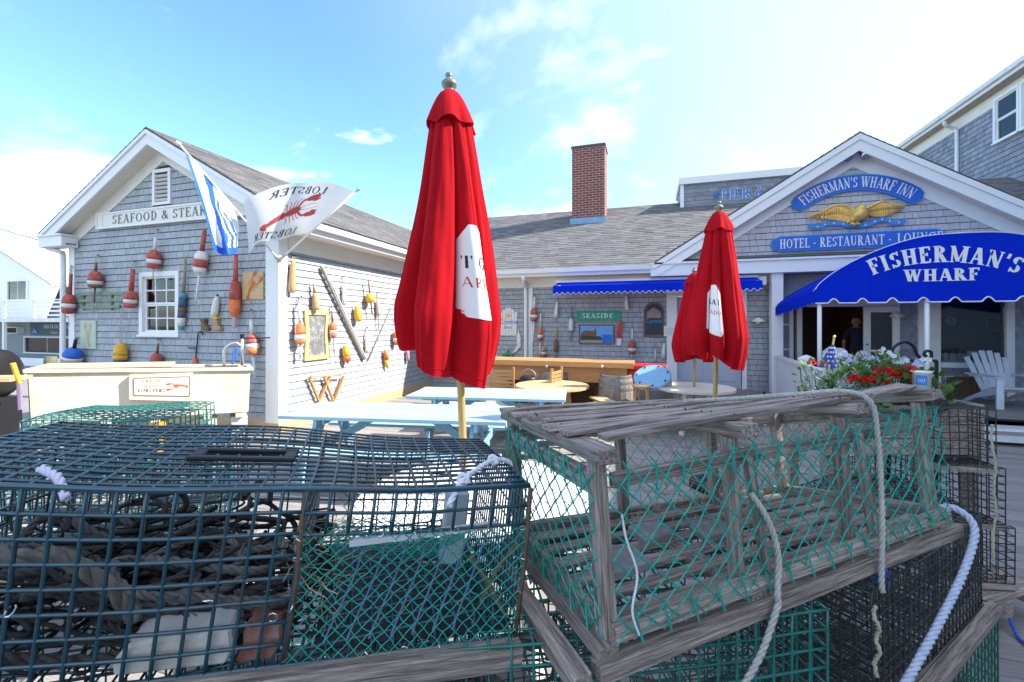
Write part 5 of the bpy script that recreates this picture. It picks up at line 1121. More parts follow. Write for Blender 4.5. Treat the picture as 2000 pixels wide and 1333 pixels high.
for k in range(2, n-1, 4):
    x, z = arcF[k]; bx_, bz_ = back(x, z); MB().tube([Vector((x, FYa, z+.003)), Vector(((x+bx_)/2, (FYa+BYa)/2, (z+bz_)/2+.002)), Vector((bx_, BYa, bz_+.003))], .006, 4).build('seam', CANV, t)
for xs in (xc-1.25, xc+1.25): MB().beam((xs, FYa-.002, zv+.09), (xs, FYa-.002, zarc(xs)), .012, .004, up=Y1).build('seam', CANV, t)
# letters follow an arc on the front panel
pA, pB, pC = onY(1702, 524, FYa), onY(1853, 498, FYa), onY(1990, 521, FYa); ux2, uz2, r2 = circ3(pA, pB, pC); g0, g1 = math.atan2(pA.z-uz2, pA.x-ux2), math.atan2(pC.z-uz2, pC.x-ux2)
def arcm2(u, v, e=0): g = (g0+g1)/2-u/r2; q = r2-.12+v; return Vector((ux2+q*math.cos(g), FYa-.006-e, uz2+q*math.sin(g)))
letter('lettering', "FISHERMAN'S", arcm2, WPRINT, t, .265, abs(g1-g0)*r2*1.03, weight=1.5, track=.14)
a, b = onY(1766, 551, FYa), onY(1913, 551, FYa)
letter('lettering', 'WHARF', flat(Vector(((a.x+b.x)/2, FYa-.002, a.z)), X1, Z1, -Y1), WPRINT, t, .20, b.x-a.x, weight=1.5, track=.1)
for px in (1601, 1811, 2052):
    x = onY(px, 620, FYa+.05).x; MB().lathe((x, FYa+.06, Fz), (x, FYa+.06, zv+.3), [(0, .035), (1, .035)], 10).build('awning_pole', WHITE, t, True)
MB().tube([Vector((x, FYa+.05, z-.03)) for x, z in arcF], .02, 6).build('frame_hoop', STEEL, t)
# ------------------------------------------------------------------ flags on the corner
c0 = Vector((SX+.06, GY-.05, onY(545, 510, GY).z))
tip1 = onX(352, 284, SX-.0); tip2 = onY(697, 373, GY+.02)
t1 = T('blue_white_flag', 'blue and white flag drooping from a white pole on the corner', 'flag', c0, 0, 'flags on the corner post')
t2 = T('lobster_flag', 'white flag with a red lobster blowing from the corner pole', 'flag', c0, 0, 'flags on the corner post')
MB().tube([c0, tip1], .016, 8, taper=.8).build('pole', WHITE, t1, True); MB().tube([c0, tip2], .016, 8, taper=.8).build('pole', WHITE, t2, True)
for tt, tp in ((t1, tip1), (t2, tip2)):
    d = (tp-c0).normalized(); MB().lathe(tp, tp+d*.06, [(0, .02), (.5, .026), (1, .008)], 8).build('finial', STEEL if tt is t2 else WHITE, tt, True); MB().lathe(c0-d*.03, c0+d*.14, [(0, .03), (1, .024)], 8).build('bracket', STEEL, tt, True)
FW = mat('white flag nylon', (.78, .78, .76), .7, .04, trans=.35); FB = mat('blue flag nylon', (.02, .14, .62), .6, .06, trans=.3); FR = mat('flag red print', (.62, .10, .10), .7, .15, 8, trans=.3); FK = mat('flag dark print', (.05, .05, .07), .7)
A = c0.lerp(tip1, .97); Bq = c0.lerp(tip1, .52); Cq = at(424, 488, 5.95); Dq = at(468, 478, 6.35)
def flag1(u, v):                                            # u: along the hoist, v: along the fly
    p = A.lerp(Bq, u).lerp(Cq.lerp(Dq, u), v); w_ = math.sin(PI*min(1, v*1.2))
    return p+Vector((.5, -.86, 0))*(.085*math.sin(u*9.5+v*3.2)*(.25+v))+Vector((.86, .5, 0))*(.05*math.sin(u*7+v*4)*v)+Z1*(-.12*math.sin(PI*u)*v)
mb = MB(); NU, NV = 48, 44; mb.grid(flag1, NU, NV)
for i in range(NU):
    for j in range(NV):
        u, v = (i+.5)/NU, (j+.5)/NV; s_ = math.sin(v*17+u*31)+.8*math.sin(v*41-u*13)
        q_ = u+.05*math.sin(7*v)+.02*math.sin(23*v); mb.m[i*NV+j] = 1 if (u < .10 or .38 < q_ < .56 or (.62 < q_ < .68 and v > .2) or (.74 < q_ < .80 and v > .35) or (v > .92 and .1 < u < .85)) else 0
mb.build('cloth', [FW, FB], t1, True)
A2 = c0.lerp(tip2, .985); B2_ = c0.lerp(tip2, .40); C2 = at(484, 392, 6.25); D2 = at(478, 492, 6.45)
def flag2(u, v):
    p = A2.lerp(B2_, v).lerp(C2.lerp(D2, v), u)
    return p+Z1*(.17*math.sin(PI*u)*(1-v)+.05*math.sin(PI*u))+Vector((.25, -.97, 0))*(.085*math.sin(u*8.5+v*2.0)*(.2+u))+Z1*(.03*math.sin(u*12+v*5)*u)
mb = MB(); mb.grid(flag2, 34, 20); cl2 = mb.build('cloth', FW, t2, True)
def onflag(u, v, e=0):
    e0 = .004; p = flag2(u, v); q = (flag2(u+.01, v)-p).cross(flag2(u, v+.01)-p).normalized()
    if q.dot(Vector((0, 0, EYE))-p) < 0: q = -q
    return p+q*(e0+e)
lobster('lobster_print', lambda x, y, e=0: onflag(.50-x, .52-y*1.5, e), FR, cl2, .62, R(18))
letter('lettering', 'LOBSTER', lambda u, v, e=0: onflag(.50+u, .20-v, e), FK, cl2, .13, .56, sans=False, serif=False, weight=1.0)
letter('lettering', 'LOBSTER', lambda u, v, e=0: onflag(.58+u, .95-v, e), FK, cl2, .13, .56, sans=False, serif=False, weight=1.0)
print('p3 ok')
# ------------------------------------------------------------------ closed red umbrellas
FOLDS = [(0.0, .34), (.9, .40), (1.55, .30), (2.75, .42), (3.45, .34), (4.5, .36), (5.45, .40)]
def umbrella(label, base, ztop, zbot, rb, seed, rot, table_z=None, pole_m=POLE, foldscale=1, hems=None, lean=0, bulge=0):
    LV = Vector((CA, SA, 0))
    rnd = random.Random(seed)
    t = T('closed_umbrella', label, 'umbrella', base, 0, 'closed red umbrellas')
    B = Vector(base); L = ztop-zbot; up = lambda z: Vector((B.x, B.y, z))+LV*(lean*(z-.8))
    th0 = [f[0] for f in FOLDS]; nF = len(FOLDS)
    hem = hems or [rnd.uniform(-.12, .14)*L*.45 for _ in FOLDS]
    def fold(a):                                          # which pleat, place in it
        a = (a) % (2*PI)
        for i in range(nF):
            a0 = th0[i]; a1 = th0[i+1] if i+1 < nF else 2*PI
            if a0 <= a < a1: return i, (a-a0)/(a1-a0)
        return nF-1, 1
    def surf(a, s, out=0):                                # s 0 top .. 1 hem
        i, f = fold(a); dp = FOLDS[i][1]; dq = FOLDS[(i+1) % nF][1]
        pr = (math.sin(PI*f)**.62)                        # rounded ridge, pinched valley
        base_r = .88*(rb/.305)*(.045+.095*min(1, s/.13)**.6+.185*max(0, s-.13)/.67)
        if s > .80: base_r -= rb*.30*((s-.80)/.20)**1.4
        amp = (.14+.46*s)*foldscale*(.65+dp)
        r = base_r*(1-amp+amp*1.28*pr)+out
        aa = a+rot+.20*s*math.sin(PI*f)*(1 if i % 2 else -.6)+.15*s
        hz = hem[i]*(1-f)+hem[(i+1) % nF]*f+.05*math.sin(PI*f)*L*.5
        z = ztop-L*s-hz*(s**3)
        wob = .010*math.sin(5*s+3*i)*s+.0045*s*math.sin(31*a+4*s)+.0035*math.sin(19*a-7*s)*math.sin(9*s+a)
        return up(z)+Vector(((r+wob)*math.cos(aa), (r+wob)*math.sin(aa), 0))+LV*(bulge*s*s)
    NA, NS = 180, 46
    mb = MB(); vs_ = [surf(2*PI*i/NA, .015+.985*j/NS) for j in range(NS+1) for i in range(NA)]
    mb.add(vs_, [(j*NA+i, j*NA+(i+1) % NA, (j+1)*NA+(i+1) % NA, (j+1)*NA+i) for j in range(NS) for i in range(NA)])
    # turned-in hem
    mb2 = []
    cn = mb.build('canopy', REDC, t, True)
    for i in range(nF):                                   # panel seams and the stitched hem
        a = th0[i]+.5*((th0[i+1] if i+1 < nF else 2*PI)-th0[i]); MB().tube([surf(a, .14+.85*j/30, .0008) for j in range(31)], .0022, 5).build('panel_seam', REDC, cn, True)
    MB().tube([surf(2*PI*i/NA, .975, .0006) for i in range(NA)], .0018, 4, closed=True).build('hem_seam', REDC, cn, True)
    mb = MB(); N2 = 96; nz = 8                            # vent cap
    def cap(a, s): r = .03+(rb*.385)*(s**.62)*(1+.09*s*math.sin(6*a+seed)+.04*s*math.sin(11*a)); z = ztop+.015-L*.128*s-.018*L*.5*s*s*(1+math.sin(5*a+seed+1.2)); return up(z)+Vector((r*math.cos(a), r*math.sin(a), 0))
    mb.add([cap(2*PI*i/N2, j/nz) for j in range(nz+1) for i in range(N2)], [(j*N2+i, j*N2+(i+1) % N2, (j+1)*N2+(i+1) % N2, (j+1)*N2+i) for j in range(nz) for i in range(N2)])
    mb.build('vent_cap', REDC, t, True)
    k = L/1.71
    MB().lathe(up(ztop-.02), up(ztop+.135*k), [(0, .035*k), (.18, .042*k), (.22, .028*k), (.3, .03*k), (.42, .046*k), (.55, .05*k), (.66, .036*k), (.72, .016*k), (.78, .022*k), (.88, .024*k), (.96, .016*k), (1, .004)], 16).build('finial', mat('bronze green finial', (.20, .21, .16), .4, .2, metal=.3), t, True)
    MB().lathe(up(0), up(ztop), [(0, .024*k), (1, .024*k)], 12).build('pole', pole_m, t, True)
    MB().lathe(up(zbot+.05), up(zbot+.16), [(0, .034*k), (1, .034*k)], 12).build('runner_hub', pole_m, t, True)
    return t, surf, cn
def wrap(surf, a0, da, s0, ds): return lambda u, v, e=0: surf(a0+u*da, s0-v*ds, .004+e*2)
def patch(name, surf, outline, m, parent, na=26, ns=26, out=.0025):
    """cloth print lying on the canopy: outline(f) -> (a_lo, a_hi) for height fraction f"""
    mb = MB(); rows = []
    for j in range(ns+1):
        s, lo, hi = outline(j/ns); rows.append([surf(lo+(hi-lo)*i/na, s, out) for i in range(na+1)])
    mb.add([p for r_ in rows for p in r_], [(j*(na+1)+i, j*(na+1)+i+1, (j+1)*(na+1)+i+1, (j+1)*(na+1)+i) for j in range(ns) for i in range(na)])
    return mb.build(name, m, parent, True)
D1 = 2.55
b1 = at(908, 900, D1); b1.z = 0
zt1 = at(883, 183, D1).z; zb1 = at(883, 712, D1).z
view1 = math.atan2(-b1.y, -b1.x)                      # direction from the pole to the camera
um1, sf1, cn1 = umbrella('large closed red umbrella with white logo panel above the round white table', (b1.x, b1.y, 0), zt1, zb1, .288, 3, view1-2.35-.25, hems=[-.15, -.17, -.10, .06, .10, -.08, -.10], lean=-.038, bulge=-.085)
# canopy angles that face the camera's right-hand side
def find_angle(surf, s, px_target, base):
    best = None
    for i in range(720):
        a = 2*PI*i/720; p = surf(a, s); x, y = pix(p)
        vis = (p-Vector((base.x, base.y, p.z))).normalized().dot((Vector((0, 0, p.z))-p).normalized())
        if vis < .05: continue
        e = abs(x-px_target)
        if best is None or e < best[0]: best = (e, a)
    return best[1]
def panel(surf, cn, base, pxc, s0, s1, half, top_point=True):
    ac = find_angle(surf, (s0+s1)/2, pxc, base)
    def o(f):
        s = s0+(s1-s0)*f; hw2 = half*(min(1, .35+f*4) if top_point else 1)*(1 if f < .93 else 1-.35*(f-.93)/.07)
        return s, ac-hw2, ac+hw2
    return ac, patch('logo_panel', surf, o, WPRINT, cn)
ac, pn = panel(sf1, cn1, b1, 936, .50, .80, .28)
sg_ = 1
p_, q_ = pix(sf1(ac, .6)), pix(sf1(ac+.05, .6)); sg_ = 1 if q_[0] > p_[0] else -1
letter('lettering', 'T G', wrap(sf1, ac-sg_*.03, sg_*1.0, .645, .55), BPRINT, pn, .075, .40, serif=False, weight=1.15)
letter('lettering', 'ARB', wrap(sf1, ac-sg_*.03, sg_*1.0, .705, .55), RPRINT, pn, .058, .40, serif=False, weight=.8)
ar = find_angle(sf1, .62, 828, b1)
letter('lettering', 'R', wrap(sf1, ar, sg_*1.0, .645, .55), BPRINT, cn1, .075, .10, serif=False, weight=1.25)
patch('logo_panel', sf1, lambda f: (.685+.06*f, ar-.06*math.sin(PI*f)-.02, ar+.06*math.sin(PI*f)+.02), WPRINT, cn1, 6, 8)
D2 = 4.75
b2 = at(1396, 760, D2); b2.z = 0
um2, sf2, cn2 = umbrella('smaller closed red umbrella whose panel shows GAY and BADO', (b2.x, b2.y, 0), at(1405, 416, D2).z, at(1405, 706, D2).z, .32, 5, math.atan2(-b2.y, -b2.x)-1.40, foldscale=.9, lean=.02, bulge=-.0, hems=[-.1, -.12, -.02, .08, .04, -.1, -.08])
ac2, pn2 = panel(sf2, cn2, b2, 1394, .50, .84, .24)
p_, q_ = pix(sf2(ac2, .6)), pix(sf2(ac2+.05, .6)); sg_ = 1 if q_[0] > p_[0] else -1
letter('lettering', 'GAY', wrap(sf2, ac2, sg_*1.0, .635, .5), BPRINT, pn2, .075, .42, serif=False, weight=1.2)
letter('lettering', 'BADO', wrap(sf2, ac2, sg_*1.0, .70, .5), RPRINT, pn2, .055, .42, serif=False, weight=.9)
D3 = 7.2; b3 = at(1356, 760, D3); b3.z = 0
um3, sf3, cn3 = umbrella('farther closed red umbrella partly hidden behind the nearer one', (b3.x, b3.y, 0), at(1358, 535, D3).z, at(1358, 700, D3).z, .33, 9, math.atan2(-b3.y, -b3.x)-1.0)

# ------------------------------------------------------------------ tables
def cam_yaw(extra=0): return YAW+extra
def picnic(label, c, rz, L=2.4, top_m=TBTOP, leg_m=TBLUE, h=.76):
    t = T('picnic_table', label, 'table', c, rz, 'blue picnic tables'); Mw = PM[t.name]; W = lambda x, y, z: Mw @ Vector((x, y, z))
    for i in range(5):
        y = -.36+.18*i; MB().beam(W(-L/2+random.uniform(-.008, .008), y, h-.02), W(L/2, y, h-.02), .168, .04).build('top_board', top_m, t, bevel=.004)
    for s in (-1, 1):
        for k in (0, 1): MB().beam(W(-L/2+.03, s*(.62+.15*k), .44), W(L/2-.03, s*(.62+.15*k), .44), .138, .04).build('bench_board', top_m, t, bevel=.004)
    for x in (-L/2+.38, L/2-.38):
        for s in (-1, 1): MB().beam(W(x, s*.60, 0), W(x, s*.20, h-.042), .045, .13, up=Y1).build('leg', leg_m, t)
        MB().beam(W(x+.048, -.78, .40), W(x+.048, .78, .40), .04, .10).build('cross_beam', leg_m, t); MB().beam(W(x+.048, -.42, h-.085), W(x+.048, .42, h-.085), .04, .085).build('top_cleat', leg_m, t)
        d = 1 if x < 0 else -1; MB().beam(W(x+d*.09, 0, .40), W(x+d*.62, 0, h-.045), .05, .09).build('brace', leg_m, t)
    return t
c = onZ(775, 812, .76); e1, e2 = onZ(553, 806, .76), onZ(984, 818, .76)
c = (e1+e2)/2; rz = math.atan2(e2.y-e1.y, e2.x-e1.x)
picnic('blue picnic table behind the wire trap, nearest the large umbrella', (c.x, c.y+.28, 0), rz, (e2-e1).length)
e1, e2 = onZ(806, 766, .76), onZ(1103, 773, .76); c = (e1+e2)/2; rz = math.atan2(e2.y-e1.y, e2.x-e1.x)
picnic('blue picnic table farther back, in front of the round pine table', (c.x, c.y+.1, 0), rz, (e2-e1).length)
def round_table(label, c, r, m, h=.75, benches=True, n=7, legm=None, group=None, rz=.3):
    t = T('round_table', label, 'table', c, rz, group); Mw = PM[t.name]; W = lambda x, y, z: Mw @ Vector((x, y, z)); legm = legm or m
    for i in range(n):
        y0, y1 = -r+2*r*i/n+.004, -r+2*r*(i+1)/n-.004
        P = [(math.sqrt(max(0, r*r-y*y)), y) for y in [y0+(y1-y0)*k/6 for k in range(7)]]; P += [(-x, y) for x, y in reversed(P)]
        mb = MB(); mb.prism(P, W(0, 0, 0), Mw.to_3x3() @ X1, Mw.to_3x3() @ Y1, Z1, h-.035, h); mb.build('top_board', m, t)
    for k in range(4):
        a = PI/4+PI/2*k; MB().beam(W(math.cos(a)*r*.62, math.sin(a)*r*.62, 0), W(math.cos(a)*r*.45, math.sin(a)*r*.45, h-.036), .07, .07).build('leg', legm, t)
        if benches:
            a = PI/2*k; rr_ = r+.34; tx, ty = -math.sin(a), math.cos(a)
            MB().beam(W(math.cos(a)*rr_-tx*.42, math.sin(a)*rr_-ty*.42, .44), W(math.cos(a)*rr_+tx*.42, math.sin(a)*rr_+ty*.42, .44), .26, .036).build('bench', m, t, bevel=.005)
            MB().beam(W(math.cos(a)*r*.2, math.sin(a)*r*.2, .36), W(math.cos(a)*(rr_+.1), math.sin(a)*(rr_+.1), .40), .05, .08).build('bench_arm', legm, t)
            MB().beam(W(math.cos(a)*rr_, math.sin(a)*rr_, 0), W(math.cos(a)*rr_, math.sin(a)*rr_, .42), .07, .07).build('bench_leg', legm, t)
    MB().beam(W(-r*.75, 0, h-.07), W(r*.75, 0, h-.07), .06, .065).build('cleat', legm, t)
    return t
WTAB = mat('white painted table board', (.72, .72, .70), .55, .08, 4, rand=.05, dirt=(.5, .48, .44), dirt_amt=.3)
round_table('round white plank table under the large red umbrella', (b1.x+.1, b1.y, 0), .70, WTAB, .80, False, 7, rz=YAW)
c = onZ(1078, 752, .75); round_table('round pine table with benches in front of the bar', (c.x, c.y, 0), .62, PINE, .75, True, group='round pine tables', rz=.5)
round_table('round pale table under the farther red umbrella', (b3.x, b3.y, 0), .62, mat('cream table board', (.68, .62, .50), .55, .1, rand=.06), .74, False, rz=.2)
MB().lathe((b2.x, b2.y, 0), (b2.x, b2.y, .14), [(0, .26), (.4, .26), (.6, .2), (.7, .05), (1, .045)], 20).build('base', BLACK, um2, True)
# ------------------------------------------------------------------ bar, barrels, chairs
BFy = 8.45
x0 = onY(900, 705, BFy).x; x1 = onY(1238, 712, BFy).x; zb_ = onY(1100, 705, BFy).z
t = T('wharf_bar', 'long orange cedar bar with plank front below the buoys', 'bar', ((x0+x1)/2, BFy+.4, 0))
for k in range(3): MB().bx(x0-.1, x1+.0, BFy-.12+.24*k+.004, BFy+.12+.24*k-.004, zb_-.05, zb_).build('top_board', CEDAR, t, bevel=.004)
MB().bx(x0-.1, x1, BFy-.15, BFy-.121, zb_-.1, zb_-.002).build('edge_board', CEDAR, t)
MB().bx(x0-.1, x1-.12, BFy-.05, BFy-.01, zb_-.40, zb_-.06).build('front_board', CEDAR, t)
FRB = mat('knotty brown plank', (.22, .115, .05), .75, .3, 8, stretch=(1, 8, 8), rand=.15)
z = .05
while z < zb_-.42: MB().bx(x0-.1, x1-.12, BFy+.32, BFy+.35, z, z+.145).build('back_plank', FRB, t); z += .15
for px in (1068, 1176): a = onY(px, 710, BFy-.16); MB().lathe(a-Z1*.03, a-Z1*.09, [(0, .01), (.3, .03), (1, .018)], 8).build('string_light', OFFW, t, True)
lx0, lx1 = onY(1118, 770, BFy+.3).x, onY(1160, 770, BFy+.3).x; mb = MB()
lt = MB().bx(lx0, lx1, BFy+.30, BFy+.305, .12, .5).build('lattice_backing', DARK, t)
for i in range(-5, 12):
    for s in (-1, 1):
        a0 = lx0+.07*i; pts = []
        seg = [(a0, .12), (a0+.38, .5)] if s > 0 else [(a0+.38, .12), (a0, .5)]
        (ax_, az_), (bx2, bz2) = seg
        f0 = max(0, (lx0-ax_)/(bx2-ax_) if bx2 > ax_ else (lx1-ax_)/(bx2-ax_)); f1 = min(1, (lx1-ax_)/(bx2-ax_) if bx2 > ax_ else (lx0-ax_)/(bx2-ax_))
        if f1-f0 > .05: MB().beam((ax_+(bx2-ax_)*f0, BFy+.285+.008*s, az_+(bz2-az_)*f0), (ax_+(bx2-ax_)*f1, BFy+.285+.008*s, az_+(bz2-az_)*f1), .02, .008).build('lattice_strip', FRB, t)
STAVE = mat('grey barrel stave', (.27, .24, .20), .85, .3, 8, .3, 30, island=.16, stretch=(6, 6, 1), dirt=(.12, .10, .08), dirt_amt=.5)
STAVE2 = mat('tan barrel stave', (.48, .34, .18), .8, .25, 8, .3, 30, island=.14, stretch=(6, 6, 1))
def barrel(label, c, h, r, m):
    t = T('wooden_barrel', label, 'barrel', c, random.uniform(0, .3), 'barrels along the bar'); C = Vector(c); n = 20
    pr = [(s, r*(.80+.20*math.sin(PI*(.08+.84*s)))) for s in [i/8 for i in range(9)]]
    for k in range(n):
        a0, a1 = 2*PI*k/n+.01, 2*PI*(k+1)/n-.01; vs_ = []
        for s, q in pr:
            for a, rr_ in ((a0, q), (a1, q), (a1, q-.025), (a0, q-.025)): vs_.append(C+Vector((rr_*math.cos(a), rr_*math.sin(a), h*s)))
        fs_ = [(i*4+j, i*4+(j+1) % 4, (i+1)*4+(j+1) % 4, (i+1)*4+j) for i in range(8) for j in range(4)]+[(0, 3, 2, 1), (32, 33, 34, 35)]
        MB().add(vs_, fs_).build('stave', m, t)
    for s in (.04, .16, .30, .70, .84, .96):
        q = r*(.80+.20*math.sin(PI*(.08+.84*s)))+.004; mb = MB(); mb.lathe(C+Z1*(h*s-.022), C+Z1*(h*s+.022), [(0, q), (1, q)], 28, capa=False, capb=False); mb.build('hoop', mat('dull barrel hoop', (.30, .30, .31), .5, .2, metal=.6), t, True)
    MB().lathe(C+Z1*(h-.05), C+Z1*(h-.03), [(0, r*.82), (1, r*.82)], 20).build('head', m, t)
    return t
for px, y, lab, m, h in ((1203, 812, 'grey oak barrel with metal hoops at the open end of the bar', STAVE, .86), (1082, 808, 'grey barrel at the middle of the bar behind the round pine table', STAVE, .84), (966, 805, 'tan barrel under the bar beside the slatted chair', STAVE2, .84)):
    c = onZ(px, y, 0); c.y = min(c.y, BFy-.12) if px > 1100 else BFy+.02; c.x = onY(px, 750, c.y).x; barrel(lab, (c.x, c.y, 0), h if px < 1100 else .84, .33, m)
def chair(label, c, rz):
    t = T('slatted_chair', label, 'chair', c, rz, 'folding wooden chairs at the bar'); Mw = PM[t.name]; W = lambda x, y, z: Mw @ Vector((x, y, z))
    for s in (-1, 1):
        MB().beam(W(s*.21, -.20, 0), W(s*.21, -.26, 1.0), .03, .04).build('back_post', CEDAR, t); MB().beam(W(s*.21, .22, 0), W(s*.21, .18, .46), .03, .04).build('front_leg', CEDAR, t)
        MB().beam(W(s*.21, -.24, .44), W(s*.21, .22, .44), .025, .04).build('seat_rail', CEDAR, t)
    for i in range(7): MB().beam(W(-.195, -.235-.004*i, .52+.066*i), W(.195, -.235-.004*i, .52+.066*i), .016, .045).build('back_slat', CEDAR, t)
    for i in range(6): MB().beam(W(-.2, -.18+.075*i, .47), W(.2, -.18+.075*i, .47), .055, .014).build('seat_slat', CEDAR, t)
    MB().beam(W(-.2, .2, .2), W(.2, .2, .2), .02, .03).build('stretcher', CEDAR, t)
    return t
c = onZ(998, 812, 0); chair('slatted wooden chair with its back to us at the bar', (c.x, 7.75, 0), .05)
c2 = at(1062, 780, 7.9); chair('slatted wooden chair seen edge on beside the round pine table', (c2.x, c2.y, 0), 1.35)
# blue-lidded drum, stool and red cooler at the end of the bar
DB = at(1284, 770, 7.6); t = T('metal_drum', 'tilted grey drum with light blue lid at the end of the bar', 'drum', (DB.x, DB.y, 0)); c = at(1283, 748, 7.6); ax = (at(1268, 737, 7.25)-at(1290, 752, 7.7)).normalized(); ax = (Vector((-.12, -.50, .80))).normalized()
lidc = at(1274, 737, 7.4); rr_ = .31
MB().lathe(lidc-ax*.62, lidc, [(0, .26), (.1, .29), (.9, .305), (1, .305)], 24).build('drum', mat('dull zinc', (.45, .47, .48), .4, .15, metal=.6), t, True)
ld = MB().lathe(lidc, lidc+ax*.03, [(0, rr_), (.6, rr_), (1, rr_-.02)], 28).build('lid', mat('light blue lid', (.20, .40, .58), .45, .1), t)
u_ = ax.cross(Z1).normalized(); v_ = u_.cross(ax)
for k in range(7): a = 2*PI*k/7; q = lidc+u_*(.26*math.cos(a))+v_*(.26*math.sin(a)); MB().lathe(q+ax*.03, q+ax*.045, [(0, .017), (1, .014)], 8).build('bolt', BLACK, ld)
for s in (-1, 1): MB().beam(lidc-ax*.5+u_*s*.22, Vector((lidc.x+u_.x*s*.25, lidc.y+.3, 0)), .04, .04).build('cradle_leg', BROWN, t)
c = at(1253, 760, 7.0); t = T('bar_stool', 'low wooden stool standing before the blue-lidded drum', 'stool', (c.x, c.y, 0)); zs_ = at(1253, 752, 7.0).z
MB().lathe((c.x, c.y, zs_-.03), (c.x, c.y, zs_), [(0, .15), (1, .16)], 18).build('seat', PINE, t)
for k in range(4): a = PI/4+PI/2*k; MB().beam((c.x+.2*math.cos(a), c.y+.2*math.sin(a), 0), (c.x+.11*math.cos(a), c.y+.11*math.sin(a), zs_-.031), .035, .035).build('leg', CEDAR, t)
for k in range(2): MB().beam((c.x-.17, c.y+(.12 if k else -.12), .22+.08*k), (c.x+.17, c.y+(.12 if k else -.12), .22+.08*k), .02, .02).build('rung', CEDAR, t)
c = at(1246, 760, 8.3); t = T('red_cooler', 'red cooler box with closed lid behind the stool', 'cooler', (c.x+.05, c.y, 0)); REDP = mat('red plastic', (.55, .02, .02), .4)
z1_ = at(1246, 712, 8.3).z; MB().bx(c.x-.2, c.x+.5, c.y-.2, c.y+.25, .0, z1_-.09).build('body', REDP, t, bevel=.02); MB().bx(c.x-.22, c.x+.52, c.y-.22, c.y+.27, z1_-.088, z1_).build('lid', REDP, t, bevel=.015); MB().tube(arcpts(Vector((c.x-.23, c.y-.1, .5)), Y1, Z1, .11, R(-80), R(80), 8), .012, 6).build('handle', OFFW, t)
t = T('lobster_pot_kettle', 'black kettle on the bar shelf between the two chairs', 'kettle', at(1030, 745, 8.2)); c = at(1032, 742, 8.25); MB().lathe(c-Z1*.13, c+Z1*.07, [(0, .12), (.2, .17), (.8, .17), (1, .13)], 16).build('pot', BLACK, t, True); MB().bx(c.x-.3, c.x+.3, c.y-.12, c.y+.12, c.z-.17, c.z-.135).build('shelf', FRB, t); MB().tube(arcpts(c+Z1*.05, X1, Z1, .15, 0, PI, 8), .008, 5).build('handle', STEEL, t)
# ------------------------------------------------------------------ lobster tank on blocks, grill
dL, dR = 4.96, 6.2
TL, TR = at(52, 728, dL), at(489, 723, dR); BL, BR_ = at(58, 830, dL), at(485, 806, dR)
t = T('lobster_tank', 'long cream fibreglass lobster tank raised on blocks before the shingle wall', 'tank', ((TL.x+TR.x)/2, (TL.y+TR.y)/2, 0))
u2 = (TR-TL); u2.z = 0; u2.normalize(); nb = Vector((-u2.y, u2.x, 0)); DP = .62
mb = MB(); mb.add([BL, BR_, TR, TL, BL+nb*DP, BR_+nb*DP, TR+nb*DP, TL+nb*DP], [(0, 1, 2, 3), (5, 4, 7, 6), (4, 0, 3, 7), (1, 5, 6, 2), (4, 5, 1, 0)]); mb.build('tub', IVORY, t, bevel=.012)
for a, b in ((TL, TR), (TL+nb*DP, TR+nb*DP), (TL, TL+nb*DP), (TR, TR+nb*DP)): MB().beam(a+(a-b).normalized()*.03+Z1*.012, b+(b-a).normalized()*.03+Z1*.012, .07, .045).build('rim', IVORY, t, bevel=.008)
LIDM = mat('stained plywood lid', (.52, .44, .30), .8, .2, 6, dirt=(.2, .15, .1), dirt_amt=.5)
MB().add([TL.lerp(TR, .02)+nb*.04+Z1*.036, TL.lerp(TR, .60)+nb*.04+Z1*.05, TL.lerp(TR, .60)+nb*(DP-.04)+Z1*.06, TL.lerp(TR, .02)+nb*(DP-.04)+Z1*.04]+[p+Z1*.02 for p in (TL.lerp(TR, .02)+nb*.04+Z1*.036, TL.lerp(TR, .60)+nb*.04+Z1*.05, TL.lerp(TR, .60)+nb*(DP-.04)+Z1*.06, TL.lerp(TR, .02)+nb*(DP-.04)+Z1*.04)], [(0, 1, 2, 3), (4, 7, 6, 5), (0, 4, 5, 1), (1, 5, 6, 2), (2, 6, 7, 3), (3, 7, 4, 0)]).build('lid', LIDM, t)
fn_ = -nb
def tf(fx, fz, off=0): return (BL.lerp(BR_, fx)).lerp(TL.lerp(TR, fx), fz)+fn_*off
q = [(.40, .40), (.70, .32), (.70, .985), (.40, .93)]
q = [(.405, .42), (.70, .33), (.70, .96), (.405, .93)]
bb = [tf(x, z, .012) for x, z in q]; ff = [tf(x, z, .085) for x, z in q]
mb = MB(); mb.add(bb+ff, [(4, 5, 6, 7), (0, 3, 2, 1), (0, 1, 5, 4), (1, 2, 6, 5), (2, 3, 7, 6), (3, 0, 4, 7)]); sbx = mb.build('sign_box', IVORY, t, bevel=.006)
def sf(u, v, e=0):                                      # u,v 0..1 over the sign box face
    a = ff[0].lerp(ff[1], u); b = ff[3].lerp(ff[2], u); return a.lerp(b, v)+fn_*(.004+e)
MB().add([sf(.08, .2), sf(.95, .2), sf(.95, .88), sf(.08, .88)], [(0, 1, 2, 3)]).build('sign_face', mat('cream sign face', (.75, .70, .58), .6, .08), sbx)
mb = MB()
for a, b in (((.08, .2), (.95, .2)), ((.95, .2), (.95, .88)), ((.95, .88), (.08, .88)), ((.08, .88), (.08, .2))): mb.tube([sf(*a, .003), sf(*b, .003)], .004, 4)
mb.build('sign_border', BROWN, sbx)
REDI = mat('faded red ink', (.50, .12, .05), .7, .3, 20); BRI = mat('brown ink', (.16, .09, .06), .7, .3, 20)
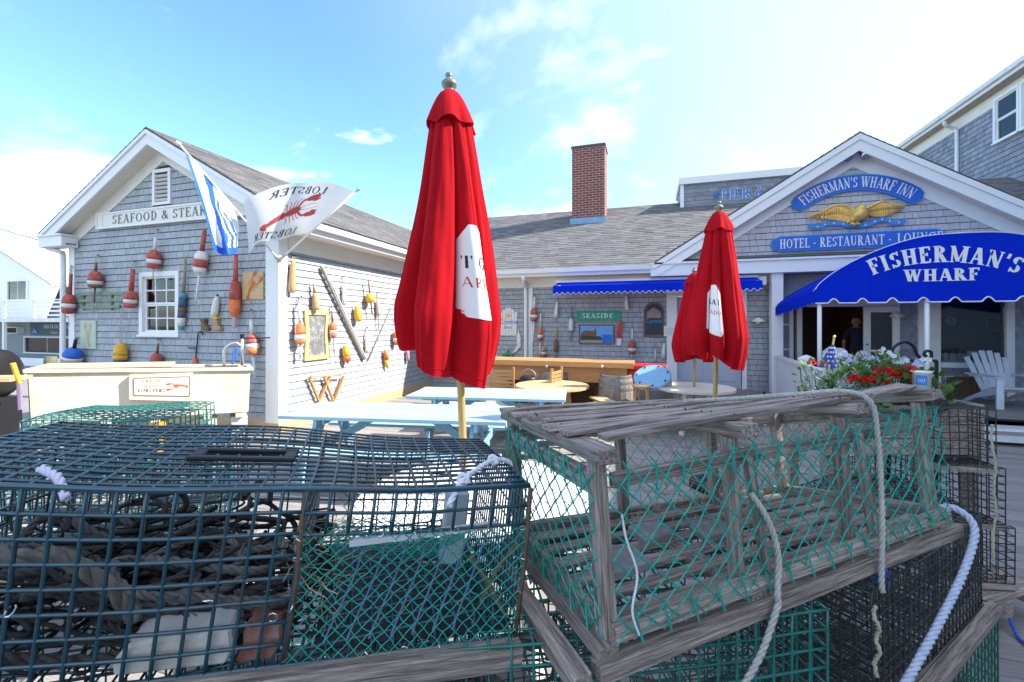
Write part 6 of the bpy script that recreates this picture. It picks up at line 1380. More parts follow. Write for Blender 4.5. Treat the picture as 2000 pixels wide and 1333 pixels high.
letter('lettering', 'FRESH', lambda u, v, e=0: sf(.34+u, .67+v-u*u*.9+.03, .002+e), mat('faded brown ink', (.40, .27, .16), .7), sbx, .12, .30, weight=1.3)
letter('lettering', 'MAINE', lambda u, v, e=0: sf(.34+u, .50+v, .002+e), mat('faded brown ink', (.40, .27, .16), .7), sbx, .11, .24, weight=1.2)
letter('lettering', 'LOBSTERS', lambda u, v, e=0: sf(.34+u+v*.12, .33+v, .002+e), BRI, sbx, .13, .42, weight=1.5)
lobster('lobster_drawing', lambda x, y, e=0: sf(.745-x, .56-x*.25+y*1.7, .002+e), REDI, sbx, .36, 0)
for fx, m, h in ((.06, CONC, 0), (.30, CONC, 0), (.52, mat('orange block', (.75, .38, .05), .7), 0), (.78, CONC, 0), (.95, CONC, 0)):
    p = tf(fx, 0)+nb*.3; zt_ = tf(fx, 0).z-.002; rot = Matrix.Rotation(math.atan2(u2.y, u2.x), 3, 'Z')
    MB().box((p.x, p.y, zt_/2-.03), (.2, .5, zt_-.06), rot).build('support_block', m, t, bevel=.01)
    mb = MB(); mb.box((p.x, p.y, zt_-.03), (.09, .6, .056), rot); mb.build('support_channel', IVORY, t)
# tap and hose gear standing on the tank
tb = TL.lerp(TR, .86)+nb*.3+Z1*.03; t = T('water_tap', 'chrome pump tap with dark lever standing on the tank end', 'tap', tb)
MB().tube(spline([tb, tb+Z1*.22, tb+Z1*.30+u2*.05, tb+Z1*.33+u2*.14, tb+Z1*.29+u2*.2], 5), .02, 8).build('spout', STEEL, t, True); MB().tube([tb+u2*.22, tb+u2*.22+Z1*.42], .022, 8).build('riser', STEEL, t, True)
MB().tube([tb+u2*.22+Z1*.40, tb+u2*.58+Z1*.40], .012, 6).build('lever', BLACK, t); MB().lathe(tb+u2*.22+Z1*.40, tb+u2*.22+Z1*.46, [(0, .03), (1, .03)], 8).build('valve_cap', BLACK, t)
MB().tube(spline([tb+u2*.1+Z1*.02, tb+u2*.12+Z1*.2, tb+u2*.16+Z1*.26, tb+u2*.13+Z1*.1], 5), .012, 6).build('hose', BLUEB, t, True)
g0 = at(-34, 760, 4.7); t = T('barrel_grill', 'black barrel grill with pale side shelf beside the tank', 'grill', (g0.x, g0.y, 0)); gz = at(0, 731, 4.7).z
MB().lathe(g0.xyz*1+Z1*(gz-g0.z)-Vector((CA, SA, 0))*.7, g0+Z1*(gz-g0.z)+Vector((CA, SA, 0))*.20, [(0, .26), (.02, .27), (.95, .27), (1, .2)], 20).build('drum', BLACK, t, True)
sh_ = at(10, 740, 4.3); MB().beam(at(-80, 741, 4.35), at(42, 739, 4.5), .32, .035).build('shelf', PINE, t); MB().bx(g0.x-.5, g0.x+.25, g0.y-.1, g0.y+.2, 0, gz-.25).build('cabinet', BLACK, t)
MB().tube([at(25, 710, 4.4), at(38, 748, 4.45)], .022, 8).build('tool_handle', YELL, t); MB().tube([at(36, 740, 4.5), at(40, 800, 4.55)], .02, 6).build('side_hose', mat('purple grey hose', (.3, .22, .35), .6), t)
print('p4 ok')
# ------------------------------------------------------------------ porch furnishings
t = T('adirondack_chair', 'pale grey adirondack chair on the porch by the shop window', 'chair', tuple(at(1968, 785, 7.75).xy)+(Fz,), .05, None)
ADW = mat('pale grey chair paint', (.64, .66, .70), .6, .1, 5, rand=.05)
Mw = PM[t.name]; W = lambda x, y, z: Mw @ Vector((x, y, z))
for i in range(6):
    f = (i-2.5)/2.5; hh = .98-.13*f*f
    MB().beam(W(-.05+f*.05-.10+.10, .26, .22) if 0 else W(f*.19, .22, .24), W(f*.29, .50, hh), .082, .02, up=Y1).build('back_slat', ADW, t, bevel=.003)
for i in range(5): MB().beam(W(-.27, -.28+.105*i, .37-.026*i), W(.27, -.28+.105*i, .37-.026*i), .095, .02).build('seat_slat', ADW, t)
for s in (-1, 1):
    MB().beam(W(s*.31, -.30, 0), W(s*.31, -.30, .545), .10, .028, up=Y1 if 0 else Vector((0, 1, 0))).build('front_leg', ADW, t)
    MB().prism([(-.36, .545), (.36, .545), (.36, .565), (-.36, .565)], W(s*.34, 0, 0), Mw.to_3x3() @ Y1, Z1, Mw.to_3x3() @ X1, -.07, .07).build('armrest', ADW, t)
    MB().prism([(-.30, .27), (-.30, .37), (-.1, .36), (.45, .10), (.62, 0), (.50, 0), (.3, .10)], W(s*.28, 0, 0), Mw.to_3x3() @ Y1, Z1, Mw.to_3x3() @ X1, -.012, .012).build('side_rail', ADW, t)
MB().beam(W(-.34, .34, .53), W(.34, .34, .53), .03, .06).build('back_brace', ADW, t)
# beadboard half wall running out from the porch post
RXr = 2.62
t = T('porch_railing', 'white beadboard half wall with a capped newel beside the porch', 'railing', (RXr, 9, 0))
ys_ = []; y = 10.45
while y > 7.0:
    zt_ = 1.06-.02*(10.45-y); MB().bx(RXr-.02, RXr+.02, y-.088, y, .0 if y < 8.8 else Fz, zt_).build('bead_board', WHITE, t, bevel=.004); y -= .094
MB().beam((RXr, 10.46, 1.085), (RXr, 7.0, 1.015), .12, .045).build('top_rail', WHITE, t)
for y in (8.75, 6.98):
    n_ = MB().bx(RXr-.07, RXr+.07, y-.07, y+.07, 0, 1.12).build('newel', WHITE, t); MB().lathe((RXr, y, 1.121), (RXr, y, 1.24), [(0, .09), (.3, .13), (.55, .13), (.9, .05), (1, .02)], 4).build('newel_cap', WHITE, n_)
# lit lamp, clock, jars and pictures inside
c = onY(1541, 648, IY+1.6); LM = bpy.data.materials.new('warm lamp glow'); LM.use_nodes = True; e_ = LM.node_tree.nodes['Principled BSDF']; e_.inputs['Emission Color'].default_value = (1, .45, .12, 1); e_.inputs['Emission Strength'].default_value = 6
t = T('table_lamp', 'small warm lit lamp glowing in the dark doorway', 'lamp', c); MB().lathe(c-Z1*.05, c+Z1*.07, [(0, .09), (1, .045)], 12, capa=False, capb=False).build('lamp_shade', LM, t, True); MB().lathe(c-Z1*.4, c-Z1*.04, [(0, .07), (.1, .02), (1, .015)], 8).build('stem', BROWN, t); MB().bx(c.x-.25, c.x+.25, c.y-.2, c.y+.2, Fz, c.z-.4).build('stand', BROWN, t)
c = onY(1856, 628, IY+1.28); t = T('wall_clock', 'round dark-rimmed wall clock inside the shop window', 'clock', c-Z1*.14); MB().lathe(c+Y1*.02, c-Y1*.02, [(0, .14), (1, .14)], 20).build('rim', BLACK, t); MB().lathe(c-Y1*.021, c-Y1*.025, [(0, .115), (1, .115)], 20).build('dial', mat('dim dial', (.4, .38, .34), .7), t); MB().beam(c-Y1*.03, c-Y1*.03+Z1*.08, .008, .004).build('hand', BLACK, t); MB().beam(c-Y1*.03, c-Y1*.03+X1*.06, .008, .004).build('hand', BLACK, t)
a, b = onY(1926, 620, IY+1.27), onY(1966, 648, IY+1.27); t = T('framed_print', 'pale framed print on the wall inside the shop window', 'picture', Vector((a.x, IY+1.28, b.z))); MB().bx(a.x, b.x, IY+1.27, IY+1.299, b.z, a.z).build('frame', mat('dim frame', (.4, .36, .3), .7), t); MB().bx(a.x+.04, b.x-.04, IY+1.26, IY+1.269, b.z+.04, a.z-.04).build('print', mat('dim print', (.22, .25, .22), .7, .3), t)
for k, px in enumerate((1845, 1860, 1877)):
    c = onY(px, 700, IY+.3); c.z = zs-.02; t = T('glass_jar', ('leftmost', 'middle', 'rightmost')[k]+' of three pale jars on the shop window counter', 'jar', c, 0, 'jars on the shop counter')
    MB().lathe(c, c+Z1*.17, [(0, .075), (.1, .085), (.75, .085), (.9, .06), (1, .06)], 14).build('jar', mat('milky jar', (.62, .62, .58), .3), t, True); MB().lathe(c+Z1*.171, c+Z1*.215, [(0, .066), (.7, .066), (1, .03)], 12).build('lid', BROWN, t, True)
c = onY(1903, 700, IY+.3); t = T('serving_caddy', 'pale counter caddy with dark screen right of the jars', 'caddy', (c.x, c.y, zs-.02)); MB().bx(c.x-.16, c.x+.16, c.y-.08, c.y+.1, zs-.02, zs+.2).build('box', WGREY, t); MB().bx(c.x-.10, c.x+.08, c.y-.085, c.y-.081, zs+.0, zs+.11).build('screen', NAVY, t)
t = T('bistro_chair', 'white high-backed porch chair behind the flower planter', 'chair', (onY(1640, 700, 9.6).x, 9.6, Fz)); q = Vector((onY(1640, 700, 9.6).x, 9.6, Fz))
MB().prism([(-.22, .45), (.22, .45), (.20, .95), (.12, 1.02), (-.12, 1.02), (-.20, .95)], q, X1, Z1, Y1, .2, .24).build('backrest', WHITE, t); MB().bx(q.x-.23, q.x+.23, q.y-.2, q.y+.24, Fz+.42, Fz+.45).build('seat', WHITE, t)
for sx in (-1, 1):
    for sy in (-.18, .22): MB().beam(q+Vector((sx*.2, sy, 0)), q+Vector((sx*.2, sy, .42)), .035, .035).build('leg', WHITE, t)
# ------------------------------------------------------------------ people in the doorway and behind the side light
def person(label, base, face, h, shirt, trousers, hair, cap=None, arm=0):
    k = h/1.75; V = []; E_ = []; Rr = []
    def v(x, y, z, r, p=None):
        V.append((x*k, y*k, z*k)); Rr.append(r*k)
        if p is not None: E_.append((p, len(V)-1))
        return len(V)-1
    pel = v(0, 0, .95, .135); wst = v(0, 0, 1.1, .125, pel); che = v(0, .01, 1.3, .145, wst); nk0 = v(0, .02, 1.45, .09, che); nk = v(0, .01, 1.52, .052, nk0); hd = v(0, -.015, 1.60, .078, nk); hd2 = v(0, -.01, 1.68, .088, hd); v(0, .0, 1.735, .055, hd2)
    for s in (-1, 1):
        hp = v(s*.1, 0, .88, .095, pel); kn = v(s*.11, -.02, .48, .062, hp); an = v(s*.11, .03, .09, .042, kn); v(s*.12, -.14, .04, .036, an)
        sh_ = v(s*.19, .02, 1.41, .068, nk0); el = v(s*(.25), .03-arm*.03, 1.13, .046, sh_); wr = v(s*.25, -.08-arm*.12, .92+arm*.18, .032, el); pm = v(s*.25, -.11-arm*.16, .86+arm*.2, .036, wr)
        for f in range(4): a = v(s*(.225+.017*f), -.13-arm*.18, .80+.006*abs(f-1)+arm*.2, .010, pm); v(s*(.225+.017*f), -.125-arm*.19, .765+arm*.2, .009, a)
        a = v(s*.215, -.14-arm*.15, .845+arm*.2, .011, pm); v(s*.205, -.16-arm*.15, .815+arm*.2, .010, a)
    me = bpy.data.meshes.new('person'); me.from_pydata(V, E_, []); o = bpy.data.objects.new('person', me); COL.objects.link(o)
    m_ = o.modifiers.new('s', 'SKIN'); m2 = o.modifiers.new('u', 'SUBSURF'); m2.levels = 1; m2.render_levels = 1
    for i, sv in enumerate(me.skin_vertices[0].data): sv.radius = (Rr[i], Rr[i]*(.8 if 1 <= i <= 3 else 1)); sv.use_root = (i == 0)
    dg = bpy.context.evaluated_depsgraph_get(); nm = bpy.data.meshes.new_from_object(o.evaluated_get(dg)); bpy.data.objects.remove(o)
    o = bpy.data.objects.new('person', nm); COL.objects.link(o); o.location = base; o.rotation_euler = (0, 0, face); PM[o.name] = Matrix.Translation(Vector(base)) @ Matrix.Rotation(face, 4, 'Z')
    nm.materials.clear()
    SK = mat('skin', (.55, .30, .22), .6, .08); SHO = mat('shoe', (.04, .035, .03), .6)
    for m in (SK, shirt, trousers, SHO): nm.materials.append(m)
    for p in nm.polygons:
        c = p.center/k; p.use_smooth = True
        p.material_index = 3 if c.z < .10 else 2 if (c.z < .97 and abs(c.x) < .2) else 0 if (c.z > 1.49 or (abs(c.x) > .2 and c.z < 1.16+arm*.03)) else 1
    H0 = PM[o.name]; W = lambda x, y, z: H0 @ (Vector((x, y, z))*k)
    mb = MB(); mb.grid(lambda u, w_: W(.098*math.cos(2*PI*u)*math.sin(1.75*w_), .015+.108*math.sin(2*PI*u)*math.sin(1.75*w_)*(.9 if math.sin(2*PI*u) < 0 else 1), 1.655+.102*math.cos(1.75*w_)-.035*(math.sin(2*PI*u) > .2)*w_), 16, 8); mb.build('hair', hair, o, True)
    for s in (-1, 1): MB().lathe(W(s*.032, -.088, 1.645), W(s*.032, -.096, 1.645), [(0, .011), (1, .007)], 8).build('eye', BLACK, o, True); MB().lathe(W(s*.085, .0, 1.63), W(s*.102, .005, 1.63), [(0, .028), (1, .018)], 8).build('ear', SK, o, True)
    MB().lathe(W(0, -.085, 1.64), W(0, -.115, 1.60), [(0, .010), (.7, .017), (1, .008)], 8).build('nose', SK, o, True); MB().beam(W(-.024, -.088, 1.565), W(.024, -.088, 1.565), .012, .008).build('mouth', mat('lip', (.4, .12, .1), .6), o)
    if cap:
        MB().lathe(W(0, .01, 1.68), W(0, .01, 1.775), [(0, .112), (.5, .10), (.85, .07), (1, .01)], 14).build('cap', cap, o, True); MB().prism([(-.08, -.06), (.08, -.06), (.06, -.19), (-.06, -.19)], W(0, 0, 1.685), H0.to_3x3() @ X1*k, H0.to_3x3() @ Y1*k, Z1, 0, .008).build('cap_visor', cap, o)
    tag(o, label, 'person'); return o
p = onY(1672, 640, IY+1.5); person('person in a navy shirt with pale hair standing in the dark doorway', (p.x, p.y, Fz), -.35, 1.62, mat('navy shirt', (.03, .05, .13), .8), mat('dark trousers', (.05, .05, .06), .8), mat('pale grey hair', (.55, .50, .44), .8))
p = onY(1787, 640, IY+.45); person('person in a pale shirt and dark red cap behind the narrow side window', (p.x, p.y, Fz), .9, 1.60, mat('pale shirt', (.5, .5, .52), .8), mat('dark trousers', (.05, .05, .06)), mat('dark brown hair', (.06, .04, .03), .8), cap=mat('maroon cap', (.22, .04, .05), .8), arm=1)
# ------------------------------------------------------------------ flower planter behind the wooden trap
DPL = 3.0
pc = at(1710, 760, DPL); px_ = Vector((CA, SA, 0)); pd_ = Vector((-SA, CA, 0))
zp = at(1710, 775, DPL).z
def PQ(px, py, d=DPL): return at(px, py, d)
t = T('flower_planter', 'weathered wooden box planter on legs behind the slatted trap', 'planter', (pc.x, pc.y, 0)); cc = Vector((pc.x, pc.y, 0))
rotp = Matrix.Rotation(YAW, 3, 'Z')
for k in range(3): MB().box(cc+Z1*(zp-.07-.105*k)-pd_*.22, (1.0, .025, .10), rotp).build('front_board', OLDW, t)
for s in (-1, 1): MB().box(cc+Z1*(zp-.17)+px_*(.5*s), (.025, .44, .31), rotp).build('end_board', OLDW, t); [MB().box(cc+Z1*(zp-.02)/2+px_*(.46*s)+pd_*(.18*q), (.06, .06, zp-.02), rotp).build('leg', OLDW, t) for q in (-1, 1)]
MB().box(cc+Z1*(zp-.09), (.97, .40, .06), rotp).build('soil', mat('dark soil', (.04, .03, .02), .95), t)
LEAFG = mat('geranium leaf', (.07, .16, .03), .6, .3, 20, island=.35, trans=.25); LEAFP = mat('petunia leaf', (.14, .24, .06), .6, .3, 20, island=.35, trans=.25); SILV = mat('dusty miller leaf', (.34, .42, .36), .8, .2, 20, island=.25)
GER = mat('scarlet petal', (.75, .012, .012), .6, .15, 30, island=.2, trans=.2); LIL = mat('lilac petal', (.52, .50, .80), .6, .15, 30, island=.25, trans=.3); WHP = mat('white petal', (.8, .8, .82), .6, .1, trans=.3)
def leaf_q(mb, p, d, n, L, w):
    d = d.normalized(); s = d.cross(n)
    if s.length < 1e-3: s = d.cross(X1)
    s.normalize(); mb.add([p, p+d*L*.45+s*w/2+n*.004, p+d*L, p+d*L*.45-s*w/2+n*.004], [(0, 1, 2, 3)])
def rv(r=random): 
    while True:
        v = Vector((r.uniform(-1, 1), r.uniform(-1, 1), r.uniform(-1, 1)))
        if .05 < v.length < 1: return v.normalized()
def plant(name, label, c, rad, h, nleaf, leafm, L, w, stems=0, stemm=None):
    t = T(name, label, 'plant', c, 0, 'plants in the flower planter'); mb = MB(); C = Vector(c)
    for _ in range(nleaf):
        v = rv(); p = C+Vector((v.x*rad, v.y*rad, h*.5+v.z*h*.5)); d = (v+rv()*.9); leaf_q(mb, p, d, rv(), L*random.uniform(.6, 1.2), w*random.uniform(.7, 1.2))
    mb.build('foliage', leafm, t)['kind'] = 'stuff'
    mb = MB(); tips = []
    for i in range(max(stems, 5)):
        a = random.uniform(0, 2*PI); q = C+Vector((math.cos(a)*rad*.8, math.sin(a)*rad*.8, h*random.uniform(.7, 1.0))); mb.tube(spline([C, C.lerp(q, .5)+rv()*.03, q], 3), .0035, 4); tips.append(q)
    mb.build('stem', leafm, t)
    return t, tips
def bloom(t, c, r, m, n=38, flat_=.75):
    mb = MB(); C = Vector(c)
    for _ in range(n):
        v = rv(); v.z = abs(v.z)*.9-.2; p = C+Vector((v.x*r, v.y*r, v.z*r*flat_)); d = (v+rv()*.5); leaf_q(mb, p-d.normalized()*r*.25, d, rv(), r*.62, r*.5)
    mb.build('bloom', m, t)
def flower5(mb, c, r, n):
    n = n.normalized(); a = n.cross(Z1); a = a.normalized() if a.length > .1 else X1; b = n.cross(a)
    for k in range(5):
        g = 2*PI*k/5; d = a*math.cos(g)+b*math.sin(g); s = n.cross(d); mb.add([c, c+d*r*.7+s*r*.42+n*r*.2, c+d*r+n*r*.15, c+d*r*.7-s*r*.42+n*r*.2], [(0, 1, 2, 3)])
blooms = [(1770, 736, .055, -.10), (1693, 733, .045, 0), (1632, 703+0, .0, 0)]
for k, (px, py, lab, bl) in enumerate(((1680, 770, 'red geranium spilling over the planter front, left of the others', [(1677, 742, .05), (1700, 746, .055), (1725, 748, .04)]), (1745, 765, 'red geranium in the middle of the planter with the largest blooms', [(1728, 728, .05), (1762, 733, .06), (1776, 726, .05)]), (1800, 775, 'red geranium at the right end of the planter beside the bucket', [(1797, 745, .045), (1823, 752, .038)]))):
    b_ = PQ(px, py, DPL-.12); t, tips = plant('geranium', lab, (b_.x, b_.y, zp-.06), .15, .26, 110, LEAFG, .06, .06)
    for x, y, r_ in bl: q = PQ(x, y, DPL-.16); bloom(t, q, r_, GER, 46)
b_ = PQ(1590, 760, DPL+.02); t, tips = plant('geranium', 'small red geranium at the left end of the planter', (b_.x, b_.y, zp-.06), .10, .3, 40, LEAFG, .045, .045)
for x, y, r_ in ((1590, 711, .03), (1608, 712, .022)): bloom(t, PQ(x, y, DPL), r_, GER, 24)
for k, (px, lab) in enumerate(((1620, 'silvery leaved foliage plant at the left end of the planter'), (1655, 'silvery leaved foliage plant right of its twin'))):
    b_ = PQ(px, 765, DPL); plant('dusty_miller', lab, (b_.x, b_.y, zp-.06), .14, .22, 330, SILV, .06, .016)
for k, (px, lab, hgt, seed) in enumerate(((1668, 'tall lilac flowered petunia left of centre in the planter', .32, 1), (1712, 'tall lilac flowered petunia in the middle of the planter', .36, 2), (1752, 'tall lilac flowered petunia near the iron trellis', .30, 3))):
    b_ = PQ(px, 765, DPL+.08); t, tips = plant('petunia', lab, (b_.x, b_.y, zp-.06), .13, hgt, 170, LEAFP, .04, .022, 12)
    for j in range(15):
        p = Vector((b_.x, b_.y, zp-.06))+Vector((random.uniform(-.14, .14), random.uniform(-.12, .12), random.uniform(.45, 1.1)*hgt)); mb = MB(); flower5(mb, p, .022, Vector((random.uniform(-.4, .4), -1, random.uniform(-.2, .6)))); flower5(mb, p+rv()*.03, .018, Vector((random.uniform(-.6, .4), -1, .3))); mb.build('bloom', LIL if random.random() < .7 else WHP, t)
    mb = MB(); [leaf_q(mb, tp+rv()*.02, rv(), rv(), .03, .014) for tp in tips for _ in range(5)]; mb.build('tip_leaves', LEAFP, t)['kind'] = 'stuff'
# wrought iron trellis with scroll, bucket, small flag
t = T('iron_trellis', 'black wrought iron scroll frame standing behind the planter', 'trellis', (PQ(1775, 760, 3.35).x, PQ(1775, 760, 3.35).y, 0)); q = lambda x, y: PQ(x, y, 3.35)
mb = MB()
for a, b in (((1735, 705), (1829, 705)), ((1829, 705), (1829, 800)), ((1735, 705), (1735, 800)), ((1735, 727), (1829, 729))): mb.tube([q(*a), q(*b)], .012, 6)
mb.build('frame', BLACK, t)
for x in (1735, 1829): a = q(x, 790); MB().tube([a, Vector((a.x, a.y, 0))], .012, 6).build('leg', BLACK, t)
sc_ = [(1740, 700), (1745, 680), (1765, 668), (1783, 676), (1792, 694), (1806, 704), (1818, 699), (1818, 688), (1809, 686), (1805, 693), (1810, 697)]
MB().tube(spline([q(*s) for s in sc_], 5), .011, 6).build('scroll', BLACK, t, True); MB().tube(spline([q(*s) for s in [(1705, 702), (1712, 708), (1724, 704), (1731, 690), (1728, 682), (1722, 688)]], 5), .011, 6).build('scroll', BLACK, t, True)
c = PQ(1800, 742, 2.75); t = T('label_bucket', 'white bucket with blue label at the right end of the planter', 'bucket', c-Z1*.12); MB().lathe(c-Z1*.12, c+Z1*.055, [(0, .04), (.93, .049), (.94, .053), (1, .053)], 18).build('pail', OFFW, t, True)
mb = MB(); fw_ = (Vector((0, 0, c.z))-c); fw_.z = 0; fa = math.atan2(fw_.y, fw_.x)
mb.grid(lambda u, v: c+Vector((.0495*math.cos(fa-.55+1.1*u), .0495*math.sin(fa-.55+1.1*u), -.03+.06*v)), 8, 2); lb = mb.build('label', LBLUE, t)
letter('lettering', 'OO', lambda u, v, e=0: c+Vector(((.0505)*math.cos(fa+u/.05), .0505*math.sin(fa+u/.05), -.012+v)), WPRINT, lb, .022, .034, serif=False)
a = PQ(1629, 660, DPL+.1); b = PQ(1615, 745, DPL+.1); t = T('small_flag', 'small furled star-spangled flag stuck in the planter', 'flag', b); MB().tube([b, a], .006, 6).build('stick', PINE, t); MB().lathe(a, a+(a-b).normalized()*.018, [(0, .008), (.5, .01), (1, .003)], 8).build('tip', GOLD, t)
fl = lambda u, v: a.lerp(b, .16+.52*v)+px_*((.008+.055*v)*math.cos(2*PI*u)*(1+.25*math.sin(6*PI*u)))+pd_*((.008+.04*v)*math.sin(2*PI*u))
mb = MB(); mb.grid(fl, 30, 10); fo_ = mb.build('cloth', mat('navy flag cloth', (.03, .06, .26), .8), t, True)
for i in range(9):
    for j in range(5):
        p = fl((i+.5*(j % 2))/9, .14+.19*j); n = (p-a.lerp(b, .16+.52*(.14+.19*j))).normalized(); s1 = n.cross(Z1).normalized(); MB().prism([(.009*math.sin(2*PI*k/10)*(1 if k % 2 == 0 else .45), .009*math.cos(2*PI*k/10)*(1 if k % 2 == 0 else .45)) for k in range(10)], p, s1, Z1, n, .0015, .003).build('star', WPRINT, fo_)
print('p5 ok')
# ------------------------------------------------------------------ lobster traps
class Fr:
    """local frame: O corner, ex along the length, ey across, ez up (metres)"""
    def __init__(s, O, ex, ey=None, tw=0):
        s.tw = tw; s.O = Vector(O); s.x = Vector(ex).normalized()
        if ey is None: ey = Z1.cross(s.x)
        s.y = (Vector(ey)-s.x*Vector(ey).dot(s.x)).normalized(); s.z = s.x.cross(s.y)
    def __call__(s, x, y, z): return s.O+s.x*x+s.y*y+s.z*(z-s.tw*x*y)
def wig(x, y, z, a):                                      # slight dents and sag of a used trap
    return Vector((math.sin(7*y+5*z+2.1)*math.cos(4*x), math.sin(6*x+3*z)*math.cos(5*y+1), math.sin(5*x+1.3)*math.sin(6*y+.6)+.5*math.sin(11*x+4*y)))*a
def wirepanel(name, fr, p0, du, dv, nu, nv, m, parent, wr=.0034, dent=.006, skip=None, sides=5):
    """welded mesh panel: nu by nv cells from corner p0 along du, dv (local)"""
    p0 = Vector(p0); du = Vector(du); dv = Vector(dv); mb = MB()
    def P(i, j, o=0):
        q = p0+du*(i/nu)+dv*(j/nv); d = wig(q.x, q.y, q.z, dent); return fr(*(q+d))
    for i in range(nu+1):
        if skip and ('u', i) in skip: continue
        mb.tube([P(i, j) for j in range(nv+1)], wr*random.uniform(.92, 1.08), sides)
    for j in range(nv+1):
        if skip and ('v', j) in skip: continue
        mb.tube([P(i, j) for i in range(nu+1)], wr*random.uniform(.92, 1.08), sides)
    return mb.build(name, m, parent, True)
def net(mb, fn, nu, nv, r, jit=.07, knots=True, sides=4):
    N = {}
    for i in range(nu+1):
        for j in range(nv+1):
            if (i+j) % 2 == 0:
                a = random.uniform(-jit, jit) if 0 < i < nu else 0; b = random.uniform(-jit, jit) if 0 < j < nv else 0
                N[i, j] = Vector(fn((i+a)/nu, (j+b)/nv))
    for (i, j), p in N.items():
        for dj in (1, -1):
            q = N.get((i+1, j+dj))
            if q is not None: m_ = (p+q)/2+rv()*r*1.0; mb.tube([p, m_, q], r, sides, cap=False)
        if knots: k = r*2.0; mb.add([p+Vector(v)*k for v in ((1, 0, 0), (-1, 0, 0), (0, 1, 0), (0, -1, 0), (0, 0, 1), (0, 0, -1))], [(0, 2, 4), (2, 1, 4), (1, 3, 4), (3, 0, 4), (2, 0, 5), (1, 2, 5), (3, 1, 5), (0, 3, 5)])
    return mb
CLIP = mat('shiny clip', (.65, .65, .62), .3, .1, metal=.9)
def clips(fr, parent, pts, r=.008):
    for (x, y, z) in pts:
        c = fr(x, y, z); a = rv(); b = a.cross(rv()).normalized(); MB().tube([c+a*(r*math.cos(g))+b*(r*math.sin(g)) for g in [R(15+300*i/7) for i in range(8)]], .0014, 4).build('hog_ring', CLIP, parent)
def wire_trap(label, fr, L, Wd, H, m, cell=.05, wr=.0034, dent=.006, runners=True, group='stacked wire lobster traps', inner=True, skipfront=None, fast=False):
    t = T('wire_trap', label, 'lobster trap', fr.O, 0, group)
    nu, nw, nh = max(2, round(L/cell)), max(2, round(Wd/cell)), max(2, round(H/cell)); sd = 4 if fast else 6
    wirepanel('front_mesh', fr, (0, 0, 0), (L, 0, 0), (0, 0, H), nu, nh, m, t, wr, dent, skipfront, sd)
    wirepanel('back_mesh', fr, (0, Wd, 0), (L, 0, 0), (0, 0, H), nu, nh, m, t, wr, dent, None, sd)
    wirepanel('top_mesh', fr, (0, 0, H), (L, 0, 0), (0, Wd, 0), nu, nw, m, t, wr, dent, None, sd)
    wirepanel('bottom_mesh', fr, (0, 0, 0), (L, 0, 0), (0, Wd, 0), nu, nw, m, t, wr, dent, None, 4)
    for x in (0, L): wirepanel('end_mesh', fr, (x, 0, 0), (0, Wd, 0), (0, 0, H), nw, nh, m, t, wr, dent, None, sd)
    if inner: wirepanel('partition_mesh', fr, (L*.48, 0, 0), (0, Wd, 0), (0, 0, H), nw, nh, m, t, wr*.9, dent, None, 4)
    if runners:
        for y in (.02, Wd-.02): MB().beam(fr(-.02, y, -.02), fr(L+.02, y, -.02), .04, .035, up=fr.z, jit=.003).build('runner', OLDW, t)
    return t
# ---- wooden trap, the large one in front
A0 = cw(.236, 1.03, 1.05); exd = cw(1.24, .48, 0)+Z1*.06; FT = Fr(A0, exd, cw(-.38, .92, 0)-Z1*.045, .125)
LT, WT, HT = 1.34, .60, .465
wt = T('wooden_trap', 'large weathered wooden lobster trap with slatted top and green netting', 'lobster trap', A0)
def wb_(name, a, b, w_, h_, up=None, jit=.004, par=None, bev=.003): return MB().beam(FT(*a), FT(*b), w_, h_, up=FT.z if up is None else up, jit=jit).build(name, OLDW, par or wt, bevel=bev)
for x in (0, .45, .92, LT):
    for y in (.0, WT):
        if x in (.45, .92) and y == 0:                     # the middle posts lean and are doubled
            wb_('post', (x-.02, .03, .0), (x-.015, .03, HT-.05), .036, .034, FT.x); wb_('lath', (x+.05, -.012, .02), (x+.005, -.012, HT-.1), .028, .018, FT.x)
        else: wb_('post', (x, y+(.02 if y == 0 else -.02), -.02), (x+(-.03 if x > 1 else 0), y+(.02 if y == 0 else -.02), HT-.045), .036, .038, FT.x, .004)
for x, w_ in ((0, .06), (.45, .058), (.92, .058), (LT-.02, .07)): wb_('cross_beam', (x, -.035, HT-.026), (x, WT+.03, HT-.026), w_, .036, jit=.005)
for y in (.005, WT-.005):
    wb_('upper_rail', (.03, y+(.004 if y < .1 else 0), HT-.10), (LT-.04, y, HT-.115), .024, .038, jit=.005)
    wb_('lower_rail', (.0, y-(.015 if y < .1 else -.015), .02), (LT+.03, y-(.015 if y < .1 else -.015), .02), .026, .042, jit=.005)
for x in (-.006, LT+.006):
    wb_('end_rail', (x, .03, HT-.10), (x, WT-.03, HT-.10), .025, .055, jit=.005); wb_('end_rail', (x, .03, .025), (x, WT-.03, .025), .025, .05, jit=.005)
for y in (-.02, WT+.0): wb_('runner', (-.06, y, -.04), (LT+.06, y, -.036), .05, .036, jit=.006)
for x in (-.02, .46, .95, LT+.0): wb_('sill_block', (x, -.02, -.011), (x, WT+.01, -.011), .06, .03, jit=.004)
wb_('end_runner', (-.10, -.04, -.05), (-.10, WT+.04, -.05), .045, .05, jit=.005)
ns = 7
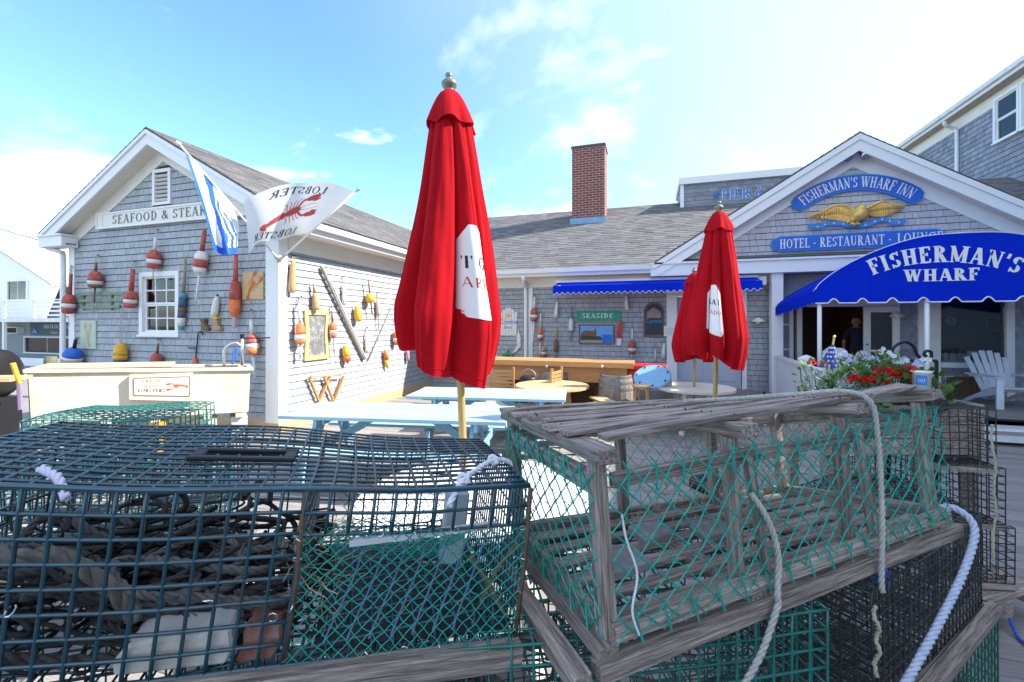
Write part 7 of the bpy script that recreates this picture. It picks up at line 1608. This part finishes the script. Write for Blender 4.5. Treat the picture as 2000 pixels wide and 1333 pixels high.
for i in range(ns):
    y = .035+.085*i; x0 = random.uniform(-.055, -.01)+(.06 if i == 0 else 0)-(.0 if i < 5 else .02); x1 = (1.0 if i < 2 else 1.24)+random.uniform(-.05, .04)
    mb = MB(); n = 7; w_ = random.uniform(.042, .052); vs_ = []
    for k in range(n+1):
        f = k/n; x = x0+(x1-x0)*f; dz = HT+.003+.004*math.sin(5*f+i)+random.uniform(-.002, .002)+.008*(f-.5)**2; yy = y+.006*math.sin(3*f+i*2)+.012*(f-.5)
        e = random.uniform(-.003, .003)
        for (a, b) in ((-w_/2, 0), (w_/2, 0), (w_/2, .014), (-w_/2, .014)): vs_.append(FT(x, yy+a+e, dz-.01+b))
    mb.add(vs_, [(k*4+j, k*4+(j+1) % 4, k*4+4+(j+1) % 4, k*4+4+j) for k in range(n) for j in range(4)]+[(0, 3, 2, 1), (n*4, n*4+1, n*4+2, n*4+3)]); mb.fr = Matrix(((FT.x.x, FT.y.x, FT.z.x, FT.O.x), (FT.x.y, FT.y.y, FT.z.y, FT.O.y), (FT.x.z, FT.y.z, FT.z.z, FT.O.z), (0, 0, 0, 1))) @ Matrix.Translation((0, y, HT)); mb.build('top_slat', OLDW, wt, bevel=.002)
mb = MB()
for i in range(ns):
    for x in (.0, .45, .92):
        for e in (-.012, .012):
            c = FT(x+random.uniform(-.012, .012), .035+.085*i+e, HT+.008); mb.tube([c, c+FT.z*.004], .0032, 6)
mb.build('nails', mat('rusty nail', (.09, .045, .03), .7), wt)['kind'] = 'stuff'
wb_('loose_slat', (.955, -.02, HT+.012), (1.31, .05, HT+.012), .06, .016, jit=.003)
for i in range(6): wb_('bottom_slat', (-.02, .05+.1*i, .005), (LT, .05+.1*i+random.uniform(-.01, .01), .005), .055, .014, jit=.004)
def sag(u, a): return a*math.sin(PI*u)
mb = net(MB(), lambda u, v: FT(.0+LT*u, -.022-.010*math.sin(PI*v)-.012*math.sin(9*u)*math.sin(PI*v), .0+(HT-.07)*v), 40, 12, .0022); mb.build('front_netting', NETG, wt)
mb = net(MB(), lambda u, v: FT(-.022-.01*math.sin(PI*v), WT*u, .0+(HT-.07)*v), 18, 12, .0022); mb.build('end_netting', NETG, wt)
mb = net(MB(), lambda u, v: FT(LT*u, WT+.015, .0+(HT-.07)*v), 36, 10, .0016, sides=3); mb.build('back_netting', NETG, wt)
mb = net(MB(), lambda u, v: FT(LT+.03-.05*v, WT*u, (HT-.07)*v), 18, 12, .0016); mb.build('end_netting', NETG, wt)
mb = MB()                                                  # lashings where the net is tied round the rails
for i in range(16):
    x = .05+LT*.94*i/15; mb.tube([FT(x, -.03, HT-.13), FT(x+.012, -.022, HT-.07), FT(x+.02, .012, HT-.06)], .003, 4); mb.tube([FT(x+.01, -.04, .0), FT(x, -.035, .05), FT(x+.015, -.01, .055)], .003, 4)
for i in range(7): y = .05+.5*i/6; mb.tube([FT(-.03, y, HT-.13), FT(-.025, y+.01, HT-.06), FT(.01, y+.01, HT-.065)], .003, 4); mb.tube([FT(-.035, y, .0), FT(-.03, y+.01, .055), FT(0, y, .058)], .003, 4)
mb.build('lashings', NETG, wt)['kind'] = 'stuff'
# entrance head: a funnel of net on a hoop, tangled dry line, flat ballast stones
mb = MB(); net(mb, lambda u, v: FT(.62+.26*v, .12+.40*(.5+.5*math.cos(2*PI*u))*(1-.55*v)+.12*v, .04+.34*(.5+.5*math.sin(2*PI*u))*(1-.55*v)+.09*v), 22, 8, .0013, sides=3); mb.build('funnel_net', mat('tan dry twine', (.30, .27, .17), .9), wt)
mb = MB(); TW = mat('dry tangled line', (.36, .32, .22), .9, .3)
for i in range(46):
    c = Vector((random.uniform(.35, 1.15), random.uniform(.08, .5), random.uniform(.06, .3))); P = [c]
    for k in range(4): c = c+Vector((random.uniform(-.09, .12), random.uniform(-.07, .07), random.uniform(-.08, .06))); c.x = max(.2, min(LT-.05, c.x)); c.y = max(.03, min(WT-.03, c.y)); c.z = max(.02, min(.34, c.z)); P.append(c)
    mb.tube([FT(*p) for p in spline(P, 4)], .0014, 3, cap=False)
mb.build('tangled_line', TW, wt)['kind'] = 'stuff'
for x, y, w_, d_ in ((.2, .24, .16, .12), (.42, .38, .14, .12), (.62, .30, .15, .10)):
    q = [(-w_/2, -d_/2), (w_*.45, -d_*.45), (w_/2, d_*.4), (-w_*.4, d_/2)]; MB().prism(q, FT(x, y, .013), FT.x, FT.y, FT.z, 0, .03).build('ballast_stone', mat('grey ballast stone', (.26, .25, .23), .9, .3, 14, .3, dirt=(.6, .6, .62), dirt_amt=.5), wt, bevel=.005)
# ---- blue-green wire trap at the left
C1 = cw(.007, 1.13, .982); ax1 = cw(-.95, -.31, 0)+Z1*.115; L1 = 1.28
axx = -ax1.normalized(); FB1 = Fr(C1+ax1.normalized()*L1, axx, cw(-.31, .95, 0)); W1, H1 = .56, .385
bt = T('wire_trap', 'big blue-green wire lobster trap stuffed with dark rope on the left', 'lobster trap', C1, 0, 'stacked wire lobster traps')
CELL = .0495; nu = round(L1/CELL); nh = 8; nw = 12
def dentf(x, y, z):                                       # the lid is pushed down near the right end
    return Vector((0, 0, -.014*math.exp(-((x-L1*.80)/.25)**2)*(y > -1)*(.3+y/W1)*(z > H1*.8)))
def bp(name, p0, du, dv, a, b, wr=.0041, dent=.006, m=WIREB, skipu=(), skipv=(), sides=6):
    p0 = Vector(p0); du = Vector(du); dv = Vector(dv); mb = MB()
    def P(i, j): q = p0+du*(i/a)+dv*(j/b); return FB1(*(q+wig(q.x, q.y, q.z, dent)+dentf(*q)))
    for i in range(a+1):
        if i not in skipu: mb.tube([P(i, j) for j in range(b+1)], wr, sides)
    for j in range(b+1):
        if j not in skipv: mb.tube([P(i, j) for i in range(a+1)], wr, sides)
    return mb.build(name, m, bt, True)
split_ = int(nu*.60)
bp('front_mesh', (0, 0, 0), (L1*split_/nu, 0, 0), (0, 0, H1), split_, nh)
bp('door_mesh', (L1*split_/nu, 0, H1*.74), (L1*(nu-split_)/nu, 0, 0), (0, 0, H1*.26), nu-split_, 2)
bp('top_mesh', (0, 0, H1), (L1, 0, 0), (0, W1, 0), nu, 15, .0037)
bp('back_mesh', (0, W1, 0), (L1, 0, 0), (0, 0, H1), nu, nh, .0032)
bp('bottom_mesh', (0, 0, 0), (L1, 0, 0), (0, W1, 0), nu, nw, .003, sides=4)
bp('end_mesh', (L1, 0, 0), (0, W1, 0), (0, 0, H1), 22, nh, .0026); bp('end_mesh', (0, 0, 0), (0, W1, 0), (0, 0, H1), nw, nh, .0032)
bp('partition_mesh', (L1*split_/nu, .02, 0), (0, W1-.04, 0), (0, 0, H1), nw, nh, .003)
for x0, x1, z in ((0, L1, H1+.004), (0, L1, .0)): MB().tube([FB1(*(Vector((x0+(x1-x0)*i/16, 0, z))+wig(x0+(x1-x0)*i/16, 0, z, .006)+dentf(x0+(x1-x0)*i/16, 0, z))) for i in range(17)], .0058, 6).build('edge_wire', WIREB, bt, True)
for x in (L1, L1*split_/nu): MB().tube([FB1(x, 0, 0), FB1(x+.004, -.003, H1*.5), FB1(x, 0, H1)], .0065, 6).build('corner_bar', mat('rust brown bar', (.12, .075, .045), .7, .4, 20), bt, True)
# net in the kitchen end, lying slack behind the open part of the front
mb = net(MB(), lambda u, v: FB1(L1*split_/nu+(L1*(nu-split_)/nu)*u, -.004+.02*math.sin(PI*u)*math.sin(PI*v), .0+H1*.74*v), 34, 18, .0014, .2); mb.build('front_netting', NETG, bt)
mb = net(MB(), lambda u, v: FB1(L1*.62+.36*u, .02+(.40)*v, .02+H1*.70*(1-v)+.02*math.sin(6*u)), 24, 20, .0012, .2, sides=3); mb.build('slack_netting', NETG, bt)
mb = net(MB(), lambda u, v: FB1(L1*.64+.34*u, W1-.05-.10*math.sin(PI*v), .05+(H1-.08)*v), 20, 14, .0012, .15, sides=3); mb.build('back_netting', mat('black twine', (.02, .025, .02), .8), bt)
SLB = mat('blue grey cord', (.16, .20, .34), .8)
for i in range(7): x = L1*.66+.05*i; MB().tube(spline([FB1(x+.04, .03, H1*.68), FB1(x+.02, .05, H1*.4), FB1(x-.02, .02, H1*.15), FB1(x-.03, .01, .03)], 4), .0030, 5).build('head_cord', SLB, bt, True)
MB().beam(FB1(L1*.66, .0, H1*.68), FB1(L1*.94, .02, H1*.74), .014, .014).build('head_bar', mat('pale pvc bar', (.55, .58, .58), .5), bt)
for (x0, z0, x1, z1) in ((.985, .04, .90, H1*.5), (.995, H1*.6, .93, .06)): MB().tube(spline([FB1(L1*x0, .03, z0), FB1(L1*(x0+x1)/2, .06, (z0+z1)/2), FB1(L1*x1, .05, z1)], 3), .007, 6).build('bait_stick', TAN if 0 else mat('bark stick', (.16, .11, .06), .9, .4, 20), bt, True)
MB().prism([(0, 0), (L1*.37, 0), (L1*.37, .30), (0, .42)], FB1(L1*.62, .02, .008), FB1.x, FB1.y, FB1.z, 0, .006).build('kitchen_ramp', mat('black plastic ramp', (.02, .022, .024), .5, .3), bt)
for x in (.68, .76, .84, .92): c = FB1(L1*x, .045, .016); MB().lathe(c, c+FB1.z*.004, [(0, .006), (1, .005)], 8).build('rivet', CLIP, bt)
# bait bags and floats inside
MB().box(FB1(L1*.90, .28, .17), (.07, .05, .22), Matrix((FB1.x, FB1.y, FB1.z)).transposed()).build('vent_plate', mat('clear grey plate', (.45, .5, .52), .4, .2), bt, bevel=.006)
# wooden rail under the trap
MB().beam(FB1(L1*.18, -.02, -.03), FB1(L1+.01, -.02, -.022), .05, .055, up=FB1.z, jit=.003).build('runner', OLDW, bt, bevel=.003); MB().beam(FB1(0, W1-.03, -.03), FB1(L1, W1-.03, -.03), .05, .05, up=FB1.z).build('runner', OLDW, bt)
MB().bx(0, 0, 0, 0, 0, 0) if 0 else None
mb = MB(); mb.prism([(0, 0), (.24, 0), (.24, .02), (0, .02)], FB1(L1*.35, .17, H1+.006), FB1.x, FB1.y, FB1.z, 0, .012); mb.prism([(.0, .07), (.24, .07), (.24, .09), (0, .09)], FB1(L1*.35, .17, H1+.006), FB1.x, FB1.y, FB1.z, 0, .012); mb.prism([(0, .02), (.03, .02), (.03, .07), (0, .07)], FB1(L1*.35, .17, H1+.006), FB1.x, FB1.y, FB1.z, 0, .0115); mb.prism([(.21, .02), (.24, .02), (.24, .07), (.21, .07)], FB1(L1*.35, .17, H1+.006), FB1.x, FB1.y, FB1.z, 0, .0115); mb.build('escape_vent', BLACK, bt, bevel=.003)
clips(FB1, bt, [(L1, 0, H1*q) for q in (.08, .3, .55, .8)]+[(L1*split_/nu, -.004, H1*q) for q in (.05, .33, .6, .72)]+[(L1*(.64+.07*i), -.004, H1*.74) for i in range(6)]+[(L1*(.64+.07*i), -.004, .003) for i in range(6)]+[(L1*.2, -.004, H1*.42), (L1*.45, -.004, H1*.4), (L1*.55, -.004, H1*.28), (L1*.12, -.004, H1*.62)], .010)
# rope tied over the lid
q = lambda x, y, z: FB1(x, y, z)
rp = rope_mb(spline([q(L1*.83, -.02, H1-.035), q(L1*.86, .03, H1+.005), q(L1*.90, .10, H1+.012), q(L1*.955, .17, H1+.02), q(L1*1.0, .19, H1+.01), q(L1*1.008, .18, H1-.04)], 5), .0085); r_ = rp.build('tie_rope', ROPEW, bt, True)
for c in (q(L1*.865, .04, H1+.01), q(L1*.955, .17, H1+.022)): rope_mb(arcpts(c, FB1.x, (FB1.y+FB1.z).normalized(), .013, 0, 6.2, 10), .007, mb=None).build('knot', ROPEW, r_, True)
rp = rope_mb([q(L1*.175, .085, H1+.014), q(L1*.215, .04, H1+.012), q(L1*.25, -.012, H1-.012)], .009); rp.build('tie_cord', mat('lilac white rope', (.66, .62, .72), .8), bt, True)
# rope, brick and rubbish inside: things lying in the trap
t = T('tarred_rope_coil', 'dark tarred rope heaped inside the blue-green wire trap', 'rope', q(L1*.35, W1*.5, .01)); mb = MB()
for i in range(16):
    cx_, cy_, rr_ = random.uniform(.06, .52)*L1, random.uniform(.14, .42), random.uniform(.07, .17); z = .02+.0085*i; a0 = random.uniform(0, 6)
    pts = [q(max(.05, min(L1*.58, cx_+rr_*1.6*math.cos(a0+g))), max(.04, min(W1-.04, cy_+rr_*math.sin(a0+g))), z+.02*math.sin(2*g+i)) for g in [k*.45 for k in range(14)]]
    rope_mb(spline(pts, 3), random.choice((.011, .012, .013)), mb=mb, n=4)
mb.build('rope', ROPED, t, True)
mb = MB()
for i in range(7):
    cx_, cy_, rr_ = random.uniform(.3, .55)*L1, random.uniform(.1, .25), random.uniform(.05, .14); z = .10+.03*random.random()+.012*i; a0 = random.uniform(0, 6)
    pts = [q(max(.05, min(L1*.58, cx_+rr_*1.7*math.cos(a0+g))), max(.03, min(W1-.04, cy_+rr_*math.sin(a0+g))), z+.02*math.sin(2*g+i)) for g in [k*.45 for k in range(9)]]
    rope_mb(spline(pts, 3), .010, mb=mb, n=4)
mb.build('bleached_rope', mat('mottled grey rope', (.14, .132, .118), .9, .4, 30), t, True)
t = T('thick_rope_end', 'thick pale frayed rope end hanging inside the left of the trap', 'rope', q(.2*L1, .06, .1)); rope_mb(spline([q(.10*L1, .1, .27), q(.16*L1, .05, .235), q(.23*L1, .04, .24), q(.30*L1, .045, .17), q(.34*L1, .06, .09)], 5), .017).build('rope', mat('pale frayed rope', (.17, .155, .125), .9, .5, 30), t, True)
t = T('ballast_brick', 'white painted ballast brick with red end inside the wire trap', 'brick', q(.42*L1, .1, .01)); mb = MB(); mb.prism([(0, 0), (.20, 0), (.21, .03), (.20, .075), (.16, .08), (.14, .068), (.06, .07), (.02, .062), (-.005, .03)], q(.33*L1, .012, .004), FB1.x, FB1.z, FB1.y, 0, .11); mb.build('brick', mat('chipped white paint brick', (.62, .60, .54), .8, .15, 10, .3, dirt=(.35, .22, .16), dirt_amt=.8, dscale=5), t, bevel=.006)
MB().prism([(0, 0), (.075, 0), (.09, .03), (.085, .08), (.03, .085), (.01, .07), (.012, .03)], q(.33*L1+.215, .012, .004), FB1.x, FB1.z, FB1.y, 0, .11).build('red_end', mat('chipped red brick', (.22, .07, .04), .85, .25, 10, .3, dirt=(.5, .45, .4), dirt_amt=.5, dscale=8), t, bevel=.006)
t = T('dark_line_heap', 'black tangle of line and weed filling the left wire trap', 'rope', q(L1*.3, W1*.5, .01)); mb = MB()
for i in range(110):
    c = Vector((random.uniform(.04, L1*.6), random.uniform(.06, W1-.05), random.uniform(.01, .17))); P = [c]
    for _ in range(4): c = c+Vector((random.uniform(-.13, .13), random.uniform(-.08, .08), random.uniform(-.05, .05))); c.z = max(.012, min(.24, c.z)); c.x = max(.03, min(L1*.62, c.x)); c.y = max(.03, min(W1-.03, c.y)); P.append(c)
    mb.tube([q(*p) for p in spline(P, 4)], random.choice((.003, .004, .006, .008)), 4, cap=False)
mb.build('line', mat('black weedy line', (.028, .026, .022), .9, .5, 20), t, True)
t = T('dry_grass_wisp', 'wisp of dry grass and twine caught at the trap partition', 'grass', q(L1*.6, .05, .15)); mb = MB()
for i in range(70):
    c = Vector((L1*.60+random.uniform(-.05, .07), random.uniform(.01, .12), random.uniform(.08, .30))); d = rv()*random.uniform(.04, .10); mb.tube([q(*c), q(*(c+d*.5+rv()*.012)), q(*(c+d))], .0011, 3, cap=False)
mb.build('blades', mat('dry straw', (.34, .32, .20), .9, .3), t)
# ---- the stack underneath and beside
wire_trap('blue-green wire trap underneath the big rope-filled one', Fr(FB1(0, 0, 0)-Z1*.44+FB1.y*.02, Vector((FB1.x.x, FB1.x.y, 0))), 1.22, .55, .37, WIREB, .05, .0034, .005, fast=True)
GA = cw(-.33, 1.03, .63); wire_trap('bright green wire trap directly under the wooden trap', Fr(GA, cw(.852, .125, 0)), 1.22, .55, .37, WIREG, .055, .0036, .004)
wire_trap('green wire trap at the bottom under the bright green one', Fr(cw(-.36, 1.0, .22), cw(.86, .10, 0)), 1.25, .58, .37, WIREG, .06, .0034, .004, fast=True)
KA = cw(1.106, 1.334, .575); FK_ = Fr(KA, cw(.927, .555, 0)); wire_trap('black wire trap under the right end of the wooden trap', FK_, 1.10, .58, .39, WIREK, .042, .0034, .006)
F2 = Fr(cw(1.12, 1.30, .185), cw(.927, .555, 0)); wire_trap('dark green wire trap below the black one, beside the deck', F2, 1.18, .6, .37, WIREG if 0 else mat('deep green wire', (.01, .10, .07), .4, .3), .05, .0032, .005)
MB().beam(FK_(0, -.03, -.045), FK_(1.16, -.03, -.02), .045, .04, jit=.003).build('rail_board', OLDW); o_ = bpy.data.objects['rail_board']; tag(o_, 'grey wooden bar between the black trap and dark green trap', 'board')
RA = cw(2.50*.9835+.02, 2.52, 0); ru = cw(.30, .95, 0).normalized()
for k, (z, lab, m) in enumerate(((.945, 'topmost black wire trap of the stack beside the deck', WIREK), (.60, 'second black wire trap from the top of the deckside stack', WIREK), (.25, 'lowest wire trap of the deckside stack', WIREK))):
    O = at(1838, 800, 2.62); O.z = z; wire_trap(lab, Fr(O, cw(.95, -.10, 0), cw(.35, .93, 0)), .30+.05*k, .85, .335, m, .05, .0032, .006, inner=False)
for k, (px, d, z, yaw, m, lab) in enumerate(((40, 2.35, .92, .35, WIREG, 'green wire trap behind the big blue-green one, before the tank'), (-120, 1.75, .88, .5, WIREB, 'blue wire trap at the far left edge behind the big one'), (-10, 2.3, .54, .35, WIREG, 'green wire trap at the bottom of the pile before the tank'))):
    O = at(px, 900, d); O.z = z-.02; wire_trap(lab, Fr(O, cw(math.cos(yaw), math.sin(yaw)*.4, 0)), .72 if k == 0 else .95, .5, .36, m, .05, .0034, .010)
# pallets carry the piles
for lab, c, w_, d_, z in (('timber pallet under the left wire trap', cw(-.75, 1.15, 0), 1.6, .9, .50), ('timber pallet under the bright green traps', cw(.3, 1.35, 0), 1.4, .7, .18), ('timber pallet under the black traps', cw(1.5, 1.95, 0), 1.3, .7, .15), ('timber pallet under the deckside stack', cw(2.75, 2.95, 0), .7, .9, .21), ('timber pallet under the traps before the tank', cw(-2.3, 2.5, 0), 1.4, .8, .5)):
    t = T('timber_pallet', lab, 'pallet', (c.x, c.y, 0), YAW+(.25 if c.x < 0 else .3), 'pallets under the traps'); Mw = PM[t.name]
    if z > .4:                                             # a taller crate-like stand
        for sx in (-1, 1):
            for sy in (-1, 1): MB().beam(Mw @ Vector((sx*w_*.42, sy*d_*.38, 0)), Mw @ Vector((sx*w_*.42, sy*d_*.38, z-.06)), .09, .09).build('leg', OLDW, t)
    for i in range(6): y = -d_/2+d_*(i+.5)/6; MB().beam(Mw @ Vector((-w_/2, y, z-.02)), Mw @ Vector((w_/2, y, z-.02)), d_/6-.03, .022).build('slat', OLDW, t)
    for i in (-1, 0, 1): MB().beam(Mw @ Vector((i*w_*.45, -d_/2, z-.075)), Mw @ Vector((i*w_*.45, d_/2, z-.075)), .07, .085).build('bearer', OLDW, t)
# clutter seen through the lower traps
for i in range(5):
    fr_ = (FK_, F2)[i % 2]; m_ = (ORANGE, OFFW, YELL, mat('brick clay', (.35, .12, .07), .9), BLUEB)[i % 5]; c = fr_(random.uniform(.2, .95), random.uniform(.15, .45), .02)
    o_ = MB().lathe(c, c+Z1*random.uniform(.06, .1)+rv()*.02, [(0, .03), (.3, .045), (.8, .04), (1, .015)], 10).build('bait_float', m_, None, True); tag(o_, ('orange', 'white', 'yellow', 'brick-red', 'blue')[i % 5]+' bait float lying inside the dark traps at the lower right', 'float', 'floats inside the traps')
for k, (fr_, lab) in enumerate(((FK_, 'tangled grey line inside the black trap'), (F2, 'tangled grey line inside the dark green trap'), (Fr(GA, cw(.852, .125, 0)), 'tangled grey line inside the bright green trap'))):
    mb = MB()
    for i in range(26):
        c = Vector((random.uniform(.1, 1.0), random.uniform(.08, .5), random.uniform(.03, .3))); P = [c]
        for _ in range(4): c = c+Vector((random.uniform(-.14, .14), random.uniform(-.08, .08), random.uniform(-.08, .08))); c.z = max(.02, min(.33, c.z)); c.x = max(.05, min(1.05, c.x)); c.y = max(.05, min(.5, c.y)); P.append(c)
        mb.tube([fr_(*p) for p in spline(P, 4)], random.choice((.002, .003, .005)), 4, cap=False)
    o_ = mb.build('tangled_line', mat('muddy line', (.10, .09, .075), .9, .4, 20)); tag(o_, lab, 'rope'); o_['kind'] = 'stuff'
# ---- ropes hanging over the traps
def rope_thing(label, pts, r, m, n=6, strands=3, pitch=None):
    p = spline(pts, n); t = T('rope', label, 'rope', p[-1]); rope_mb(p, r, strands, pitch).build('strands', m, t, True); return t
fN = lambda x, y, z: FT(x, y, z)
rope_thing('grey rope lying over the slats and hanging down the netting', [fN(.55, .32, HT+.02), fN(.66, .25, HT+.022), fN(.80, .10, HT+.03), fN(.90, .0, HT+.03), fN(.945, -.045, HT-.01), fN(.955, -.05, HT-.12), fN(.95, -.052, HT-.25), fN(.925, -.06, .08), fN(.90, -.062, -.06), fN(.895, -.065, -.10)], .008, ROPE)
rope_thing('long grey rope hanging from the middle post past the runner', [fN(.44, -.03, .27), fN(.475, -.045, .20), fN(.50, -.05, .10), fN(.47, -.062, .0), at(1520, 1180, 1.14), at(1490, 1270, 1.10), at(1450, 1345, 1.06)], .0085, ROPE)
rope_thing('thin white cord knotted on the nearest post', [fN(.03, -.03, .30), fN(.035, -.035, .24), fN(.055, -.04, .16), fN(.035, -.04, .08), fN(.05, -.04, .02)], .003, ROPEW)
rope_thing('thick white braided rope running down from the trap corner', [fN(LT+.02, .03, .03), fN(LT+.05, -.02, .04), at(1903, 1030, 1.46), at(1885, 1110, 1.40), at(1830, 1225, 1.30), at(1760, 1350, 1.20)], .0115, mat('blue white rope', (.46, .50, .62), .8, .2, 60), pitch=.06)
for lab, px, y0, y1, d in (('pale rope laced down the corner of the deckside stack', 1936, 830, 1095, 2.35), ('pale rope laced down the corner of the black trap', 1707, 1185, 1320, 1.30)):
    n = 46; pts = []
    for i in range(n): f = i/(n-1); c = at(px+(8*math.sin(3*f)), y0+(y1-y0)*f, d); pts.append(c+Vector((CA, SA, 0))*((.004+.003*math.sin(i*1.7))*math.cos(i*.4))+Vector((-SA, CA, 0))*(.005*math.sin(i*.4)))
    rope_thing(lab, pts, .006, mat('tan lacing rope', (.42, .39, .28), .9, .2, 40), n=2)
p_ = [onZ(1966, 1225, .02), onZ(1985, 1240, .02), onZ(2010, 1262, .02), onZ(2060, 1290, .02)]; rope_thing('blue rope lying on the deck at the right edge', [p_[0]+Z1*.1]+p_[1:], .009, mat('blue poly rope', (.03, .10, .5), .6))
print('p6 ok', len(bpy.data.objects))
